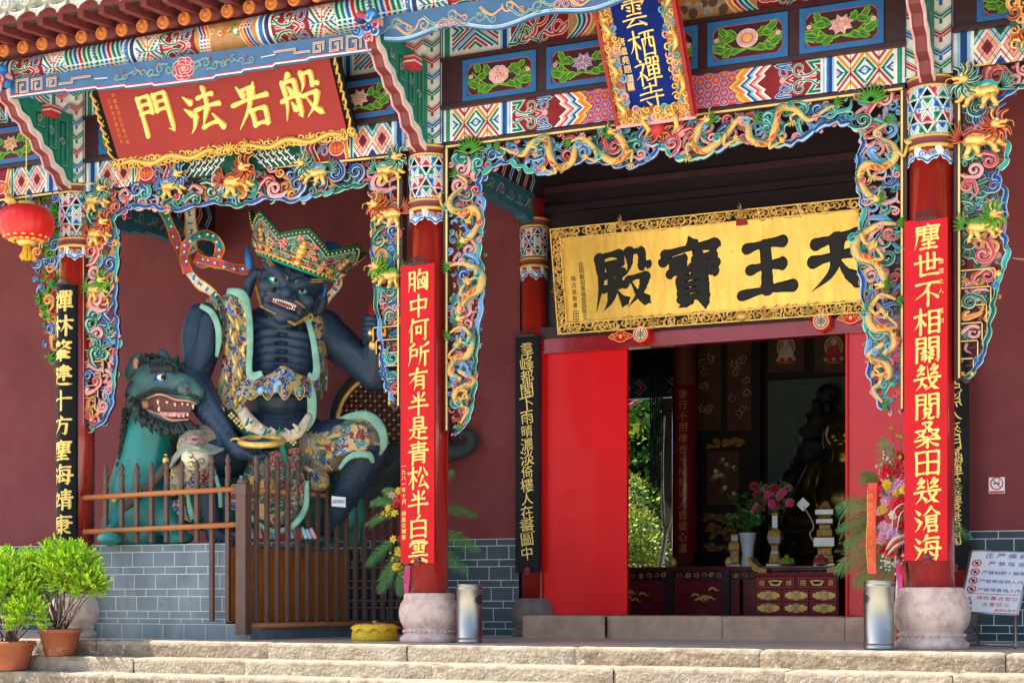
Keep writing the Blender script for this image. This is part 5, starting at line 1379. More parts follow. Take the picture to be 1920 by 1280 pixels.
P0 = Vector((2.195, -.30, 5.045)); bd = Board(P0, P0 + Vector((0, -.86, 1.32)), .80)
S = thing('signboard', 'upright blue signboard with gold characters and carved gilt frame over the doorway', 'signboard', P0)
b = MB(); bd.slab(b, 0, bd.W, 0, bd.H, -.05, 0, 'red_door'); bd.slab(b, 0, .035, 0, bd.H, 0, .07, 'red_sign'); bd.slab(b, bd.W - .035, bd.W, 0, bd.H, 0, .07, 'red_sign'); b.build('frame', S)
b = MB(); bd.slab(b, .15, bd.W - .14, .13, bd.H - .1, 0, .02, 'navy'); b.build('panel', S)
b = MB(); bd.slab(b, .035, .16, .0, bd.H, .0, .03, 'tan'); bd.slab(b, bd.W - .15, bd.W - .035, .0, bd.H, .0, .03, 'tan'); bd.slab(b, .16, bd.W - .15, .0, .13, .0, .03, 'tan')
carved_border(b, bd, .03, bd.W - .03, .0, bd.H, .125, ['gilt', 'gilt', 'gilt', 'flame', 'sky', 'teal', 'pink', 'gilt'], 12, .05, .042, .035)
for u, v, fl in ((.09, .25, 1), (.09, .62, 1), (.09, 1.0, 1), (bd.W - .09, .4, -1), (bd.W - .09, .8, -1), (bd.W - .09, 1.2, -1), (.3, .05, 1), (.58, .05, -1)):
    head(b, bd.mp, u, v, .07, .06, fl, 'gilt'); b.tube([bd.mp(u - .03 * fl, v - .02, .06), bd.mp(u + .03, v - .12, .07), bd.mp(u - .03, v - .2, .06)], [.025, .025, .008], 'gold', 8)
bd.slab(b, .0, bd.W, -.03, .0, -.03, .05, 'pink')
b.build('gilt_carving', S, 'gilt and painted carving of small dragons round the panel')
b = MB(); mp = lambda u, v, w_: bd.mp(u, v, .02 + w_)
for ch, px, py, s in (('雲', 1190, 24, .245), ('栖', 1206, 81, .25), ('禪', 1217, 132, .25), ('寺', 1224, 179, .24)): brush(b, mp, ch, *bd.uv(px, py), s, 'gold_letter', 7.5, .012)
for i, ch in enumerate('唐繼堯題'): put(b, mp, ch, *bd.uv(1166 + i * 4, 78 + i * 17), .075, 'gold_letter')
for py, k in ((148, 0), (161, 1)):
    u, v = bd.uv(1182 + k * 2, py); p = Paint(b, mp, .002, .0003); p.rect(u - .036, u + .036, v - .042, v + .042, ('cream', 'orange')[k])
    for q in (-1, 0, 1): p.ribbon([(u + q * .02, v - .032), (u + q * .02, v + .032)], .006, ('orange', 'cream')[k]); p.ribbon([(u - .03, v + q * .02), (u + .03, v + q * .02)], .005, ('orange', 'cream')[k])
b.build('lettering', S)

P0 = Vector((.43, 2.50, 3.545)); bd = Board(P0, P0 + Vector((0, -.25, 1.185)), 3.68)
S = thing('signboard', 'large gold leaf signboard with four black characters above the doorway', 'signboard', P0)
b = MB(); bd.slab(b, 0, bd.W, 0, bd.H, -.06, 0, 'black_lacquer'); fr_ = [(0, .012), (.115, .128)]
for a, c in fr_:
    bd.slab(b, a, bd.W - a, a, a + .014, 0, .045, 'gold'); bd.slab(b, a, bd.W - a, bd.H - a - .014, bd.H - a, 0, .045, 'gold'); bd.slab(b, a, a + .014, a + .014, bd.H - a - .014, 0, .0445, 'gold'); bd.slab(b, bd.W - a - .014, bd.W - a, a + .014, bd.H - a - .014, 0, .0445, 'gold')
b.build('frame', S)
b = MB(); bd.slab(b, .13, bd.W - .13, .13, bd.H - .13, 0, .012, 'gold_leaf'); b.build('panel', S)
b = MB(); carved_border(b, bd, .02, bd.W - .02, .02, bd.H - .02, .085, ['gilt'], 13, .046, .050, .02)
for i, v in enumerate(b.v): pass
b.names = ['gold' if n == 'gold' else n for n in b.names]
for u, v in ((.9, bd.H - .02), (2.3, bd.H - .03), (.05, .5), (2.5, .06), (1.2, .05), (3.0, .05)):
    head(b, bd.mp, u, v, .05, .075, 1, 'gilt', 'gold_old')
b.sphere(bd.mp(2.22, .06, .04), (.07, .05, .06), 'gold', 14, 10); bd.slab(b, 2.22, 2.34, bd.H - .17, bd.H - .10, .03, .05, 'red_sign')
b.build('gilt_carving', S, 'gilt openwork of dragons in the dark frame')
b = MB(); mp = lambda u, v, w_: bd.mp(u, v, .012 + w_)
for ch, px, py, s in (('殿', 1166, 524, .66), ('寶', 1296, 510, .74), ('王', 1437, 502, .62), ('天', 1571, 484, .65)): brush(b, mp, ch, *bd.uv(px, py), s, 'black', 14.0 if ch in '殿寶' else 20, .006, .016, .10, 1.7)
u, v = bd.uv(1094, 545); column_text(b, mp, '昆明縣知事楊嘗昌敬立', u, v + .32, v - .33, .062, 'black'); u, v = bd.uv(1078, 552); column_text(b, mp, '陳古逸敬書', u, v + .22, v - .16, .058, 'black')
for py in (588, 598):
    u, v = bd.uv(1081, py); p = Paint(b, mp, .001, .0004); p.ribbon([(u - .03, v - .03), (u + .03, v - .03), (u + .03, v + .03), (u - .03, v + .03)], .006, 'black', True); p.ribbon([(u, v - .03), (u, v + .03)], .006, 'black'); p.ribbon([(u - .03, v), (u + .03, v)], .006, 'black')
b.build('lettering', S)


# ---------------------------------------------------------------- couplet boards on the columns
def couplet(name, label, x0, x1, z0, z1, Y, bmat, lmat, chars, cz, s, font=None, side=None, wt=9., curve=0.):
    S = thing(name, label, 'couplet board', ((x0 + x1) / 2, Y, z0)); b = MB(); xc = (x0 + x1) / 2; hw = (x1 - x0) / 2
    yy = lambda u: Y + curve * ((u - xc) / hw) ** 2
    mp = lambda u, v, w_: (u, yy(u) - w_, v)
    n = 14 if curve else 1
    pol = [(x0 + (x1 - x0) * i / n, 0) for i in range(n + 1)]
    fr_ = [mp(u, z0, 0) for u, _ in pol] + [mp(u, z0, -.035) for u, _ in pol][::-1]; m_ = len(fr_)
    tp = [(a, y, z1) for a, y, z in fr_]
    b.add(fr_ + tp, [tuple(range(m_))[::-1], tuple(range(m_, 2 * m_))] + [(i, (i + 1) % m_, m_ + (i + 1) % m_, m_ + i) for i in range(m_)], bmat)
    b.build('board', S)
    b = MB()
    if bmat == 'black_lacquer' and not curve:
        for a in (x0 + .012, x1 - .012): pass
    for ch, z in zip(chars, cz):
        if ch in CMP and not font: brush(b, mp, ch, xc + (.015 if side else 0), z, s, lmat, wt, .006, .012)
        else: put(b, mp, ch, xc, z, s * rnd.uniform(.85, 1.1), lmat, .004, .12, 1.2, slant=-.12)
    if side: column_text(b, mp, side[0], xc + side[1], side[2], side[3], side[4], lmat)
    b.build('lettering', S)
    b = MB()
    for k in range(5):
        a = k * math.pi / 4; b.tube([(xc + (.085 - .0 * t) * math.cos(a + t), Y - .005, z1 + .03 + .045 * math.sin(a + t * 1.0)) for t in [i / 6 for i in range(7)]], .009, 'steel_dark', 6)
    b.box(xc - .1, xc + .1, Y - .012, Y + .01, z1 - .004, z1 + .02, 'steel_dark'); b.build('hook', S)
    b = MB(); b.sphere((xc + .01, Y - .02, z0 + .03), (.045, .03, .035), 'rafter_red', 10, 8); b.box(xc - .02, xc + .04, Y - .03, Y + .0, z0 - .02, z0 + .03, 'rafter_red'); b.build('clip', S)
    return S


zz = lambda pys, x, Y: [at(x, y, Y).z for y in pys]
couplet('couplet_board', 'red couplet board with gold characters on the column left of the doorway', -.195, .193, .816, 3.88, -.27, 'red_board', 'gold_letter', '胸中何所有半是青松半白雲', zz([527 + 46.0 * i for i in range(12)], 785, -.27), .225, wt=11, side=('一九八一年十月　楊蓋谷補書', -.155, at(757, 868, -.27).z, at(757, 1012, -.27).z, .050))
couplet('couplet_board', 'red couplet board with gold characters on the column right of the doorway', 4.935, 5.313, .797, 3.85, -.27, 'red_board', 'gold_letter', '塵世不相關幾閱桑田幾滄海', zz([444 + 53.0 * i for i in range(12)], 1736, -.27), .225, wt=11, side=('虛雲上人　舊句', .135, at(1766, 480, -.27).z, at(1766, 610, -.27).z, .045))
couplet('couplet_board', 'curved black couplet board with bold gold characters on the leftmost column', -4.70, -4.42, .72, 4.03, -.30, 'black_lacquer', 'gold_letter', '禪林肇建十方塵海靖康', zz([565 + 46.5 * i for i in range(10)], 120, -.27), .225, wt=11.5, curve=.09)
couplet('couplet_board', 'black couplet board with cursive gold characters beside the red door panel', -.131, .175, .76, 3.55, 2.50, 'black_lacquer', 'gold_letter', '羣峰都閣下雨晴濃淡倚樓人在畫圖中', zz([655 + 25.4 * i for i in range(16)], 985, 2.47), .165, font=1)
couplet('couplet_board', 'black couplet board half hidden behind the right red column', 4.80, 5.10, .76, 3.55, 2.50, 'black_lacquer', 'gold_letter', '湖光山色照人來月滿禪堂鐘聲遠聞', zz([645 + 26 * i for i in range(15)], 1800, 2.47), .165, font=1)

# ---------------------------------------------------------------- lantern
c = Vector((-4.80, -.6, 4.68)); S = thing('lantern', 'round red silk lantern with gold tassel hanging at the left edge', 'lantern', c)
b = MB(); n = 20
for k in range(n * 3):
    pass
prof = [(.10 + .215 * math.sin(t) ** .72, .20 * math.cos(t)) for t in np.linspace(.02, math.pi - .02, 18)]
vs = []; NN = 80
for r, z in prof:
    for i in range(NN):
        a = 2 * math.pi * i / NN; q = r * (1 - .018 * abs(math.sin(a * 10))); vs.append((c.x + q * math.cos(a), c.y + q * math.sin(a), c.z + z))
b.add(vs, [(j * NN + i, j * NN + (i + 1) % NN, (j + 1) * NN + (i + 1) % NN, (j + 1) * NN + i) for j in range(len(prof) - 1) for i in range(NN)], 'lantern_red', True)
b.build('shade', S)
b = MB(); b.lathe([(.0, .245), (.09, .245), (.10, .20), (.105, .19)], c, 'gold_letter', 24)
b.lathe([(.10, -.19), (.11, -.20), (.09, -.235), (.0, -.235)], c, 'gold_letter', 24)
for k in range(16):
    a = 2 * math.pi * k / 16
    for j, (r, z) in enumerate(((.17, -.185), (.225, -.155))):
        t = a + j * .2; b.sphere((c.x + r * math.cos(t), c.y + r * math.sin(t), c.z + z), (.035, .035, .014), 'gold_letter', 8, 6)
        P1 = [(c.x + (r + .03 * math.cos(s_)) * math.cos(t + .12 * math.sin(s_)), c.y + (r + .03 * math.cos(s_)) * math.sin(t + .12 * math.sin(s_)), c.z + z - .004 + .016 * math.cos(s_)) for s_ in np.linspace(0, 6.28, 10)]
        b.tube(P1, .005, 'tassel', 5)
b.build('gilt_cap', S)
b = MB()
for k in range(46):
    a = rnd.uniform(0, 6.28); r = rnd.uniform(.01, .05); b.tube([(c.x + r * .6 * math.cos(a), c.y + r * .6 * math.sin(a), c.z - .23), (c.x + r * math.cos(a), c.y + r * math.sin(a), c.z - .32), (c.x + r * 1.5 * math.cos(a) - .02, c.y + r * 1.5 * math.sin(a), c.z - rnd.uniform(.36, .42))], .006, 'tassel', 5)
b.build('tassel', S)
b = MB(); b.tube([(c.x, c.y, c.z + .24), (c.x, c.y, 6.3)], .006, 'gold_letter', 6); b.build('cord', S)

# ---------------------------------------------------------------- plinth and fence
PX0, PX1 = -4.40, -2.52
S = thing('statue_plinth', 'grey brick plinth with white joints carrying the seated guardian', 'plinth', ((PX0 + PX1) / 2, 1.3, 0))
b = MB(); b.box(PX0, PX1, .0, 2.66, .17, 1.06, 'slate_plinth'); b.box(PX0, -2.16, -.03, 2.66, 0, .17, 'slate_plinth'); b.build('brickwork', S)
b = MB(); dado(b, front(.0), PX0, PX1, 1.06, '', 1., 2); p = Paint(b, front(-.03), .001, .0001); p.ribbon([(PX0, .165), (-2.17, .165)], .007, 'joint')
for k in range(8): p.ribbon([(PX0 + .2 + .285 * k, .165), (PX0 + .2 + .285 * k, 0)], .006, 'joint')
b.build('mortar_joints', S)
b = MB(); b.box(PX1 + .004, PX1 + .04, .03, 2.66, .19, 1.02, 'wood_board'); b.build('side_board', S, 'plain orange brown board on the side of the plinth')
S = thing('fence', 'brown picket fence with orange rails around the statue plinth', 'fence', (-2.2, -.14, .08))
b = MB(); pz = 1.70; X0, Y0 = -2.205, -.13
b.box(X0 - .062, X0 + .062, Y0 - .062, Y0 + .062, .06, 1.60, 'wood_brown'); b.box(X0 - .070, X0 + .070, Y0 - .070, Y0 + .070, 1.58, 1.70, 'wood_brown'); b.lathe([(.06, 1.70), (.075, 1.715), (.06, 1.75), (.0, 1.765)], (X0, Y0, 0), 'wood_brown', 16)
b.build('post', S)
fx = lambda t: (X0 + .48 * t, Y0 + 2.72 * t)
for z, nm in ((1.615, 0), (1.225, 1)):
    b = MB(); b.tube([(-4.36, Y0 - .01, z - .012), (X0 - .063, Y0 - .01, z + .035)], .034, 'wood_orange', 10, .9); b.build('rail', S)
for z, r in ((1.645, .034), (.155, .036)):
    b = MB(); a = fx(.03); e_ = fx(1); b.tube([(a[0], a[1], z), (e_[0], e_[1], z)], r, 'wood_orange', 10, .9); b.build('rail', S)


def picket(z0, z1):
    b = MB(); w_ = .023
    b.box(-w_, w_, -w_, w_, z0, z1 - .30, 'wood_brown'); b.lathe([(.032, z1 - .30), (.036, z1 - .28), (.026, z1 - .26), (.034, z1 - .16), (.036, z1 - .14), (.020, z1 - .115), (.020, z1 - .105), (.032, z1 - .085), (.030, z1 - .06), (.012, z1 - .01), (0, z1)], (0, 0, 0), 'wood_brown', 10)
    return b


pk = picket(1.08, 1.99).build('picket', S); pl = picket(.2, 2.04).build('picket', S); first = [pk, pl]
for i, px in enumerate((198, 228, 256, 284, 312, 340, 369)):
    a = pk if i == 0 else pk.copy()
    if i: COL.objects.link(a)
    a.location = (at(px, 950, Y0 + .03).x, Y0 + .035, 0)
for i, px in enumerate((397, 427)):
    a = pl if i == 0 else pl.copy()
    if i: COL.objects.link(a)
    a.location = (at(px, 950, Y0 + .03).x, Y0 + .035, 0)
for i in range(16):
    a = pl.copy(); COL.objects.link(a); q = fx((i + .9) / 16.3); a.location = (q[0] + .04, q[1], -.03 + .02)
q = fx(.42); S2 = thing('notice_tag', 'small white tag with blue writing tied to the fence rail', 'tag', (q[0], q[1], 1.62))
q = at(635, 940, .95); b = MB(); T_ = Vector((RX, RY, 0)); mpt = lambda u, v, w_: Vector((q.x, q.y, q.z)) + T_ * u + Vector((0, 0, v)) + Vector((RY, -RX, 0)) * w_
b.prism([(-.08, -.05), (.08, -.065), (.08, .05), (-.08, .065)], mpt, 0, .006, 'sign_white'); row_text(b, mpt, '嚴禁攀爬', -.07, .07, 0, .045, 'ink_blue', .008); o = b.build('tag_card', S2)

# ---------------------------------------------------------------- bins, cushion, notices
for lab, px, py, Y, ha, k in (('stainless steel litter bin with oval opening beside the left doorway column', 880, 1201, -.12, math.radians(-6), 1.), ('stainless steel litter bin standing beside the right column', 1648, 1216, -.42, math.radians(-152), 1.03)):
    c = at(px, py, Y); c.z = 0; S = thing('litter_bin', lab, 'litter bin', c, 'steel litter bins by the doorway columns'); b = MB(); r, h = .130 * k, .60 * k
    b.lathe([(.0, .004), (r, .004), (r + .004, .01), (r + .004, .022), (r, .027), (r, .05), (r + .003, .053), (r + .003, .06), (r, .063), (r, h - .06), (r + .003, h - .055), (r + .003, h - .045), (r, h - .04), (r, h - .018), (r + .005, h - .012), (r + .004, h), (r - .006, h), (r - .01, h - .01)], c, 'steel', 48)
    b.build('body', S)
    b = MB(); b.lathe([(r - .012, h - .012), (0, h - .012)], c, 'steel', 32); b.build('lid', S)
    b = MB(); p = Paint(b, lambda u, v, w_: (c.x + (r + w_) * math.cos(ha + u / r), c.y + (r + w_) * math.sin(ha + u / r), v), .002, .0003)
    uu = [math.cos(t) * .075 for t in np.linspace(math.pi, 0, 17)]; hv = [.052 * math.sqrt(max(0, 1 - abs(u / .075) ** 2.6)) for u in uu]
    pmv = [(c.x + (r + .002) * math.cos(ha + u / r), c.y + (r + .002) * math.sin(ha + u / r), h * .74 + sg * v) for u, v in zip(uu, hv) for sg in (-1, 1)]
    b.add(pmv, [(2 * i, 2 * i + 2, 2 * i + 3, 2 * i + 1) for i in range(16)], 'steel_dark')
    b.tube([(c.x + (r + .003) * math.cos(ha + .08 * math.cos(t) / r), c.y + (r + .003) * math.sin(ha + .08 * math.cos(t) / r), h * .74 + .056 * math.sin(t)) for t in np.linspace(0, 6.2832, 26)], .004, 'steel', 6)
    b.build('opening', S)
c = at(703, 1196, .25); c.z = 0; S = thing('cushion', 'round yellow prayer cushion under a lace cloth by the fence', 'cushion', c)
b = MB(); vs = []; NN = 60; prof = [(0, .0), (.235, .0), (.25, .02), (.248, .09), (.235, .14), (.20, .165), (0, .175)]
for r, z in prof:
    for i in range(NN): a = 2 * math.pi * i / NN; q = r * (1 + .012 * math.sin(a * 17) + .01 * math.sin(a * 7 + z * 30)); vs.append((c.x + q * math.cos(a), c.y + q * math.sin(a), z))
b.add(vs, [(j * NN + i, j * NN + (i + 1) % NN, (j + 1) * NN + (i + 1) % NN, (j + 1) * NN + i) for j in range(len(prof) - 1) for i in range(NN)], 'cushion', True); b.build('pad', S)
b = MB(); vs = []; prof = [(0, .192), (.10, .190), (.20, .178), (.255, .150), (.262, .115)]
for j, (r, z) in enumerate(prof):
    for i in range(NN): a = 2 * math.pi * i / NN; vs.append((c.x + r * math.cos(a), c.y + r * math.sin(a), z + (.018 * math.sin(a * 10) if j == 4 else 0)))
b.add(vs, [(j * NN + i, j * NN + (i + 1) % NN, (j + 1) * NN + (i + 1) % NN, (j + 1) * NN + i) for j in range(len(prof) - 1) for i in range(NN)], ['brocade' if j < 2 else 'cushion' for j in range(4) for i in range(NN)], True)
b.sphere((c.x, c.y, .2), (.03, .03, .018), 'orange', 8, 6); b.build('lace_cloth', S)

BL, BR_, TL = at(1801, 1146, .40), at(1906, 1151, .40), at(1823, 1033, 1.0); TR = TL + (BR_ - BL) * 1.08
nn = (BR_ - BL).cross(TL - BL).normalized()
def nb(u, v, w_): return (BL * (1 - u) + BR_ * u) * (1 - v) + (TL * (1 - u) + TR * u) * v + nn * w_
S = thing('notice_board', 'white notice board with blue and red writing on a steel stand', 'notice board', (BL.x, .6, 0))
b = MB(); b.prism([(0, 0), (1, 0), (1, 1), (0, 1)], nb, -.02, 0, 'sign_white'); b.build('panel', S)
b = MB()
for (a, c_) in (((-.02, -.01), (1.02, -.01)), ((1.02, -.01), (1.02, 1.01)), ((1.02, 1.01), (-.02, 1.01)), ((-.02, 1.01), (-.02, -.01))): b.tube([nb(*a, 0), nb(*c_, 0)], .011, 'steel', 8)
b.build('frame', S)
b = MB(); W_ = (BR_ - BL).length; H_ = (TL - BL).length
mpn = lambda u, v, w_: nb(u / W_, v / H_, w_)
def nrow(t, a, e_, v, s, mt): row_text(b, mpn, t, a * W_, e_ * W_, v * H_, s, mt, .003)
nrow('庄严佛殿', .22, 1.0, .935, .072, 'ink_blue'); nrow('严禁吸烟', .30, .98, .80, .058, 'ink_blue'); nrow('严禁拍照、摄像', .24, .99, .65, .050, 'ink_blue'); nrow('严禁带宠物入内', .22, .99, .505, .050, 'ink_blue'); nrow('严禁带香烛入内', .22, .99, .365, .050, 'ink_blue')
nrow('消防重点部位', .22, .98, .235, .052, 'ink_red'); nrow('注意防火', .34, .86, .135, .052, 'ink_red'); nrow('119', .06, .18, .055, .05, 'ink_red'); nrow('昆明华亭寺', .60, .98, .045, .034, 'ink_red')
p = Paint(b, mpn, .003, .0004); p.ribbon([(.04 * W_, .30 * H_), (.97 * W_, .30 * H_)], .006, 'ink_red')
for v in (.80, .65, .505, .365):
    u0, v0 = .12 * W_, v * H_; ring = [(u0 + .036 * math.cos(t), v0 + .045 * math.sin(t)) for t in np.linspace(0, 6.283, 20, endpoint=False)]
    p.disc(u0, v0, .016, .022, 'black', 6); p.ribbon(ring, .010, 'ink_red', True); p.ribbon([(u0 - .025, v0 + .03), (u0 + .025, v0 - .03)], .009, 'ink_red')
p.ribbon([(.06 * W_, .13 * H_), (.17 * W_, .13 * H_), (.115 * W_, .24 * H_)], .009, 'black', True)
b.build('lettering', S)
b = MB()
for q0, q1 in (((.98, 0), (5.80, .38)), ((.02, 0), (5.30, .38))):
    e_ = nb(*q0, -.01); b.tube([e_, (e_.x, e_.y, .03), (e_.x, e_.y - .02, .012)], .016, 'steel', 10); t_ = nb(q0[0], .95, -.02); b.tube([t_, (t_.x, t_.y + .35, .012)], .014, 'steel', 8)
e0, e1 = nb(.02, 0, -.01), nb(.98, 0, -.01); b.tube([(e0.x, e0.y, .03), (e1.x, e1.y, .03)], .013, 'steel', 8); b.build('stand', S)

c0, c1 = at(1854, 925, 2.69), at(1884, 894, 2.69); S = thing('no_smoking_sign', 'small square no smoking sign on the maroon wall at right', 'sign', ((c0.x + c1.x) / 2, 2.69, c0.z))
b = MB(); b.box(c0.x, c1.x, 2.685, 2.698, c0.z, c1.z, 'sign_white'); p = Paint(b, front(2.685), .001, .0004); uc, vc = (c0.x + c1.x) / 2, (c0.z + c1.z) / 2 + .02
p.rect(c0.x + .005, c1.x - .005, c0.z + .004, c0.z + .026, 'ink_red'); p.ribbon([(uc - .035, vc + .0), (uc + .03, vc + .0)], .014, 'black'); p.ribbon(spline([(uc + .03, vc + .01), (uc + .02, vc + .03), (uc + .035, vc + .045)], 3), .006, 'black')
p.ribbon([(uc + .062 * math.cos(t), vc + .062 * math.sin(t)) for t in np.linspace(0, 6.283, 24, endpoint=False)], .013, 'ink_red', True); p.ribbon([(uc - .042, vc + .042), (uc + .042, vc - .042)], .012, 'ink_red')
b.build('sign_plate', S)
# spear tip reaching in from the neighbouring niche
q0, q1 = at(1894, 483, 1.2), at(2010, 498, 1.2); S = thing('spear', 'pale pointed spear tip reaching in at the right edge', 'spear', q1)
b = MB(); d = q1 - q0; b.tube([q0 + d * t for t in (0, .08, .2, .35, .5)], [.003, .02, .036, .045, .03], 'pink', 4, .35); b.build('blade', S); b = MB(); b.tube([q0 + d * .5, q0 + d * 2.2], .022, 'wood_board', 10); b.build('shaft', S)


# ---------------------------------------------------------------- plants
def leafquad(mb, c, d, L, wd, mt, R_):
    d = Vector(d).normalized(); s = d.orthogonal(); s.rotate(Matrix.Rotation(R_.uniform(0, 6.28), 3, d)); c = Vector(c); n = d.cross(s) * L * .12
    mb.add([c, c + d * L * .45 + s * wd + n, c + d * L, c + d * L * .45 - s * wd + n], [(0, 1, 2, 3)], mt)


def bush_crown(mb, lobes, n_spray, seed, mts, L=.05):
    R_ = random.Random(seed)
    for _ in range(n_spray):
        c, r = R_.choices(lobes, [q[1] ** 2 for q in lobes])[0]; a, u = R_.uniform(0, 6.28), R_.uniform(-.75, 1)
        d = Vector((math.sqrt(1 - u * u) * math.cos(a), math.sqrt(1 - u * u) * math.sin(a), u)); p0 = Vector(c) + d * r * R_.uniform(.55, 1.02)
        dd = (d + Vector((R_.uniform(-.5, .5), R_.uniform(-.5, .5), .55))).normalized(); sl = R_.uniform(.05, .11); s = dd.orthogonal().normalized(); s.rotate(Matrix.Rotation(R_.uniform(0, 6.28), 3, dd))
        m_ = R_.choices(mts, (5, 4, 2))[0]
        for k in range(13):
            t = k / 13; q = p0 + dd * sl * t; sg = (-1) ** k
            leafquad(mb, q, dd + s * sg * (1.0 - .5 * t) + Vector((0, 0, R_.uniform(-.1, .3))), L * (1 - .55 * t) * R_.uniform(.7, 1.3), .0052, m_, R_)
        leafquad(mb, p0 + dd * sl * .7, dd, L * .8, .007, m_, R_)


def pot_plant(label, c, rp, hp, lobes, sp, seed):
    S = thing('potted_bush', label, 'potted plant', c, 'potted bushes on the steps'); b = MB()
    b.lathe([(0, .003), (rp * .66, .003), (rp * .68, .012), (rp * .92, hp * .84), (rp * .98, hp * .85), (rp, hp * .9), (rp, hp * .985), (rp * .97, hp), (rp * .90, hp), (rp * .88, hp * .9)], c, 'terracotta', 40); b.build('pot', S)
    b = MB(); b.lathe([(rp * .885, hp * .93), (0, hp * .95)], c, 'soil', 24); b.build('soil_surface', S)
    b = MB(); R_ = random.Random(seed)
    for k in range(38):
        a = R_.uniform(0, 6.28); r = R_.uniform(.01, .08); l = lobes[k % len(lobes)]; t = Vector(l[0]) + Vector((R_.uniform(-.6, .6) * l[1], R_.uniform(-.6, .6) * l[1], R_.uniform(-.5, .3) * l[1])); s = Vector((c.x + r * math.cos(a), c.y + r * math.sin(a), c.z + hp * .93))
        b.tube([s, s * .5 + t * .5 + Vector((R_.uniform(-.04, .04), R_.uniform(-.04, .04), .03)), t], [.007, .005, .002], 'wood_brown' if k % 3 else 'bark', 6)
    b.build('stems', S)
    b = MB(); bush_crown(b, lobes, sp, seed, ['bush_leaf_0', 'bush_leaf_1', 'bush_leaf_2'], .036); b.build('foliage', S)


c = Vector((at(110, 1230, -1.12).x, -1.10, -.163)); g_ = lambda px, py, Y: tuple(at(px, py, Y))
pot_plant('bright green feathery bush in a terracotta pot on the upper step', c, .235, .29, [(g_(135, 1070, -1.10), .29), (g_(85, 1085, -1.0), .24), (g_(165, 1095, -1.12), .17), (g_(110, 1050, -1.15), .20), (g_(60, 1070, -1.1), .2)], 2300, 21)
c = Vector((at(18, 1260, -1.45).x, -1.43, -.312))
pot_plant('bushy green shrub in a terracotta pot at the left edge', c, .26, .31, [(g_(20, 1110, -1.43), .30), (g_(50, 1150, -1.5), .2), (g_(-30, 1090, -1.4), .34), (g_(15, 1070, -1.4), .22)], 2300, 22)


def frond(p0, d, L, wd, droop, mt='palm', seed=0):
    b = MB(); R_ = random.Random(seed); d = Vector(d).normalized(); S_ = []; side = d.cross(Vector((R_.uniform(-.3, .3), -1, R_.uniform(.1, .5)))); side = side.normalized() if side.length > .05 else Vector((1, 0, 0))
    for i in range(15):
        t = i / 14; S_.append(Vector(p0) + d * L * t + Vector((0, 0, -droop * t * t * L)))
    b.tube(S_, [.006 * (1 - .7 * i / 14) for i in range(15)], mt, 5)
    for i in range(1, 34):
        t = i / 34; k = t * 14; j = int(k); q = S_[j].lerp(S_[min(j + 1, 14)], k - j); fw = (S_[min(j + 1, 14)] - S_[max(j - 1, 0)]).normalized()
        for sg in (1, -1):
            l = wd * math.sin(math.pi * (.12 + .85 * t)) * R_.uniform(.85, 1.1); dr = side * sg * .8 + fw * .75 + Vector((0, 0, -.40 + .3 * R_.random()))
            e = q + dr * l; n = dr.cross(fw).normalized().cross(dr).normalized() * .0034
            b.add([q - n, q + dr * l * .5 - n * 1.2 + Vector((0, 0, .01)), e, q + dr * l * .5 + n * 1.2 + Vector((0, 0, .01)), q + n], [(0, 1, 2, 3, 4)], mt)
    return b


def bloom(c, r, mt, kind='rose', seed=0, ax=(0, -1, .2)):
    b = MB(); c = Vector(c); ax = Vector(ax).normalized(); x = ax.orthogonal().normalized(); y = ax.cross(x); R_ = random.Random(seed)
    if kind == 'lily':
        for k in range(6):
            a = k * math.pi / 3; o_ = x * math.cos(a) + y * math.sin(a); t = -x * math.sin(a) + y * math.cos(a)
            b.add([c, c + o_ * r * .5 + t * r * .26 + ax * r * .3, c + o_ * r * 1.05 + ax * r * .12, c + o_ * r * .5 - t * r * .26 + ax * r * .3, c + o_ * r * .5 + ax * r * .22], [(0, 1, 4), (1, 2, 4), (2, 3, 4), (3, 0, 4)], mt)
        for k in range(4): b.tube([c, c + ax * r * .5 + x * .1 * r * (k - 1.5)], [.004, .006], 'f_yellow', 5)
    else:
        for ring in range(4):
            n = 7 - ring
            for k in range(n):
                a = 2 * math.pi * k / n + ring * .5 + R_.uniform(-.15, .15); q = r * (1 - .22 * ring); o_ = x * math.cos(a) + y * math.sin(a); t = -x * math.sin(a) + y * math.cos(a); h = ax * r * (.10 + .16 * ring)
                b.add([c + h * .5, c + o_ * q * .6 + t * q * .42 + h, c + o_ * q + h * 1.15, c + o_ * q * .6 - t * q * .42 + h], [(0, 1, 2, 3)], mt)
        b.sphere(c + ax * r * .45, r * .3, 'f_yellow' if kind == 'daisy' else mt, 8, 6)
    return b


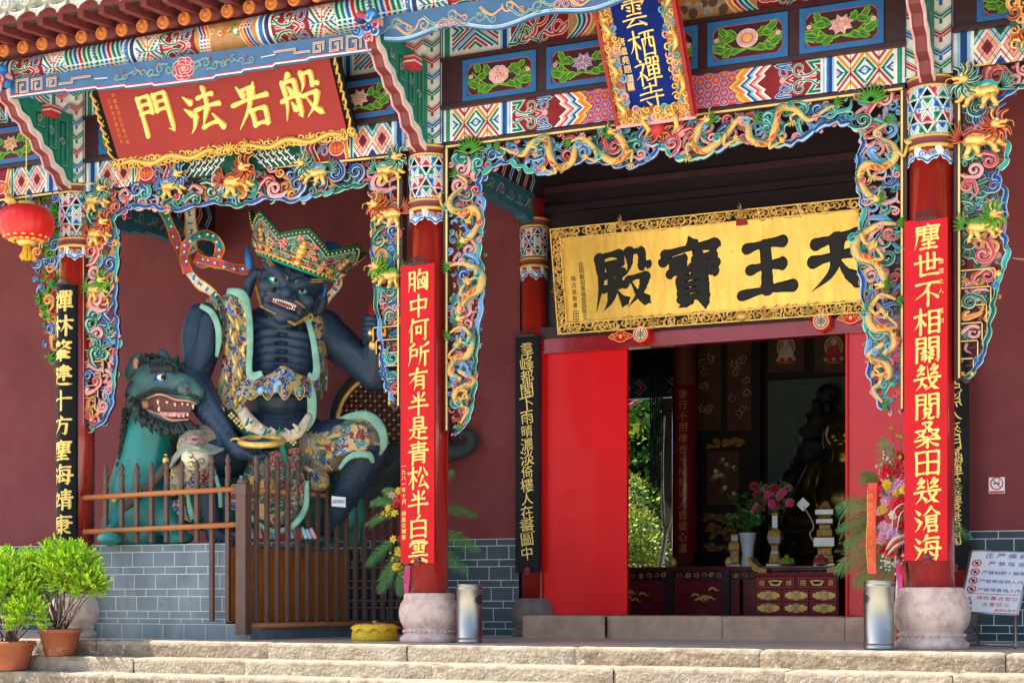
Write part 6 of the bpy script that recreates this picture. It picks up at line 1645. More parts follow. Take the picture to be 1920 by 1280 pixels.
def stand_flowers(label, base, fr_list, bl_list, ribbons, sprays, bands):
    S = thing('flower_stand', label, 'flower stand', base)
    b = MB(); B = Vector(base)
    for k in range(3):
        a = 2 * math.pi * k / 3 + .5; b.tube([B + Vector((.16 * math.cos(a), .16 * math.sin(a), .005)), B + Vector((.02 * math.cos(a), .02 * math.sin(a), 1.0))], .012, 'steel_dark', 8)
    b.tube([B + Vector((0, 0, .9)), B + Vector((0, 0, 1.55))], .02, 'bark', 8); b.build('stand', S)
    for i, (p0, d, L, wd, dr) in enumerate(fr_list): frond(p0, d, L, wd, dr, 'palm', i).build('palm_frond', S)
    for i, (p0, r, mt, kd) in enumerate(bl_list): bloom(p0, r, mt, kd, i, (rnd.uniform(-.3, .5), -1, rnd.uniform(-.1, .5))).build('flower', S)
    for i, (pts, wd, mt, txt) in enumerate(ribbons):
        b = MB(); Q = spline([tuple(p) for p in pts], 8); n = len(Q); vs = []
        for k, q in enumerate(Q): t = .2 * math.sin(k * .5 + i); vs += [(q[0] - wd / 2, q[1] - t * wd, q[2]), (q[0] + wd / 2, q[1] + t * wd, q[2])]
        b.add(vs, [(2 * k, 2 * k + 1, 2 * k + 3, 2 * k + 2) for k in range(n - 1)], mt, True)
        if txt:
            for k in range(2, n - 2): b.add([(vs[2 * k][0] + (vs[2 * k + 1][0] - vs[2 * k][0]) * e_, vs[2 * k][1] - .004, vs[2 * k][2] + dz) for e_, dz in ((.0, 0), (.06, 0), (.06, -.03), (.0, -.03))], [(0, 1, 2, 3)], 'f_yellow')
            column_text(b, lambda u, v, w_: (Q[n // 2][0] + u, Q[n // 2][1] - .03 - w_, v), txt, 0, Q[1][2] - .05, Q[-2][2] + .05, wd * .62, 'orange', .004)
        b.build('ribbon', S)
    for i, (p0, p1, mt, n) in enumerate(sprays):
        b = MB(); R_ = random.Random(i + 50); A, B2 = Vector(p0), Vector(p1); b.tube([A, B2], [.005, .002], 'palm', 5)
        for k in range(n):
            q = A.lerp(B2, R_.uniform(.25, 1)) + Vector((R_.uniform(-.05, .05), R_.uniform(-.05, .05), R_.uniform(-.04, .04))); b.sphere(q, R_.uniform(.010, .020), mt, 6, 5)
        b.build('flower_spray', S)
    for i, pts in enumerate(bands):
        b = MB(); Q = spline([tuple(p) for p in pts], 7); b.tube(Q, [.028 * math.sin(math.pi * (.12 + .8 * k / len(Q))) for k in range(len(Q))], 'f_white', 6, .25); b.build('pale_leaf', S)
    return S


q = lambda px, py, Y=.25: at(px, py, Y)
fr_l = [(q(1665, 950), (-.9, -.2, .25), .50, .17, .25), (q(1665, 960), (-.95, -.1, -.05), .48, .16, .3), (q(1670, 930), (-.6, -.2, .75), .42, .14, .25), (q(1672, 910), (-.15, -.1, 1), .52, .13, .1), (q(1665, 1010), (-.9, -.2, -.25), .52, .17, .35), (q(1668, 1030), (-.75, -.1, -.55), .42, .15, .25),
        (q(1675, 1045), (-.4, -.2, -.85), .46, .14, .1), (q(1690, 1050), (.1, -.2, -1), .40, .12, .1), (q(1695, 920), (.9, .5, .5), .62, .16, .35), (q(1695, 960), (1, .5, .1), .66, .16, .45), (q(1660, 985), (-1, .1, .12), .40, .2, .5)]
R_ = random.Random(5); bl = []
for (px, py, r, mt, kd) in ((1663, 878, .055, 'f_red', 'rose'), (1690, 895, .06, 'f_red', 'rose'), (1648, 905, .05, 'f_red', 'rose'), (1683, 870, .05, 'f_red', 'rose'), (1662, 908, .06, 'f_yellow', 'daisy'), (1680, 922, .05, 'f_yellow', 'daisy'), (1694, 918, .045, 'f_yellow', 'daisy'), (1655, 955, .05, 'f_yellow', 'daisy'),
                            (1672, 912, .075, 'f_purple', 'lily'), (1693, 902, .075, 'f_purple', 'lily'), (1660, 930, .075, 'f_purple', 'lily'), (1660, 992, .09, 'f_purple', 'lily'), (1673, 1000, .085, 'f_purple', 'lily'), (1660, 940, .055, 'f_pink', 'rose'), (1652, 1012, .055, 'f_pink', 'rose'), (1650, 958, .05, 'f_pink', 'rose'), (1656, 985, .05, 'f_pink', 'rose'),
                            (1678, 945, .055, 'f_red', 'rose'), (1690, 940, .06, 'f_red', 'rose'), (1645, 935, .05, 'f_red', 'rose'), (1690, 985, .06, 'f_red', 'rose'), (1668, 1035, .06, 'f_red', 'rose'), (1695, 1045, .06, 'f_red', 'rose'), (1675, 965, .05, 'f_white', 'rose'), (1655, 890, .055, 'f_red', 'rose'), (1672, 885, .05, 'f_red', 'rose'), (1646, 920, .05, 'f_red', 'rose'), (1650, 972, .05, 'f_red', 'rose'), (1685, 960, .05, 'f_red', 'rose'), (1682, 1020, .05, 'f_red', 'rose'), (1656, 1030, .05, 'f_red', 'rose'), (1690, 1010, .05, 'f_pink', 'rose')):
    bl.append((q(px, py, .18 + R_.uniform(-.05, .08)), r, mt, kd))
spr = [(q(1672, 900), q(1666, 838), 'f_pink', 26), (q(1680, 900), q(1684, 845), 'f_red', 26), (q(1668, 905), q(1652, 872), 'f_pink', 18), (q(1672, 1030), q(1672, 1075), 'f_white', 30), (q(1665, 1030), q(1656, 1062), 'f_white', 24), (q(1684, 1030), q(1690, 1078), 'f_white', 30), (q(1680, 880), q(1672, 800), 'lime', 3), (q(1688, 880), q(1690, 800), 'lime', 3)]
bands = [[q(1672, 1005, .1), q(1676, 960, .02), q(1690, 945, .02), q(1706, 945, .1)], [q(1680, 1008, .1), q(1688, 965, .02), q(1700, 955, .05)], [q(1662, 1030, .1), q(1678, 1010, .02), q(1705, 1000, .06)], [q(1664, 1040, .1), q(1682, 1022, .02), q(1706, 1012, .06)]]
rb = [([q(1636, 905, .1), q(1634, 960, .06), q(1633, 1020, .08), q(1635, 1075, .1)], .085, 'ribbon_red', '恭賀開光吉祥如意'), ([q(1684, 1055, .1), q(1688, 1110, .05), q(1684, 1160, .06), q(1694, 1200, .05)], .05, 'f_magenta', ''), ([q(1692, 1060, .1), q(1694, 1120, .06), q(1690, 1170, .05), q(1684, 1203, .03)], .05, 'f_red', ''), ([q(1686, 1060, .12), q(1682, 1120, .1), q(1690, 1180, .08)], .03, 'f_white', '')]
base = at(1690, 1195, .35); base.z = 0
stand_flowers('tall bouquet of lilies and roses with palm fronds beside the right column', base, fr_l, bl, rb, spr, bands)
q = lambda px, py, Y=.75: at(px, py, Y)
fr_l = [(q(745, 950), (-.8, -.1, .55), 0.38, 0.12, .4), (q(748, 945), (-.5, -.1, .9), 0.34, 0.10, .35), (q(745, 965), (-1, -.1, .2), 0.39, 0.12, .45), (q(745, 1010), (-.75, -.2, -.35), 0.41, 0.13, .35), (q(748, 1030), (-.4, -.2, -.85), .50, .15, .1), (q(760, 1040), (-.1, -.1, -1), .46, .14, .0), (q(800, 960), (.9, .5, .45), .62, .15, .45), (q(800, 1000), (1, .4, .1), .60, .16, .4), (q(800, 1020), (.9, .4, -.35), .5, .14, .3), (q(800, 925), (.55, .3, .9), .5, .13, .3)]
bl = [(q(750, 932, .65), .06, 'f_red', 'rose'), (q(742, 945, .65), .05, 'f_red', 'rose'), (q(735, 928, .65), .05, 'f_pink', 'lily'), (q(748, 920, .65), .05, 'f_yellow', 'daisy'), (q(728, 952, .65), .05, 'f_yellow', 'lily'), (q(740, 962, .65), .05, 'f_yellow', 'lily'), (q(738, 1010, .65), .05, 'f_yellow', 'lily'), (q(748, 1035, .65), .055, 'f_yellow', 'lily'), (q(742, 1062, .65), .05, 'f_yellow', 'daisy'), (q(752, 1010, .65), .05, 'f_red', 'rose'), (q(765, 1000, .65), .06, 'f_purple', 'lily')]
spr = [(q(745, 955), q(722, 965), 'f_yellow', 22), (q(748, 1020), q(740, 1050), 'f_yellow', 26), (q(750, 1050), q(750, 1085), 'f_yellow', 20)]
rb = [([q(764, 1060, .6), q(762, 1110, .55), q(764, 1160, .5), q(757, 1188, .5)], .06, 'f_magenta', ''), ([q(760, 1070, .62), q(768, 1120, .58), q(758, 1185, .5)], .05, 'f_red', '')]
base = at(790, 1190, .85); base.z = 0
stand_flowers('palm and yellow flower bouquet half hidden behind the middle column', base, fr_l, bl, rb, spr, [])


# ---------------------------------------------------------------- garden behind the hall
def tree(label, base, H, lobes, n, seed, mw, Lf=.11, trunk='bark', name='garden_tree', tr=.07):
    S = thing(name, label, 'tree', base, 'trees in the garden behind'); b = MB(); R_ = random.Random(seed); B = Vector(base)
    top = Vector(lobes[0][0]); pts = [B, B.lerp(top, .3) + Vector((.10, 0, 0)), B.lerp(top, .65) + Vector((-.08, 0, 0)), top]; b.tube([tuple(p) for p in spline([tuple(p) for p in pts], 6)], [tr * (1 - .7 * i / 18) for i in range(19)], trunk, 10)
    for c, r in lobes:
        s = B.lerp(top, R_.uniform(.35, .8)); b.tube([s, s.lerp(Vector(c), .6) + Vector((0, 0, .1)), Vector(c)], [tr * .45, tr * .3, tr * .1], trunk, 7)
    b.build('trunk', S); b = MB(); W_ = [q[1] ** 2 for q in lobes]
    for _ in range(n):
        c, r = R_.choices(lobes, W_)[0]; a, u = R_.uniform(0, 6.28), R_.uniform(-1, 1); d = Vector((math.sqrt(1 - u * u) * math.cos(a), math.sqrt(1 - u * u) * math.sin(a), u)); p0 = Vector(c) + d * r * R_.uniform(.5, 1.05) ** .6
        m_ = 'tree_leaf_%d' % R_.choices(range(4), mw)[0]
        for k in range(5): leafquad(b, p0 + Vector((R_.uniform(-.09, .09), R_.uniform(-.09, .09), R_.uniform(-.09, .09))), d + Vector((R_.uniform(-.8, .8), R_.uniform(-.8, .8), R_.uniform(-.6, .4))), Lf * R_.uniform(.7, 1.3), Lf * .26, m_, R_)
    b.build('crown', S)


L_ = lambda px, py, Y: tuple(at(px, py, Y))
tree('broad leafy tree with dark leaves seen through the hall', (-3.2, 15.5, -1.25), 5, [(L_(1215, 860, 15.5), 1.0), (L_(1195, 960, 15), .8), (L_(1250, 900, 15.5), .8), (L_(1180, 800, 15.5), .8)], 1500, 31, (5, 3, 1, .4), .22)
tree('tall yellow green tree seen through the hall', (-4.6, 18.5, -1.25), 8, [(L_(1210, 700, 18), 1.3), (L_(1190, 780, 18.5), 1.2), (L_(1255, 690, 18.5), 1.2), (L_(1180, 650, 18), 1.2), (L_(1250, 800, 19), 1.4)], 2600, 32, (1, 3, 4, 2), .15)
tree('low yellow leaved shrub behind the hall opening', (-1.45, 11.8, -1.25), 2, [(L_(1195, 1000, 12), .38), (L_(1215, 1030, 11.8), .32), (L_(1185, 920, 12.2), .25), (L_(1200, 1050, 11.8), .3)], 420, 33, (1, 2, 4, 4), .09, 'bark', 'garden_shrub', .03)
S = thing('garden_sapling', 'slender pale trunk of a young tree behind the hall opening', 'tree', L_(1238, 1080, 11), 'trees in the garden behind')
b = MB(); q = lambda px, py: L_(px, py, 11.0); b.tube(spline([q(1233, 1120), q(1238, 1060), q(1247, 1005), (q(1243, 960)), q(1242, 860), q(1246, 780)], 6), [.05 - .0012 * i for i in range(31)], 'bark', 10); b.tube(spline([q(1247, 1005), q(1256, 975), q(1266, 930)], 6), .03, 'bark', 8); b.build('trunk', S)
b = MB()
R_ = random.Random(3)
for k in range(260): leafquad(b, Vector(L_(R_.uniform(1190, 1262), R_.uniform(660, 720), 11)) + Vector((0, R_.uniform(-.4, .4), 0)), (R_.uniform(-1, 1), R_.uniform(-1, 1), -.3), .14, .03, 'tree_leaf_%d' % R_.choice((1, 2, 2)), R_)
b.build('crown', S)
S = thing('garden_pavilion', 'dark tiled pavilion eave in the garden behind the hall', 'pavilion', L_(1215, 900, 14))
b = MB(); e0, e1 = Vector(L_(1175, 765, 13)), Vector(L_(1262, 715, 13)); d = e1 - e0
for k in range(7):
    b.obox(e0 + d * .5 + Vector((0, .25 * k - .6, .10 * k - .1)), d * .75, (0, .15, .05), (0, -.012, .035), 'hall_dark')
b.build('roof', S); b = MB()
for k in range(9): q = e0 + d * (k / 8.) + Vector((0, -.6, -.16)); b.obox(q, (.03, 0, 0), (0, .5, .16), (0, 0, .03), 'rafter_red')
b.build('rafters', S); b = MB(); q = e1 + Vector((-.1, 0, -1.6)); b.box(q.x - .12, q.x + .12, q.y, q.y + .24, -1.25, q.z + 1.55, 'hall_dark'); b.build('post', S)


# ---------------------------------------------------------------- inside the hall
Lb = lambda px, py, Y: at(px, py, Y)


def at_box(mb, pxa, pya, pxb, pyb, Y, dep, mt):
    a, c = at(pxa, pya, Y), at(pxb, pyb, Y); mb.box(min(a.x, c.x), max(a.x, c.x), Y, Y + dep, min(a.z, c.z), max(a.z, c.z), mt)


c0 = Lb(1276, 900, 6.6); S = thing('hall_column', 'dark red inner column carrying a couplet beside the garden opening', 'column', (c0.x, 6.78, 0)); b = MB()
b.lathe([(.16, 0), (.16, 6.8)], (c0.x, 6.78, 0), 'rafter_red', 28); b.build('shaft', S); b = MB()
z0, z1 = Lb(1276, 1045, 6.6).z, Lb(1276, 720, 6.6).z; b.lathe([(.166, z0), (.176, z0 + .01), (.176, z1 - .01), (.166, z1)], (c0.x, 6.78, 0), 'wine', 28); o = b.build('couplet_sleeve', S)
b = MB(); column_text(b, lambda u, v, w_: (c0.x + .178 * math.sin(u / .178), 6.78 - .178 * math.cos(u / .178) - w_, v), '徐行不用穩也不扶無鳩人自從心道', .03, z1 - .06, z0 + .06, .125, 'gold_old'); b.build('lettering', o)
S = thing('tassel_banner', 'long black tassel banner hanging in front of the garden view', 'banner', Lb(1231, 650, 4)); b = MB()
for k in range(7):
    a = Lb(1220 + k * 3.6, 640, 4.0 + .02 * (k % 2)); e_ = Lb(1220 + k * 3.6, 905 + 9 * (k % 3), 4.0); b.tube([a, (e_.x, e_.y, e_.z + .06), (e_.x, e_.y, e_.z)], [.018, .018, .002], 'black_lacquer', 6, .5)
b.build('strips', S)
# carved partition behind the altar
S = thing('carved_partition', 'dark carved partition with painted panels behind the altar', 'partition', (1.7, 8.3, 0)); Y = 8.2
b = MB(); a, e_ = Lb(1284, 640, Y), Lb(1425, 1080, Y); b.box(a.x, e_.x, Y, Y + .15, 0, 6.8, 'hall_dark'); b.build('frame', S)
for x0, y0, x1, y1, nm in ((1308, 640, 1352, 805, 1), (1364, 640, 1408, 805, 1), (1326, 846, 1386, 945, 2)):
    b = MB(); at_box(b, x0, y0, x1, y1, Y - .03, .028, 'hall_panel'); p = Paint(b, front(Y - .032), .001, .0003)
    A, E = Lb(x0, y1, Y), Lb(x1, y0, Y); R_ = random.Random(x0)
    for k in range(9):
        u, v = R_.uniform(A.x + .05, E.x - .05), R_.uniform(A.z + .1, E.z - .1)
        if nm == 2: p.disc(u, v, .035, .035, ('cream', 'white', 'pink')[k % 3], 8); leaf(p, u, v - .06, R_.uniform(0, 3), .09)
        else: p.curl(u, v, .07, k, 'red', 1.2, 1, wd=.2)
    b.build('painted_panel', S)
for y0, y1 in ((823, 838), (962, 975), (977, 1012), (1020, 1030)):
    b = MB(); a, e_ = Lb(1316, y1, Y - .05), Lb(1396, y0, Y - .05); b.box(a.x, e_.x, Y - .03, Y - .002, a.z, e_.z, 'hall_dark'); R_ = random.Random(y0)
    for k in range(26):
        u, v = R_.uniform(a.x + .03, e_.x - .03), R_.uniform(a.z, e_.z); relief(b, front(Y - .035), [(u + .045 * (1 - .8 * t) * math.cos(k + 7 * t), v + .035 * (1 - .8 * t) * math.sin(k + 7 * t)) for t in [i / 9 for i in range(10)]], [.022] * 10, .01, 'gilt', 0)
    b.names = ['gold_old' if n == 'gold' else n for n in b.names]; b.build('carved_strip', S)
S = thing('shrine_screen', 'dark green backdrop under two painted Buddha panels', 'screen', (2.4, 8.8, 0)); Y = 8.6
b = MB(); a, e_ = Lb(1424, 640, Y), Lb(1640, 1080, Y); b.box(a.x, e_.x, Y + .05, Y + .2, 0, 6.8, 'hall_dark'); b.build('frame', S)
mat('backdrop', (.075, .115, .095), .7, var=.12); b = MB(); at_box(b, 1440, 714, 1640, 1010, Y, .045, 'backdrop'); b.build('backdrop_panel', S)
for x0, x1 in ((1440, 1508), (1527, 1600)):
    b = MB(); at_box(b, x0, 600, x1, 695, Y, .045, 'hall_panel'); A, E = Lb(x0, 695, Y), Lb(x1, 600, Y); p = Paint(b, front(Y), .001, .0004); u = (A.x + E.x) / 2
    p.disc(u, A.z + .34, .14, .16, 'cream', 20); p.disc(u, A.z + .34, .125, .145, 'tan', 20)
    p.poly([(u - .13, A.z + .18), (u + .13, A.z + .18), (u + .06, A.z + .36), (u - .06, A.z + .36)], ('cream', 'red_m')[x0 > 1500]); p.disc(u, A.z + .41, .045, .055, 'cream', 12)
    for k in range(5): p.disc(u - .12 + .06 * k, A.z + .155, .035, .03, ('pink', 'red_m')[k % 2], 8)
    p.rect(u - .11, u + .11, A.z + .09, A.z + .12, 'wood_board'); b.build('painted_panel', S)

# Buddha
bc = Lb(1582, 920, 7.6); O = Vector((bc.x, 7.6, 1.45)); S = thing('buddha_statue', 'seated laughing bronze Buddha half lost in the dark hall', 'statue', O); V = lambda x, y, z: O + Vector((x, y, z))
orgobj('body', [('s', V(0, .15, .55), (.44, .36, .48)), ('s', V(0, -.05, .38), (.42, .36, .34)), ('c', [V(-.42, .1, .8), V(-.56, -.02, .45), V(-.42, -.28, .22)], [.17, .15, .11]), ('c', [V(.42, .1, .8), V(.56, -.02, .45), V(.42, -.28, .22)], [.17, .15, .11]),
                ('c', [V(-.2, 0, .1), V(-.62, -.25, .1), V(-.2, -.45, .05)], [.24, .2, .13]), ('c', [V(.2, 0, .1), V(.62, -.25, .1), V(.2, -.45, .05)], [.24, .2, .13]), ('c', [V(0, .1, .9), V(0, .02, 1.12)], [.2, .16]),
                ('s', V(0, -.02, 1.32), (.25, .25, .28)), ('s', V(-.10, -.20, 1.26), (.10, .09, .09)), ('s', V(.10, -.20, 1.26), (.10, .09, .09)), ('s', V(0, -.27, 1.30), (.045, .06, .06)), ('s', V(-.26, .02, 1.25), (.05, .07, .17)), ('s', V(.26, .02, 1.25), (.05, .07, .17)),
                ('c', [V(-.17, -.20, 1.42), V(-.02, -.25, 1.40)], [.03, .02]), ('c', [V(.17, -.20, 1.42), V(.02, -.25, 1.40)], [.03, .02]), ('c', [V(-.11, -.23, 1.17), V(0, -.26, 1.14), V(.11, -.23, 1.17)], [.02, .03, .02])], .026, 'bronze', S, 3)
b = MB(); b.lathe([(.75, -.42), (.80, -.36), (.7, -.30), (.7, -.18), (.82, -.10), (.78, -.02), (0, 0)], O, 'bronze', 36); b.build('lotus_seat', S)
b = MB(); b.lathe([(.9, 0), (.9, 1.03)], (O.x, 7.7, 0), 'wine', 4); b.build('pedestal', S)
b = MB(); Pp = spline([V(-.33, -.1, .95), V(-.38, -.3, .6), V(-.28, -.42, .25)], 6); b.tube(Pp, .045, 'bronze', 8, .4); Pp = spline([V(.33, -.1, .95), V(.38, -.3, .6), V(.28, -.42, .25)], 6); b.tube(Pp, .045, 'bronze', 8, .4); b.build('robe_hem', S)
S = thing('bodhisattva_rock', 'dark ornate silhouette beside the bronze Buddha', 'sculpture', Lb(1480, 1000, 8.2))
R_ = random.Random(77); pr = [('s', Lb(px, py, 8.2), r * .8) for px, py, r in ((1500, 960, .3), (1485, 900, .22), (1515, 850, .26), (1535, 790, .24), (1550, 740, .2), (1540, 900, .35), (1490, 1020, .35))]
for k in range(90):
    t = R_.random(); x, y = np.interp(t, [0, .4, .75, 1], [1455, 1490, 1520, 1552]) + R_.uniform(-20, 34), np.interp(t, [0, .4, .75, 1], [1000, 900, 810, 728]) + R_.uniform(-16, 30)
    c = Lb(x, y, 8.05 + R_.uniform(0, .2)); pr.append(('c', [c, c + Vector((R_.uniform(-.12, .12), 0, R_.uniform(-.05, .16)))], [R_.uniform(.04, .09), R_.uniform(.012, .04)], 4))
orgobj('carving', pr, .025, 'hall_dark', S, 1)

# altar table
Y = 5.5; S = thing('altar_table', 'long dark red lacquered altar table across the hall', 'altar', (2.2, Y, 0)); tx0, tx1 = Lb(1183, 1060, Y).x - .5, Lb(1640, 1060, Y).x; tz = Lb(1300, 1062, Y).z
b = MB(); b.box(tx0, tx1, Y - .05, Y + .75, tz - .05, tz, 'wine'); b.box(tx0, tx1, Y - .06, Y - .05, tz - .035, tz - .02, 'dark_wood'); b.build('table_top', S)
b = MB(); b.box(tx0 + .05, tx1, Y, Y + .7, tz - .17, tz - .05, 'dark_wood')
for k in range(34):
    u = tx0 + .2 + k * .11; relief(b, front(Y), [(u + .045 * (1 - .8 * t) * math.cos(k + 7 * t), tz - .11 + .035 * (1 - .8 * t) * math.sin(k + 7 * t)) for t in [i / 9 for i in range(10)]], [.02] * 10, .01, ('flame', 'gilt', 'red')[k % 3], .0)
b.build('carved_apron', S)
x = tx0 + .05; k = 0
while x < tx1 - .3:
    b = MB(); e_ = min(x + .95, tx1); b.box(x, e_, Y + .03, Y + .65, .0, tz - .17, 'wine'); p = Paint(b, front(Y + .03), .002, .0004); zc = (tz - .17 + .3) / 2
    p.ribbon([(x + .05, .3), (e_ - .05, .3), (e_ - .05, tz - .22), (x + .05, tz - .22)], .012, 'rafter_red', True); p.ribbon([(x + .09, .33), (e_ - .09, .33), (e_ - .09, tz - .25), (x + .09, tz - .25)], .006, 'rafter_red', True)
    R_ = random.Random(k + 3)
    for j in range(6):
        u, v = (x + e_) / 2 + R_.uniform(-.14, .14), zc + R_.uniform(-.10, .10); p.ribbon(spline([(u - .07, v), (u, v + .03), (u + .06, v - .01), (u + .09, v + .02)], 4), [.004, .02, .03, .028, .02, .025, .02, .01, .008, .006, .004, .004, .003][:13], 'gold_letter')
    b.build('front_panel', S); x += 1.0; k += 1
for px in (1255, 1360):
    a = Lb(px, 1060, Y - .06); b = MB(); b.box(a.x - .05, a.x + .05, Y - .06, Y + .02, 0, tz - .05, 'dark_wood'); b.lathe([(.03, tz), (.05, tz + .02), (.055, tz + .07), (.03, tz + .12), (0, tz + .13)], (a.x, Y + .1, 0), 'gold_letter', 14); b.build('post', S)

# donation chest
Y = 4.4; A, E = Lb(1416, 1150, Y), Lb(1572, 1078, Y); S = thing('donation_chest', 'red donation chest with gold medallions and upturned scroll ends', 'chest', ((A.x + E.x) / 2, Y, 0))
b = MB(); b.box(A.x, E.x, Y, Y + .5, .0, E.z, 'chest_red'); b.box(A.x - .03, E.x + .03, Y - .03, Y + .53, E.z, E.z + .035, 'chest_red'); b.build('body', S)
W_, H_ = E.x - A.x, E.z - .27
for r in range(3):
    for k in range(2 if r == 0 else 3):
        n = 2 if r == 0 else 3; w_ = W_ / n; x0 = A.x + k * w_ + .02; x1 = A.x + (k + 1) * w_ - .02; z1 = E.z - .02 - r * .155; z0 = z1 - .135
        b = MB(); b.box(x0, x1, Y - .015, Y - .001, z0, z1, 'chest_red'); p = Paint(b, front(Y - .015), .001, .0004); uc, vc = (x0 + x1) / 2, (z0 + z1) / 2
        p.ribbon([(x0 + .01, z0 + .01), (x1 - .01, z0 + .01), (x1 - .01, z1 - .01), (x0 + .01, z1 - .01)], .006, 'wine', True)
        if r == 0:
            p.poly([(uc - .09, vc + .025), (uc, vc + .035), (uc + .09, vc + .025), (uc + .05, vc - .035), (uc - .05, vc - .035)], 'gold_paint'); p.poly([(uc - .065, vc + .016), (uc + .065, vc + .016), (uc + .03, vc - .018), (uc - .03, vc - .018)], 'black')
            for ch, du in zip(('結緣', '隨喜')[k], (-.17, .17)): put(b, front(Y - .016), ch, uc + du, vc, .07, 'gold_paint')
        else:
            for sg in (1, -1): p.disc(uc + sg * .07, vc, .055, .045, 'gold_paint', 10); p.disc(uc + sg * .12, vc, .02, .03, 'gold_paint', 6)
            p.disc(uc, vc, .062, .058, 'gold_paint', 16); p.ribbon([(uc + .052 * math.cos(t), vc + .048 * math.sin(t)) for t in np.linspace(0, 6.283, 18, endpoint=False)], .006, 'wine', True)
            put(b, front(Y - .017), ('箱德功', '福慧壽')[r - 1][k], uc, vc, .07, 'wine')
        b.build('drawer', S)
for sg, xx in ((-1, A.x), (1, E.x)):
    b = MB(); pl = [(0, .0), (0, .05), (.10, .07), (.17, .13), (.21, .19), (.27, .20), (.27, .17), (.22, .12), (.16, .03), (.08, -.0)]
    pl = [(xx - sg * .14 + sg * u, E.z + .035 + v) for u, v in pl]; b.prism(pl, front(Y), -.3, .0, 'gold_old'); p = Paint(b, front(Y), .001, .0004); p.ribbon(spline([(xx - sg * .08, E.z + .06), (xx + sg * .02, E.z + .12), (xx + sg * .09, E.z + .2)], 5), .014, 'wine'); b.build('scroll_end', S)

# vessels on the altar
Y = 5.62


def vessel(name, label, px, prof, mts, n=4, extra=None, Yv=Y, cat='candlestick', grp=None):
    c = Lb(px, 1058, Yv); c.z = tz; S = thing(name, label, cat, c, grp); b = MB()
    pr = [(r * (1.25 if n == 4 else 1), z) for r, z in prof]; b.lathe(pr, (0, 0, 0), 'wine', n, smooth=n > 8, mts=mts)
    rot = Matrix.Rotation(math.pi / 4, 3, 'Z') if n == 4 else Matrix()
    rot = rot.to_3x3(); b.v = [tuple(rot @ Vector(v) + c) for v in b.v]; b.build('body', S)
    if extra: extra(S, c)
    return S


mat('altar_pink', (.34, .13, .19), .6, var=.2); mat('altar_red', (.26, .012, .03), .6, var=.2); mat('silver_trim', (.45, .45, .44), .35, .5)  # flower pink and red darkened to paint in the shade of the hall
tri = lambda n: [('silver_trim', 'gold_old', 'gold_old')[i % 3] for i in range(n)]
prof = [(.15, 0), (.15, .03), (.13, .05), (.13, .13), (.10, .15), (.10, .22), (.15, .25), (.15, .36), (.11, .39), (.11, .46), (.08, .48), (.08, .52), (.12, .55), (.12, .60), (.08, .62), (.13, .66), (.13, .72), (.09, .75), (.03, .83), (0, .84)]


def ears(S, c):
    for sg in (1, -1):
        b = MB(); P1 = spline([(c.x + sg * .17, c.y, c.z + .32), (c.x + sg * .21, c.y, c.z + .42), (c.x + sg * .16, c.y, c.z + .50), (c.x + sg * .20, c.y, c.z + .62), (c.x + sg * .30, c.y, c.z + .78)], 6); b.tube(P1, .018, 'silver_trim', 6, .6)
        e_ = P1[-1]; b.obox((e_[0], e_[1], e_[2] + .02), (.045, 0, .045), (0, .012, 0), (-.045, 0, .045), 'silver_trim'); b.build('handle', S)


vessel('incense_burner', 'tiered gold and silver incense burner with white curled handles on the altar', 1549, prof, tri(19), 4, ears, Y, 'incense burner')
cs = [(.11, 0), (.11, .03), (.08, .05), (.06, .16), (.05, .20), (.05, .27), (.08, .30), (.10, .38), (.08, .46), (.04, .50), (.04, .66), (.06, .70), (0, .70)]


vessel('candlestick', 'square gold and silver candlestick carrying the pink bouquet on the altar', 1454, cs, tri(12), 4)
vessel('candlestick', 'short gold and silver candlestick beside the white vase', 1379, [(.10, 0), (.10, .03), (.07, .05), (.06, .20), (.08, .22), (.08, .30), (.05, .34), (.05, .42), (0, .43)], tri(8), 4)
vs_ = vessel('vase', 'tall pale blue ceramic vase on the altar table', 1402, [(.09, 0), (.085, .02), (.075, .15), (.09, .30), (.115, .42), (.12, .44), (.10, .44), (.08, .3)], ['ceramic'] * 7, 28, None, Y - .08, 'vase')
c = Lb(1402, 1058, Y - .08); S = thing('vase_flowers', 'dark leafy stems standing in the pale vase', 'flowers', (c.x, c.y, tz + .4)); b = MB(); R_ = random.Random(8)
for k in range(16):
    e_ = Vector((c.x + R_.uniform(-.35, .3), c.y + R_.uniform(-.2, .2), tz + R_.uniform(.6, 1.0))); s = Vector((c.x, c.y, tz + .4)); b.tube([s, s.lerp(e_, .5) + Vector((0, 0, .08)), e_], .006, 'palm', 5)
    for j in range(9): leafquad(b, s.lerp(e_, .4 + .07 * j), (R_.uniform(-1, 1), R_.uniform(-1, 1), .4), .12, .03, 'palm', R_)
b.build('stems', S)
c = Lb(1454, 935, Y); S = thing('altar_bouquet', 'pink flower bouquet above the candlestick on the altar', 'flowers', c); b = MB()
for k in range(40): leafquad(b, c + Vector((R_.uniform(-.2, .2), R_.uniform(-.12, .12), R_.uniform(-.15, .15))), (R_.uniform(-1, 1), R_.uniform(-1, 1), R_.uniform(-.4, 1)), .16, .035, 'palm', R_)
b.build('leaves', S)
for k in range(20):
    u, v = R_.uniform(-.27, .27), R_.uniform(-.22, .22); bloom(c + Vector((u, R_.uniform(-.15, .0), v)), .07, R_.choice(('altar_pink', 'altar_red', 'f_magenta')), 'rose', k).build('flower', S)
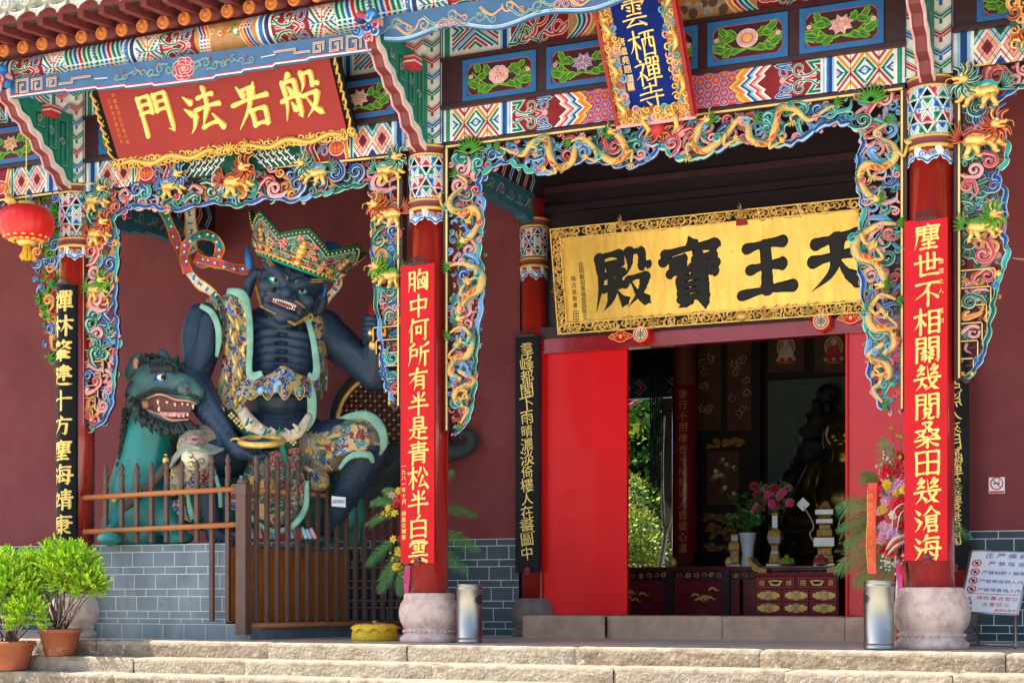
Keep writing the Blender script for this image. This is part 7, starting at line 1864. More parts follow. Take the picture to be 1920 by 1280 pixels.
for px, mt_, lab in ((1475, 'lime', 'pile of green fruit on the altar table'), (1500, 'red_m', 'pile of red fruit on the altar table')):
    c = Lb(px + (40 if mt_ != 'lime' else 0), 1056, Y - .1); S = thing('fruit_plate', lab, 'fruit', (c.x, c.y, tz)); b = MB(); b.lathe([(.05, .0), (.12, .03), (.13, .035), (0, .03)], (c.x, c.y, tz), 'ceramic', 20); b.build('plate', S); b = MB()
    for k in range(7): b.sphere((c.x + .065 * math.cos(k * 1.05) * (k < 6), c.y + .065 * math.sin(k * 1.05) * (k < 6), tz + .065 + .045 * (k == 6)), .042, mt_, 10, 8)
    b.build('fruit', S)


# ---------------------------------------------------------------- the guardian king and his beast
OY = 1.0
SO = at(520, 1018, OY); SS = FPX / ((SO.x - CX) * -RY + (SO.y - CY) * RX)
RV, FV, ZV = Vector((RX, RY, 0)), Vector((-RY, RX, 0)), Vector((0, 0, 1)); SO = SO - ZV * (SO.z - 1.065)
AX = (RV, FV, ZV)
SD0 = FPX / SS
def sp(px, py, d=0.): return Vector((CX, CY, CZ - .006)) + (RV * ((px - 960) / FPX) + FV - ZV * ((py - HOR) / FPX)) * (SD0 + d)
def cap(pts, rad): return ('c', [sp(*p) for p in pts], [r / SS for r in rad])
def ell(px, py, d, rx, rz, ry): return ('s', sp(px, py, d), (rx / SS, ry, rz / SS), AX)


def loft(mb, rows, mt, thick=.03, nu=6, nv=5):
    """cloth shell through rows of (px, py, depth)"""
    G = [spline(r, nu) for r in rows]; G = [[q for q in g] for g in G]; cols = [spline([g[i] for g in G], nv) for i in range(len(G[0]))]
    H_, W_ = len(cols[0]), len(cols); V = [sp(*cols[i][j]) for j in range(H_) for i in range(W_)]; n = len(V)
    V2 = [v + FV * thick for v in V]; fs = []
    for j in range(H_ - 1):
        for i in range(W_ - 1): a = j * W_ + i; fs += [(a, a + 1, a + W_ + 1, a + W_), (n + a, n + a + W_, n + a + W_ + 1, n + a + 1)]
    rim = [i for i in range(W_)] + [(j + 1) * W_ - 1 for j in range(1, H_)] + [(H_ - 1) * W_ + i for i in range(W_ - 2, -1, -1)] + [j * W_ for j in range(H_ - 2, 0, -1)]
    for k in range(len(rim)): a, c = rim[k], rim[(k + 1) % len(rim)]; fs.append((a, c, n + c, n + a))
    mb.add(V + V2, fs, mt, True)


def cord(mb, pts, r, mt, n=8, flat=1.): Q = spline(pts, 7); mb.tube([sp(*q) for q in Q], [r / SS] * len(Q) if not hasattr(r, '__len__') else list(np.interp(np.linspace(0, 1, len(Q)), np.linspace(0, 1, len(r)), [a / SS for a in r])), mt, n, flat, up=tuple(-FV) if flat != 1 else None)


# ---- the beast
Lt = thing('guardian_lion', 'green lion with dark curls and open mouth standing at the guardian knee', 'lion statue', sp(300, 1018, 0))
lion = [cap([(258, 1000, .15), (264, 935, .12), (276, 860, .05), (292, 780, 0)], [70, 66, 55, 48]), ell(275, 960, .05, 58, 60, .36), cap([(230, 950, -.05), (215, 985, -.2), (206, 1006, -.35)], [32, 22, 18]), ell(205, 1008, -.5, 24, 12, .16), cap([(310, 960, 0), (325, 990, -.2), (335, 1002, -.35)], [34, 24, 18]), ell(336, 1007, -.5, 28, 13, .16),
        cap([(270, 930, .3), (400, 940, .55), (540, 940, .65), (640, 930, .7)], [58, 58, 62, 60]), ell(630, 960, .6, 62, 56, .38), cap([(620, 985, .5), (600, 1008, .25)], [30, 20]), ell(590, 1010, .1, 34, 10, .18), cap([(660, 960, .7), (665, 1008, .6)], [34, 20])]
body = orgobj('body', lion, .026, 'lion_teal', Lt, 8)
hd = [ell(292, 728, -.05, 48, 54, .30), ell(335, 724, -.22, 46, 24, .20), cap([(322, 712, -.28), (352, 720, -.36), (372, 734, -.40)], [19, 18, 12]), ell(374, 739, -.38, 9, 9, .09), cap([(282, 745, -.25), (310, 740, -.36), (350, 748, -.40), (368, 752, -.40)], [10, 9, 8, 7]), ell(346, 727, -.46, 15, 13, .05),
      cap([(270, 762, -.2), (300, 782, -.32), (340, 788, -.36)], [14, 12, 9]), cap([(285, 690, -.2), (303, 692, -.3), (320, 702, -.32)], [13, 12, 10]), cap([(305, 690, -.02), (306, 668, 0)], [20, 8]), cap([(295, 676, -.05), (302, 662, -.05), (312, 672, -.1), (330, 690, -.15)], [8, 10, 10, 6]),
      cap([(248, 700, .0), (254, 680, -.05), (260, 664, -.08)], [17, 14, 6]), cap([(322, 690, .12), (328, 678, .12), (333, 668, .12)], [10, 9, 4]), ell(268, 740, -.12, 30, 34, .22)]
hd += [cap([(340, 738, -.40), (352, 744, -.44), (364, 740, -.44)], [4, 5, 4]), cap([(262, 728, -.22), (284, 724, -.32), (300, 720, -.34)], [5, 6, 5])]
hdo = orgobj('head', hd, .017, 'lion_head', Lt, 5)
b = MB(); b.sphere(sp(303, 706, -.345), (9 / SS, .05, 7 / SS), 'cream', 16, 10, AX); b.sphere(sp(306, 706, -.388), (4.4 / SS, .02, 4.4 / SS), 'black', 12, 8, AX); cord(b, [(289, 712, -.33), (296, 699, -.37), (306, 696, -.38), (316, 704, -.36)], 2.2, 'blue_d'); cord(b, [(289, 712, -.33), (303, 716, -.37), (316, 709, -.36)], 1.6, 'blue_m'); b.build('eye', hdo)
b = MB(); b.sphere(sp(351, 729, -.505), (3.6 / SS, .02, 3.0 / SS), 'red_d', 10, 8, AX); b.tube([sp(349 + 9 * math.cos(t), 729 + 8 * math.sin(t), -.50 + .03 * abs(math.cos(t))) for t in np.linspace(-2.4, 2.2, 16)], 2.2 / SS, 'lion_head', 7); b.sphere(sp(255, 680, -.14), (6 / SS, .015, 11 / SS), 'flesh', 10, 8, AX)
loft(b, [[(272, 752, -.30), (300, 742, -.40), (335, 750, -.44), (366, 755, -.43)], [(268, 758, -.29), (300, 758, -.38), (335, 765, -.41), (362, 765, -.41)], [(278, 768, -.30), (300, 774, -.37), (330, 783, -.40), (352, 782, -.39)]], 'mouth_dark', .02)
cord(b, [(274, 746, -.31), (300, 738, -.42), (330, 748, -.46), (352, 750, -.465), (368, 756, -.455)], [1.6, 2, 2.2, 2.2, 1.6], 'flesh'); cord(b, [(276, 768, -.33), (300, 776, -.41), (322, 786, -.44), (354, 785, -.43)], [2.4, 2.2, 2.2, 2], 'flesh'); b.sphere(sp(272, 758, -.30), (9 / SS, .06, 9 / SS), 'flesh', 10, 8, AX)
cord(b, [(300, 774, -.40), (325, 776, -.43), (350, 774, -.40)], [4, 5, 3], 'pink', 8)
for px, py, h, dx in ((296, 749, 9, 0), (313, 751, 5, 0), (328, 754, 7, 0), (342, 754, 5, 0), (352, 755, 5, 0), (362, 757, 9, 1), (298, 770, -11, 0), (312, 776, -5, 0), (328, 779, -9, 0), (336, 781, -5, 0), (344, 781, -6, 0), (352, 779, -8, 0)):
    b.tube([sp(px, py, -.455), sp(px + .3, py + h * .6, -.455), sp(px + .6, py + h, -.45)], [2.6 / SS, 1.9 / SS, .3 / SS], 'cream', 8)
b.build('mouth', hdo)
R_ = random.Random(44); b = MB()
def curlball(px, py, d, r):
    b.sphere(sp(px, py, d), (r / SS, r / SS * .9, r / SS), 'mane', 9, 7, AX); P1 = [sp(px + r * .9 * (1 - t * .8) * math.cos(t * 8 + px), py + r * .9 * (1 - t * .8) * math.sin(t * 8 + px), d - .8 * r / SS - .01) for t in [i / 9 for i in range(10)]]; b.tube(P1, r * .22 / SS, 'mane', 5)
for k in range(30):
    t = k / 29; x = np.interp(t, [0, .25, .5, .75, 1], [262, 244, 234, 230, 224]); y = 685 + 195 * t
    for j in range(3): curlball(x + j * 9 + R_.uniform(-3, 3), y + R_.uniform(-4, 4), .0 + .05 * j - .1, R_.uniform(5, 7.5))
for k in range(26): curlball(262 + R_.uniform(-4, 46), 672 + R_.uniform(-8, 18) + abs(k % 5), -.12 + R_.uniform(-.08, .1), R_.uniform(4.5, 6.5))
for k in range(12): curlball(318 + R_.uniform(-4, 8), 815 + k * 6, -.1, 4.5)
for k in range(20): curlball(255 + R_.uniform(-12, 14), 735 + R_.uniform(-20, 40), -.22, R_.uniform(5, 7))
for k in range(120):   # pointed locks of the beard and brow
    t = R_.random(); x = np.interp(t, [0, .35, .7, 1], [248, 268, 310, 362]); y = np.interp(t, [0, .35, .7, 1], [752, 780, 800, 796]) + R_.uniform(-10, 8); L = R_.uniform(12, 20); a = R_.uniform(.6, 1.5)
    cord(b, [(x, y, -.30 - .1 * t), (x + L * .5 * math.cos(a), y + L * .5 * math.sin(a), -.36 - .1 * t), (x + L * math.cos(a - .5), y + L * math.sin(a - .5), -.30 - .1 * t)], [3.6, 3.4, .6], 'mane', 6)
for k in range(22):
    t = k / 21; x = np.interp(t, [0, 1], [262, 372]); y = np.interp(t, [0, .3, .6, 1], [748, 733, 738, 748]); cord(b, [(x, y, -.36 - .08 * t), (x - 6, y - 6, -.41 - .08 * t), (x - 13, y - 4, -.37 - .08 * t)], [2.6, 2.4, .5], 'mane', 6)
for k in range(34):
    x = R_.uniform(278, 318); y = R_.uniform(678, 694); a = R_.uniform(-2.4, -.6); cord(b, [(x, y, -.30), (x + 6 * math.cos(a), y + 6 * math.sin(a), -.36), (x + 13 * math.cos(a + .4), y + 13 * math.sin(a + .4), -.30)], [3.2, 3, .5], 'mane', 6)
for k in range(14):
    a = -2.2 + k * .16; cord(b, [(338, 694, -.12), (338 + 8 * math.cos(a), 694 + 8 * math.sin(a), -.16), (340 + 17 * math.cos(a + .2), 694 + 16 * math.sin(a + .2), -.12)], [3, 2.6, .4], 'mane', 6)
for k in range(46):
    t = k / 45; x = np.interp(t, [0, .3, .65, 1], [250, 266, 305, 360]) + R_.uniform(-5, 5); y = np.interp(t, [0, .3, .65, 1], [745, 778, 797, 797]) + R_.uniform(-4, 6); L = R_.uniform(14, 24); a = np.interp(t, [0, .4, 1], [2.4, 1.7, .9]) + R_.uniform(-.3, .3)
    cord(b, [(x, y, -.34 - .10 * t), (x + L * .5 * math.cos(a), y + L * .5 * math.sin(a), -.43 - .10 * t), (x + L * math.cos(a - .4), y + L * math.sin(a - .4), -.36 - .10 * t)], [4.6, 4.2, .6], 'mane', 7)
for k in range(16):
    x = 284 + k * 2.6; cord(b, [(x, 697 - 2 * math.sin(k * .2), -.36), (x - 2, 689, -.42), (x - 8 + k * .5, 680 - R_.uniform(0, 5), -.36)], [3.2, 3, .5], 'mane', 6)
b.build('mane', Lt)
b = MB(); cord(b, [(655, 935, .7), (690, 900, .72), (730, 872, .74), (775, 855, .74), (820, 850, .72), (850, 846, .70), (872, 842, .70), (884, 828, .70), (880, 814, .70), (868, 812, .70), (862, 822, .70)], [44, 42, 38, 32, 24, 17, 14, 12, 11, 9, 4], 'mane', 18)
for k in range(26):
    t = k / 26; x, y = 660 + 200 * t, np.interp(t, [0, .2, .4, .65, 1], [932, 898, 874, 854, 842]); r = np.interp(t, [0, .4, .65, 1], [46, 39, 27, 15]); a = np.interp(t, [0, .5, 1], [-.75, -.4, -.15])
    pts = [(x - r * math.sin(a) * math.cos(u) * 1.0 - 3 * math.sin(u), y - r * math.cos(a) * math.cos(u), (.72 + .02 * t) - r / SS * math.sin(u) * 1.02) for u in np.linspace(0.1, 3.0, 8)]; cord(b, pts, np.interp(t, [0, 1], [5, 2.4]), 'mane', 6)
b.build('tail', Lt)
b = MB(); cord(b, [(222, 965, -.22), (250, 935, -.32), (285, 905, -.36), (312, 872, -.32), (330, 855, -.2)], 8, 'wood_brown', 8, .35); b.build('harness_strap', Lt)
for px, py, d in ((258, 916, -.37), (311, 862, -.38), (214, 935, -.28)): b = MB(); b.sphere(sp(px, py, d), 6.5 / SS, 'gold_letter', 14, 10); b.lathe([(2 / SS, 0), (3.4 / SS, .01), (2 / SS, .02)], sp(px, py - 9, d), 'gold_letter', 10); b.build('gold_bell', Lt)

# ---- the king
K = thing('guardian_king', 'fierce dark blue guardian king seated with jewelled crown and open robe', 'guardian statue', sp(520, 1018, .4))
HX, HY = math.cos(math.radians(20)), math.sin(math.radians(20)); PT = math.radians(10)
def hp_(a, b_, c_):   # head frame: a right, b up along the head, c towards the viewer (all in picture pixels)
    b2 = b_ - c_ * .02; c2 = c_ + b_ * math.sin(PT)
    return sp(540 + a * HX + b2 * HY, 540 + a * HY - b2 * HX, -.02 - c2 / SS)
HAX = ((hp_(1, 0, 0) - hp_(0, 0, 0)).normalized(), (hp_(0, 0, -1) - hp_(0, 0, 0)).normalized(), (hp_(0, 1, 0) - hp_(0, 0, 0)).normalized())
def he(a, b_, c_, rx, rz, ry): return ('s', hp_(a, b_, c_), (rx / SS, ry / SS, rz / SS), HAX)
def hc(pts, rad): return ('c', [hp_(*p) for p in pts], [r / SS for r in rad])
tor = [ell(522, 630, .22, 82, 62, .31), ell(524, 668, .2, 70, 60, .28), ell(526, 752, .12, 60, 50, .38), ell(522, 805, .2, 86, 50, .40), ell(410, 600, .25, 40, 42, .27), ell(606, 618, .27, 42, 40, .27),
       cap([(402, 600, .22), (378, 655, .12), (366, 712, -.05)], [38, 35, 27]), cap([(366, 708, -.05), (392, 765, -.25), (436, 832, -.50)], [28, 26, 16]), cap([(436, 832, -.5), (452, 842, -.58), (475, 848, -.62)], [17, 19, 13]),
       cap([(612, 625, .25), (655, 660, .2), (703, 706, .1)], [39, 35, 27]), cap([(703, 706, .1), (708, 665, .02), (700, 618, -.05)], [28, 25, 17]), ell(697, 607, -.10, 17, 20, .11),
       cap([(530, 600, .05), (536, 570, .0)], [36, 34])]
for k in range(6):   # ribs
    y = 617 + k * 15.5
    for sg in (1, -1): tor.append(cap([(528 + sg * 4, y + 2, -.115), (528 + sg * 28, y + 3 + (4 if sg > 0 else 0), -.115 - .006 * k), (528 + sg * 50, y + 12, -.045), (528 + sg * 66, y + 24, .08)], [5, 7.2, 7.2, 5.5]))
for sg in (1, -1): tor += [cap([(532 + sg * 12, 608, -.10), (532 + sg * 40, 600, -.05), (532 + sg * 70, 600, .1)], [5, 8, 8]), cap([(530 + sg * 8, 570, -.1), (531 + sg * 6, 605, -.12)], [7, 5])]
tor += [ell(506, 700, -.02, 30, 13, .13), ell(552, 702, -.02, 30, 13, .13), cap([(372, 590, .12), (362, 630, .08), (360, 670, 0)], [22, 24, 16]), cap([(392, 600, .0), (384, 650, -.04), (372, 690, -.12)], [18, 20, 12]), cap([(350, 715, -.05), (378, 770, -.22), (420, 818, -.42)], [14, 15, 8]), cap([(372, 712, -.2), (402, 760, -.36), (436, 815, -.52)], [12, 12, 6]), cap([(640, 640, .12), (670, 662, .06), (694, 690, .0)], [18, 19, 11]), cap([(716, 700, .1), (720, 670, 0), (708, 636, -.06)], [13, 14, 8]), cap([(476, 612, -.02), (448, 606, .04), (420, 590, .12)], [6, 6, 6])]
tor += [he(0, 14, 0, 60, 54, 60), he(4, -20, 6, 54, 38, 52), he(2, -36, 18, 40, 24, 40), hc([(-52, 30, 36), (-28, 24, 56), (-7, 10, 65)], [9, 11, 10]), hc([(50, 30, 36), (28, 23, 56), (8, 9, 65)], [9, 11, 10]), hc([(-10, 32, 54), (0, 22, 60), (10, 32, 54)], [5, 5, 5]), hc([(-14, 38, 50), (0, 30, 57), (14, 38, 50)], [4, 4, 4]), hc([(-44, 4, 46), (-30, -1, 53), (-18, 2, 56)], [4, 5, 4]), hc([(44, 3, 44), (30, -2, 52), (18, 1, 56)], [4, 5, 4]),
        hc([(0, 12, 60), (1, 2, 68), (1, -6, 72)], [7, 9, 12]), he(-12, -9, 62, 9, 8, 10), he(14, -9, 62, 9, 8, 10), he(-38, -6, 44, 17, 15, 16), he(40, -8, 42, 17, 15, 16), hc([(-32, -30, 48), (-20, -20, 55), (3, -15, 60), (26, -20, 53), (38, -32, 46)], [6, 7, 8, 7, 6]), hc([(-26, -42, 50), (4, -43, 56), (34, -44, 47)], [8, 9, 8]), hc([(-18, 34, 52), (-8, 24, 57)], [4, 4]), hc([(18, 34, 52), (8, 24, 57)], [4, 4]), hc([(-30, -2, 50), (-42, -22, 40), (-38, -40, 36)], [4, 6, 4]), hc([(32, -4, 50), (46, -22, 38), (42, -42, 34)], [4, 6, 4]), he(6, -54, 44, 20, 13, 18),
        hc([(-66, 8, -4), (-72, -10, -6), (-68, -34, -4)], [9, 11, 9]), hc([(66, 10, -4), (70, -8, -6), (66, -32, -4)], [9, 11, 9])]
# legs and feet (bare blue shins)
tor += [cap([(470, 845, .15), (420, 845, -.15), (372, 848, -.42)], [50, 50, 40]), cap([(380, 860, -.44), (392, 930, -.46), (402, 1000, -.50)], [27, 24, 17]), cap([(402, 1000, -.5), (425, 1010, -.68), (440, 1013, -.78)], [14, 11, 8]),
        cap([(575, 845, .15), (640, 830, -.1), (688, 830, -.32)], [50, 48, 38]), cap([(690, 845, -.28), (660, 905, -.1), (628, 962, .1)], [36, 30, 22]), cap([(628, 962, .1), (612, 990, .2)], [22, 20])]
kb = orgobj('body', tor, .016, 'statue_blue', K, 3)
# fingers
b = MB()
for k in range(4): cord(b, [(448 + 9 * k, 838 + 1.5 * k, -.60), (452 + 9 * k, 828 + k, -.72), (462 + 9 * k, 832 + k, -.78), (462 + 8 * k, 842 + k, -.72)], [6, 6.2, 5.6, 4.4], 'statue_blue', 10)
cord(b, [(462, 850, -.62), (480, 856, -.72), (496, 852, -.74), (500, 846, -.70)], [7, 6.4, 5.6, 4], 'statue_blue', 10)
for k in range(4): cord(b, [(684, 598 + 9.5 * k, -.12), (690, 596 + 9.5 * k, -.24), (704, 597 + 9.5 * k, -.26), (712, 600 + 9.5 * k, -.18)], [6, 6, 5.6, 4.6], 'statue_blue', 10)
cord(b, [(686, 640, -.1), (694, 630, -.25), (704, 620, -.29), (706, 610, -.28)], [7, 6.4, 6, 4.6], 'statue_blue', 10)
for x, y, d in ((402, 1014, -.74), (412, 1015, -.78), (422, 1016, -.82), (434, 1016, -.86), (446, 1015, -.86)): b.sphere(sp(x, y, d), (6 / SS, .05, 5 / SS), 'statue_blue', 10, 8, AX)
b.build('fingers', K)
b = MB()
for a, b_ in ((-29, 9), (24, 8)):
    b.sphere(hp_(a, b_, 55), (10 / SS, 7 / SS, 6.5 / SS), 'green_l', 16, 10, HAX); b.sphere(hp_(a + 1, b_, 58), (7 / SS, 5 / SS, 5.2 / SS), 'white', 14, 8, HAX); b.sphere(hp_(a + 2, b_ - .5, 62), (4 / SS, 3 / SS, 4 / SS), 'black', 12, 8, HAX)
    P1 = spline([hp_(a - 12, b_ + 1, 53), hp_(a, b_ + 6.5, 61), hp_(a + 12, b_ + 2, 56)], 5); b.tube(P1, 3.4 / SS, 'statue_blue', 6); P1 = spline([hp_(a - 12, b_ - 1, 53), hp_(a, b_ - 7, 60), hp_(a + 12, b_ - 1, 56)], 5); b.tube(P1, 2.2 / SS, 'green_m', 6)
b.build('eyes', kb)
b = MB(); ring = [hp_(2 + 28 * math.cos(t), -27 + 8 * math.sin(t) - 1.5 * math.cos(2 * t), 61 - 6 * abs(math.cos(t)) ** 2) for t in np.linspace(0, 6.2832, 30)]; b.tube(ring, 1.9 / SS, 'red_d', 8)
b.sphere(hp_(2, -27, 54), (27 / SS, 7 / SS, 8 / SS), 'mouth_dark', 16, 10, HAX)
for k in range(11):
    a = -22 + k * 4.2; fang = k in (1, 9)
    b.tube([hp_(4 + a, -20.5 - .006 * a * a, 60.5 - .006 * a * a), hp_(4 + a, -26 - (3.5 if fang else 0) - .004 * a * a, 61.5 - .006 * a * a)], [2.1 / SS, (.8 if fang else 1.6) / SS], 'white', 8)
    if k % 1 == 0: b.tube([hp_(4 + a, -34 + .004 * a * a, 60.5 - .006 * a * a), hp_(4 + a, -31.5 + (3 if fang else 0) + .002 * a * a, 61.5 - .006 * a * a)], [2.0 / SS, (.7 if fang else 1.5) / SS], 'white', 8)
b.build('mouth', kb)
b = MB()
def tick(a, b_, c_, da, db, L): b.tube([hp_(a, b_, c_), hp_(a + da * L * .5, b_ + db * L * .5, c_ + 3), hp_(a + da * L, b_ + db * L, c_)], [1.15 / SS, 1.1 / SS, .4 / SS], 'gold_old', 5)
for k in range(15):
    t = k / 14
    tick(-54 + 48 * t, 36 - 20 * t, 47 + 21 * t, -.35, .95, 8); tick(-52 + 46 * t, 33 - 19 * t, 49 + 20 * t, -.75, .5, 8); tick(8 + 46 * t, 16 + 20 * t, 68 - 21 * t, .35, .95, 8); tick(8 + 44 * t, 14 + 19 * t, 69 - 20 * t, .75, .5, 8)
for k in range(26):
    t = k / 25; tick(-56 + 52 * t, np.interp(t, [0, .4, 1], [-14, -44, -48]), 40 + 18 * t, -.4, -.9, 7); tick(12 + 44 * t, np.interp(t, [0, .5, 1], [-52, -54, -26]), 54 - 14 * t, .4, -.9, 8); tick(-30 + 70 * t, -16 - .006 * (70 * t - 35) ** 2, 63 - .008 * (70 * t - 35) ** 2, (t - .5), .9, 6)
b.build('gold_brows_and_beard', kb)
b = MB()
for px, py in ((457, 561), (578, 594)): P1 = [sp(px + 8 * math.cos(t), py + 9 * math.sin(t), -.12 - .02 * math.cos(t)) for t in np.linspace(0, 6.2832, 22)]; b.tube(P1, 2.2 / SS, 'gold', 8)
b.build('earrings', K)
b = MB(); cord(b, [(468, 505, .0), (466, 480, -.02), (463, 460, .02)], [9, 8, 2], 'blue_f', 8); P1 = spline([hp_(-62, 34, 10), hp_(-30, 44, 46), hp_(0, 46, 56), hp_(36, 42, 44), hp_(62, 30, 8), hp_(66, 8, 6)], 6); b.tube(P1, 6 / SS, 'blue_f', 8, .6); b.build('blue_hairline', kb)

# crown
b = MB(); cr = lambda v: 73 + max(0, v - 40) * .62
tops = [(-112, 98), (-100, 116), (-80, 88), (-54, 121), (-28, 93), (0, 121), (28, 93), (54, 123), (80, 88), (100, 114), (112, 98)]
def cm(ph, v, o_=0.): r = cr(v) + o_; return hp_(r * math.sin(ph), v, r * math.cos(ph) * .88 - 6)
phs = np.radians(np.arange(-112, 112.1, 3.5)); tv = lambda ph: float(np.interp(math.degrees(ph), [t[0] for t in tops], [t[1] for t in tops])); n = len(phs); rows = 9
for sgn, off in ((1, 0), (-1, -4)):
    vs = [cm(ph, 42 + (tv(ph) - 42) * j / (rows - 1), off) for ph in phs for j in range(rows)]
    b.add(vs, [(i * rows + j, (i + 1) * rows + j, (i + 1) * rows + j + 1, i * rows + j + 1) for i in range(n - 1) for j in range(rows - 1)], 'brocade_green' if sgn > 0 else 'green_d', True)
ed = [cm(ph, tv(ph), -2) for ph in phs]; b.tube(ed, 3 / SS, 'green_d', 6)
cmap = lambda u, v, w_: cm(u / 80., v, 1.5 + w_ * SS)
pc = Paint(b, lambda u, v, w_: cm(u / 80., v, .6 + w_ * SS), .002, .0002)
e2 = [(ph * 80., tv(ph) - 6) for ph in phs]
pc.ribbon(e2, 11, 'green_d'); pc.ribbon([(u, v - 7) for u, v in e2], 1.6, 'green_l')
R_ = random.Random(17)
for k in range(44):
    ph = R_.uniform(-1.85, 1.85); v = R_.uniform(64, tv(ph) - 16) if tv(ph) > 84 else 68
    if k % 3: pc.curl(ph * 80, v, R_.uniform(6, 9), k, ('red', 'green', 'green', 'orange')[k % 4], 1.2, (-1) ** k, wd=.30)
    else:
        for j in range(6): pc.disc(ph * 80 + 3 * math.cos(j * 1.05), v + 3 * math.sin(j * 1.05), 2.0, 2.0, ('pink', 'red_m')[j % 2], 7)
        pc.disc(ph * 80, v, 2.0, 2.0, 'orange', 7)
b.build('crown', K)
b = MB()
for u, v in e2[1:-1:1]: b.sphere(cm(u / 80., v + .5, 2), 1.7 / SS, 'gold_letter', 7, 5)
for z, r in ((43, 3.4), (50, 2.2), (62, 1.6)): b.tube([cm(ph, z, 1.5) for ph in phs], r / SS, ('gold', 'green_m', 'gold')[z % 3], 7)
for k in range(30): b.sphere(cm(-1.9 + k * .13, 46.5, 4), 2 / SS, 'gold_letter', 7, 5)
for k in range(15): b.sphere(cm(-1.85 + k * .265, 56, 3), (6 / SS, 3 / SS, 5 / SS), ('gold_old', 'green_m', 'gold_old', 'red_m', 'gold_old')[k % 5], 10, 7, HAX); relief(b, cmap, [((-1.85 + k * .265) * 80 + 5 * (1 - .8 * t) * math.cos(7 * t + k), 58 + 5 * (1 - .8 * t) * math.sin(7 * t + k)) for t in [i / 10 for i in range(11)]], [2.4] * 11, .02, ('pink', 'gilt', 'green')[k % 3], .02)
for v, r in ((68, 8), (77, 10), (86, 8), (93, 5)): b.sphere(cm(0, v, 5), (r / SS, .05, r / SS), 'gold', 12, 8, HAX)
b.sphere(cm(.0, 53, 5), (8 / SS, .05, 7 / SS), 'gold', 12, 8, HAX)
for sg in (-1, 1):
    for v in (72, 80, 88): b.sphere(cm(sg * .95, v, 4), (5 / SS, .03, 6 / SS), 'gold_old', 10, 7, HAX)
b.build('crown_jewels', K)
b = MB(); b.sphere(hp_(52, 96, -36), (20 / SS, 20 / SS, 15 / SS), 'blue_f', 20, 14, HAX); b.sphere(hp_(0, 62, -10), (58 / SS, 50 / SS, 34 / SS), 'blue_d', 20, 14, HAX); b.build('hair_knot', K)

# robe, armour, sashes
b = MB(); loft(b, [[(402, 566, .08), (428, 550, -.05), (458, 566, -.12)], [(412, 612, .02), (440, 606, -.16), (468, 622, -.22)], [(418, 668, .0), (444, 668, -.20), (470, 682, -.26)], [(406, 726, -.03), (440, 732, -.26), (474, 722, -.32)], [(392, 775, -.05), (424, 792, -.30), (452, 768, -.38)]], 'brocade', .05)
loft(b, [[(588, 590, -.08), (602, 592, .0), (616, 612, .12)], [(586, 640, -.16), (602, 640, -.08), (614, 650, .1)], [(590, 690, -.2), (602, 690, -.12), (610, 700, .05)], [(588, 740, -.24), (598, 745, -.14), (604, 750, .02)]], 'brocade', .05); b.build('armour_vest', K)
b = MB()
for k in range(26):
    x, y = R_.uniform(416, 462), 588 + k * 7.4; x -= max(0, y - 700) * .12; a_ = R_.uniform(1.0, 2.1); L = R_.uniform(9, 16); d_ = -.21 - .0006 * (y - 580)
    cord(b, [(x - L * math.cos(a_), y - L * math.sin(a_), d_), (x + R_.uniform(-3, 3), y, d_ - .03), (x + L * math.cos(a_), y + L * math.sin(a_), d_)], [1.5, R_.uniform(2.6, 4.4), 1.], ('gold_letter', 'gold', 'gold_old')[k % 3], 8, .5)
b.build('gilt_dragons', K)
b = MB(); cord(b, [(426, 547, -.02), (455, 552, -.12), (466, 590, -.24), (469, 640, -.29), (467, 690, -.32), (474, 704, -.36), (492, 698, -.38)], [9, 9, 7, 6, 6, 9, 5], 'mint', 10, .28)
cord(b, [(576, 592, -.14), (588, 640, -.22), (594, 690, -.26), (588, 706, -.28), (578, 700, -.26)], [5, 6, 7, 8, 4], 'mint', 10, .28); cord(b, [(578, 710, -.26), (584, 740, -.3), (584, 780, -.3), (572, 806, -.28)], [6, 9, 9, 5], 'mint', 10, .28)
cord(b, [(376, 572, .0), (396, 584, -.1), (408, 610, -.12), (410, 640, -.1), (406, 668, -.06)], [5, 6, 6, 6, 3], 'mint', 10, .28); b.build('mint_lining', K)
b = MB(); loft(b, [[(384, 562, .15), (402, 552, .0), (424, 560, -.02)], [(392, 574, .1), (412, 580, -.10), (420, 620, -.08)], [(404, 590, .06), (418, 612, -.12), (416, 668, -.06)]], 'brocade_green', .04); b.build('shoulder_guard', K)
b = MB(); loft(b, [[(466, 700, -.30), (505, 700, -.34), (530, 684, -.36), (560, 700, -.34), (590, 708, -.24)], [(450, 722, -.36), (495, 722, -.42), (533, 712, -.44), (565, 722, -.40), (588, 728, -.28)], [(440, 742, -.40), (480, 740, -.44), (533, 735, -.47), (565, 742, -.42), (586, 746, -.3)]], 'brocade', .04)
for x, y, w_, h in ((502, 722, 11, 24), (534, 718, 12, 28), (562, 724, 9, 22), (470, 728, 16, 18)): loft(b, [[(x - w_, y, -.46), (x, y, -.50), (x + w_, y, -.46)], [(x - w_ * .9, y + h * .6, -.47), (x, y + h * .6, -.52), (x + w_ * .9, y + h * .6, -.47)], [(x - 2, y + h, -.48), (x, y + h + 2, -.50), (x + 2, y + h, -.48)]], 'brocade', .03); cord(b, [(x - w_, y, -.48), (x - w_ * .9, y + h * .6, -.49), (x, y + h + 2, -.52), (x + w_ * .9, y + h * .6, -.49), (x + w_, y, -.48)], .9, 'gold')
cord(b, [(518, 734, -.50), (519, 720, -.50), (528, 716, -.51)], 5, 'blue_l'); cord(b, [(486, 736, -.47), (492, 726, -.48)], 6, 'blue_l'); b.build('chest_sash', K)
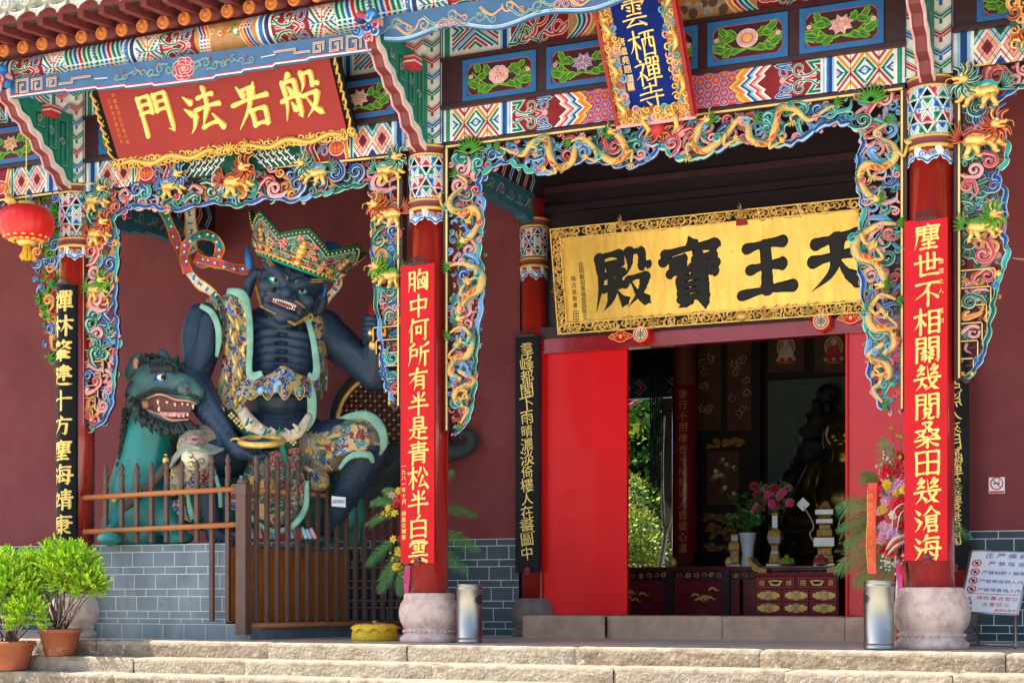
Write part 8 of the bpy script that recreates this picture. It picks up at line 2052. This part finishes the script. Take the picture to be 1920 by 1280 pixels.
b = MB(); cord(b, [(452, 764, -.30), (466, 790, -.42), (495, 812, -.48), (530, 820, -.50), (560, 808, -.46), (580, 776, -.32)], [10, 15, 14, 12, 10, 6], 'cream', 12, .6)
for x, y in ((474, 792), (488, 800), (513, 810), (540, 812), (556, 804)): cord(b, [(x - 6, y - 10, -.46), (x + 2, y - 2, -.53), (x - 1, y + 8, -.50)], [2, 4, 2], 'cream', 8)
for x, y in ((466, 790), (500, 808), (525, 806)): cord(b, [(x, y - 8, -.56), (x - 3, y + 2, -.57), (x - 8, y + 8, -.55)], [1, 3, .5], 'green_m', 6); cord(b, [(x + 3, y + 2, -.57), (x + 10, y - 4, -.56)], [3, .5], 'green_m', 6)
b.build('waist_cloth', K)
b = MB(); cord(b, [(428, 772, -.30), (452, 796, -.40), (486, 820, -.50), (520, 830, -.52), (560, 826, -.46)], 11, 'green_d', 10, .45)
for k in range(8): t = k / 7; x, y = np.interp(t, [0, .3, .7, 1], [434, 454, 500, 550]), np.interp(t, [0, .3, .7, 1], [778, 798, 824, 828]); [b.sphere(sp(x + dx, y + dy, -.42 - .12 * t), 2.6 / SS, 'gold_letter', 8, 6) for dx, dy in ((-4, 0), (0, -4), (4, 0), (0, 4))]
b.build('green_belt', K)
orgobj('right_thigh_robe' if 0 else 'knee_robe', [cap([(440, 850, .05), (405, 838, -.2), (368, 838, -.45)], [48, 46, 36]), cap([(350, 850, -.38), (340, 880, -.36), (334, 905, -.34)], [16, 14, 13])], .024, 'brocade_grey', K, 4)
b = MB(); loft(b, [[(322, 856, -.42), (345, 828, -.62), (365, 820, -.72), (388, 828, -.66), (416, 838, -.5)], [(318, 874, -.44), (340, 846, -.70), (366, 836, -.80), (392, 846, -.72), (420, 842, -.56)]], 'flap_grey', .03)
cord(b, [(318, 875, -.46), (340, 848, -.72), (366, 838, -.83), (393, 848, -.74), (420, 840, -.58)], [3, 4, 4, 4, 3], 'flap_grey', 8, .5); cord(b, [(350, 824, -.66), (366, 818, -.74), (384, 824, -.68)], [3, 4, 3], 'flap_mauve', 8, .5); cord(b, [(348, 831, -.70), (358, 826, -.77), (366, 829, -.79), (374, 826, -.77), (386, 831, -.7)], [3, 4, 3, 4, 3], 'flap_mauve', 8, .5); b.build('knee_flap', K)
orgobj('knee_cloth', [ell(367, 858, -.72, 27, 20, .12), ell(367, 866, -.70, 24, 16, .12)], .02, 'cream', K, 2)
b = MB()
for a, c_ in ((357, 852), (363, 862), (358, 870), (379, 864)): cord(b, [(a - 6, c_ - 4, -.845), (a, c_ - 6, -.85), (a + 5, c_, -.85), (a, c_ + 4, -.85), (a - 4, c_ + 1, -.85)], .7, 'black', 5)
b.build('ink_drawing', K)
b = MB(); loft(b, [[(340, 868, -.62), (366, 874, -.72), (400, 866, -.60)], [(342, 895, -.60), (366, 898, -.70), (405, 895, -.58)], [(344, 930, -.56), (362, 925, -.60), (375, 930, -.56)]], 'brocade', .04); loft(b, [[(322, 870, -.42), (338, 868, -.5)], [(318, 905, -.42), (338, 900, -.5)], [(322, 930, -.40), (338, 922, -.46)]], 'brocade_grey', .04); loft(b, [[(320, 940, -.44), (345, 930, -.52)], [(330, 960, -.46), (352, 965, -.52)], [(352, 976, -.46), (362, 978, -.5)]], 'brocade', .04)
cord(b, [(352, 925, -.60), (356, 950, -.62), (362, 972, -.60)], [3, 5, 6], 'mint', 8, .5); cord(b, [(404, 890, -.60), (412, 920, -.60), (414, 950, -.58)], 4, 'mint', 8, .5); b.build('robe_skirt', K)
orgobj('knee_robe', [cap([(560, 855, .1), (630, 835, -.1), (688, 822, -.32)], [46, 46, 40]), cap([(560, 880, -.1), (600, 900, -.2)], [40, 20])], .024, 'brocade_grey', K, 4)
b = MB(); cord(b, [(600, 812, -.1), (640, 790, -.2), (680, 780, -.38), (706, 795, -.48), (716, 826, -.46), (708, 850, -.42)], [5, 10, 12, 13, 12, 7], 'mint', 10, .3); cord(b, [(636, 878, -.50), (652, 858, -.58), (672, 850, -.60), (692, 852, -.56), (700, 866, -.5)], [3, 5, 7, 7, 3], 'mint', 8, .35)
loft(b, [[(640, 800, -.45), (672, 792, -.58), (694, 806, -.62)], [(622, 830, -.46), (660, 822, -.62), (690, 838, -.64)], [(604, 866, -.44), (640, 850, -.58), (664, 846, -.6)]], 'brocade', .03); b.build('knee_flap', K)
b = MB(); loft(b, [[(470, 850, -.45), (510, 852, -.52), (560, 850, -.45)], [(455, 900, -.50), (510, 905, -.58), (572, 900, -.46)], [(462, 950, -.50), (515, 955, -.60), (570, 950, -.46)], [(490, 980, -.48), (518, 992, -.55), (548, 980, -.46)]], 'brocade_green', .05)
cord(b, [(452, 890, -.5), (458, 950, -.52), (490, 984, -.54), (518, 994, -.6), (548, 984, -.54), (572, 952, -.5), (576, 900, -.48)], [3, 4, 5, 5, 6, 6, 4], 'mint', 8, .6)
loft(b, [[(486, 900, -.60), (505, 892, -.64), (524, 900, -.60)], [(486, 925, -.62), (505, 925, -.66), (524, 925, -.62)]], 'gold_old', .03); b.sphere(sp(475, 905, -.60), (13 / SS, .04, 15 / SS), 'gold_old', 14, 10, AX); b.sphere(sp(440, 930, -.56), (14 / SS, .04, 24 / SS), 'brocade_gold', 14, 10, AX)
loft(b, [[(478, 940, -.60), (515, 945, -.66), (556, 938, -.56)], [(484, 970, -.58), (516, 982, -.62), (546, 970, -.54)]], 'brocade', .03)
for k in range(16): cord(b, [(462 + k * 8, 985 + 6 * math.sin(k), -.42), (464 + k * 8.5, 1008, -.46)], 3.6, ('red_m', 'green_l', 'blue_l', 'pink')[k % 4], 8, .6)
b.build('tabard', K)
b = MB(); loft(b, [[(468, 842, -.42), (500, 846, -.5), (528, 838, -.5), (548, 820, -.42)], [(480, 868, -.46), (505, 872, -.54), (528, 864, -.54), (540, 850, -.44)]], 'brocade_pink', .03); loft(b, [[(540, 818, -.46), (556, 822, -.46), (566, 812, -.4)], [(540, 850, -.48), (552, 858, -.46), (562, 850, -.4)]], 'brocade_pink', .03); cord(b, [(528, 828, -.56), (532, 850, -.57), (542, 880, -.54)], 5, 'green_m', 8, .5); b.build('pink_apron', K)
b = MB(); P1 = [sp(491 + 40 * math.cos(t), 826 + 7 * math.sin(t) - .03 * 40 * math.cos(t), -.72 - .22 * math.sin(t)) for t in np.linspace(0, 6.2832, 40)]; b.tube(P1, 6 / SS, 'gold', 12); b.build('gold_ring', K)
b = MB(); b.tube([sp(701, 570, -.2), sp(701, 640, -.2)], 10 / SS, 'red_sign', 14); b.sphere(sp(701, 646, -.2), 9.5 / SS, 'gold_letter', 14, 10); b.build('red_handle', K)
b = MB()
for (px, py, d, r) in ((448, 836, -.58, 19),): b.tube([sp(px + r * math.cos(t) * .8, py - 6 + 9 * math.cos(t + 1.2), d - r / SS * math.sin(t)) for t in np.linspace(0, 6.2832, 20)], 2.4 / SS, 'gold', 8)
b.build('bracelet', K)
b = MB()
for x0, y0, x1, y1, d in ((560, 868, 600, 905, -.30), (580, 852, 625, 880, -.38), (596, 838, 640, 850, -.44), (545, 888, 575, 925, -.28), (610, 822, 650, 812, -.42)):
    cord(b, [(x0, y0, d), ((x0 + x1) / 2 + 4, (y0 + y1) / 2 - 4, d - .10), (x1, y1, d - .04)], [2, 5.5, 2], 'brocade_gold', 8, .7)
b.build('robe_folds', K)
# ribbons floating behind the head
def scarf(pts, wd, mts):
    b = MB(); Q = spline(pts, 9); n = len(Q); vs = []
    for k, q in enumerate(Q):
        d = Q[min(k + 1, n - 1)][:2] - Q[max(k - 1, 0)][:2]; d = d / (np.linalg.norm(d) + 1e-9); nn = np.array([-d[1], d[0]]); w_ = wd * (1 - .25 * abs(math.sin(k * .2)))
        for o_ in (-.5, -.4, .4, .5): vs.append(sp(q[0] + nn[0] * w_ * o_, q[1] + nn[1] * w_ * o_, q[2] + .08 * o_ * math.sin(k * .16)))
    fs = []; ms = []
    for k in range(n - 1):
        for j in range(3): fs.append((4 * k + j, 4 * k + j + 1, 4 * k + 5 + j, 4 * k + 4 + j)); ms.append('orange' if j != 1 else mts[(k * len(mts)) // n])
    b.add(vs, fs, ms, True); vb = [Vector(v) + FV * .02 for v in vs]; b.add(vb, fs, 'green_m', True)
    for k in range(6, n - 5, 5):
        q = Q[k]
        if mts[(k * len(mts)) // n] == 'paint_x': continue
        for j in range(3): b.sphere(sp(q[0] + 3 * math.cos(j * 2.1 + k), q[1] + 3 * math.sin(j * 2.1 + k), q[2] - .012), (2.6 / SS, .006, 2.6 / SS), ('white', 'blue_m', 'green_m')[j], 8, 6, AX)
    b.build('scarf', K)
scarf([(306, 392, .3), (318, 420, .3), (330, 450, .25), (342, 480, .2), (352, 505, .15), (372, 530, .08), (398, 548, .02), (414, 575, -.06)], 21, ['green_m', 'red_m', 'red_m', 'white', 'cream', 'green_m'])
scarf([(355, 380, .45), (357, 410, .45), (358, 440, .4), (362, 470, .35), (380, 490, .3)], 28, ['cream', 'cream', 'cream', 'red_m'])
scarf([(352, 510, .1), (345, 480, .05), (352, 455, .0), (375, 440, -.02), (400, 444, .0), (412, 462, .05), (404, 484, .12), (380, 492, .2), (366, 486, .25)], 20, ['red_m', 'red_m', 'green_m', 'green_m', 'green_m', 'red_m', 'red_m', 'red_m'])
scarf([(366, 480, .2), (385, 488, .14), (412, 494, .1), (440, 502, .06), (468, 506, .03)], 20, ['red_m', 'red_m', 'red_m', 'red_m'])
scarf([(622, 498, .1), (634, 512, .08), (632, 535, .06), (614, 558, .05), (592, 590, .06), (600, 640, .1), (608, 700, .12), (604, 730, .05)], 18, ['red_m', 'cream', 'cream', 'cream', 'red_m', 'red_m', 'green_m', 'green_m'])

# ---- round lattice behind the statue
Y = 2.35; c = at(730, 796, Y); S = thing('lattice_disc', 'round dark lattice with gold studs and a gold rim behind the guardian', 'lattice', c)
s_ = FPX / ((c.x - CX) * -RY + (Y - CY) * RX); R0 = 97 / s_; mpl = lambda u, v, w_: c + RV * u + ZV * v - FV * w_
b = MB(); b.tube([mpl(R0 * math.cos(t), R0 * math.sin(t), .03) for t in np.linspace(0, 6.2832, 60)], .03, 'gold', 8); b.tube([mpl((R0 + .07) * math.cos(t), (R0 + .07) * math.sin(t), .0) for t in np.linspace(0, 6.2832, 60)], .06, 'hall_dark', 8); b.build('rim', S)
b = MB(); st = .115
for k in range(-10, 11):
    h = math.sqrt(max(0, R0 * R0 - (k * st * .707) ** 2))
    for sg in (1, -1):
        o_ = Vector((.7071, .7071 * sg)); n_ = Vector((-o_.y, o_.x)); m_ = n_ * k * st * .707
        a, e_ = m_ - o_ * h, m_ + o_ * h
        if h > .05: b.tube([mpl(a.x, a.y, .0 + .012 * sg), mpl(e_.x, e_.y, .0 + .012 * sg)], .020, 'dark_wood', 6)
b.build('lattice', S); b = MB()
for i in range(-14, 15):
    for j in range(-14, 15):
        if (i + j) % 2 == 0 and math.hypot(i * st * .5, j * st * .5) < R0 - .05: b.sphere(mpl(i * st * .5, j * st * .5, .035), .017, 'gold', 8, 6)
b.build('gold_studs', S)

# edge of the next bay's signboard
P0 = Vector((at(1897, 95, -.35).x, -.35, at(1897, 92, -.35).z)); bd = Board(P0, P0 + Vector((0, -.40, .70)), 2.6)
S = thing('signboard', 'carved edge of another gilt signboard at the top right corner', 'signboard', P0); b = MB(); bd.slab(b, 0, bd.W, 0, bd.H, -.04, 0, 'green_d'); b.build('panel', S)
b = MB(); carved_border(b, bd, 0, bd.W, 0, bd.H, .16, ['flame', 'orange', 'gilt', 'teal'], 61, .07, .06, .02); b.build('gilt_carving', S)
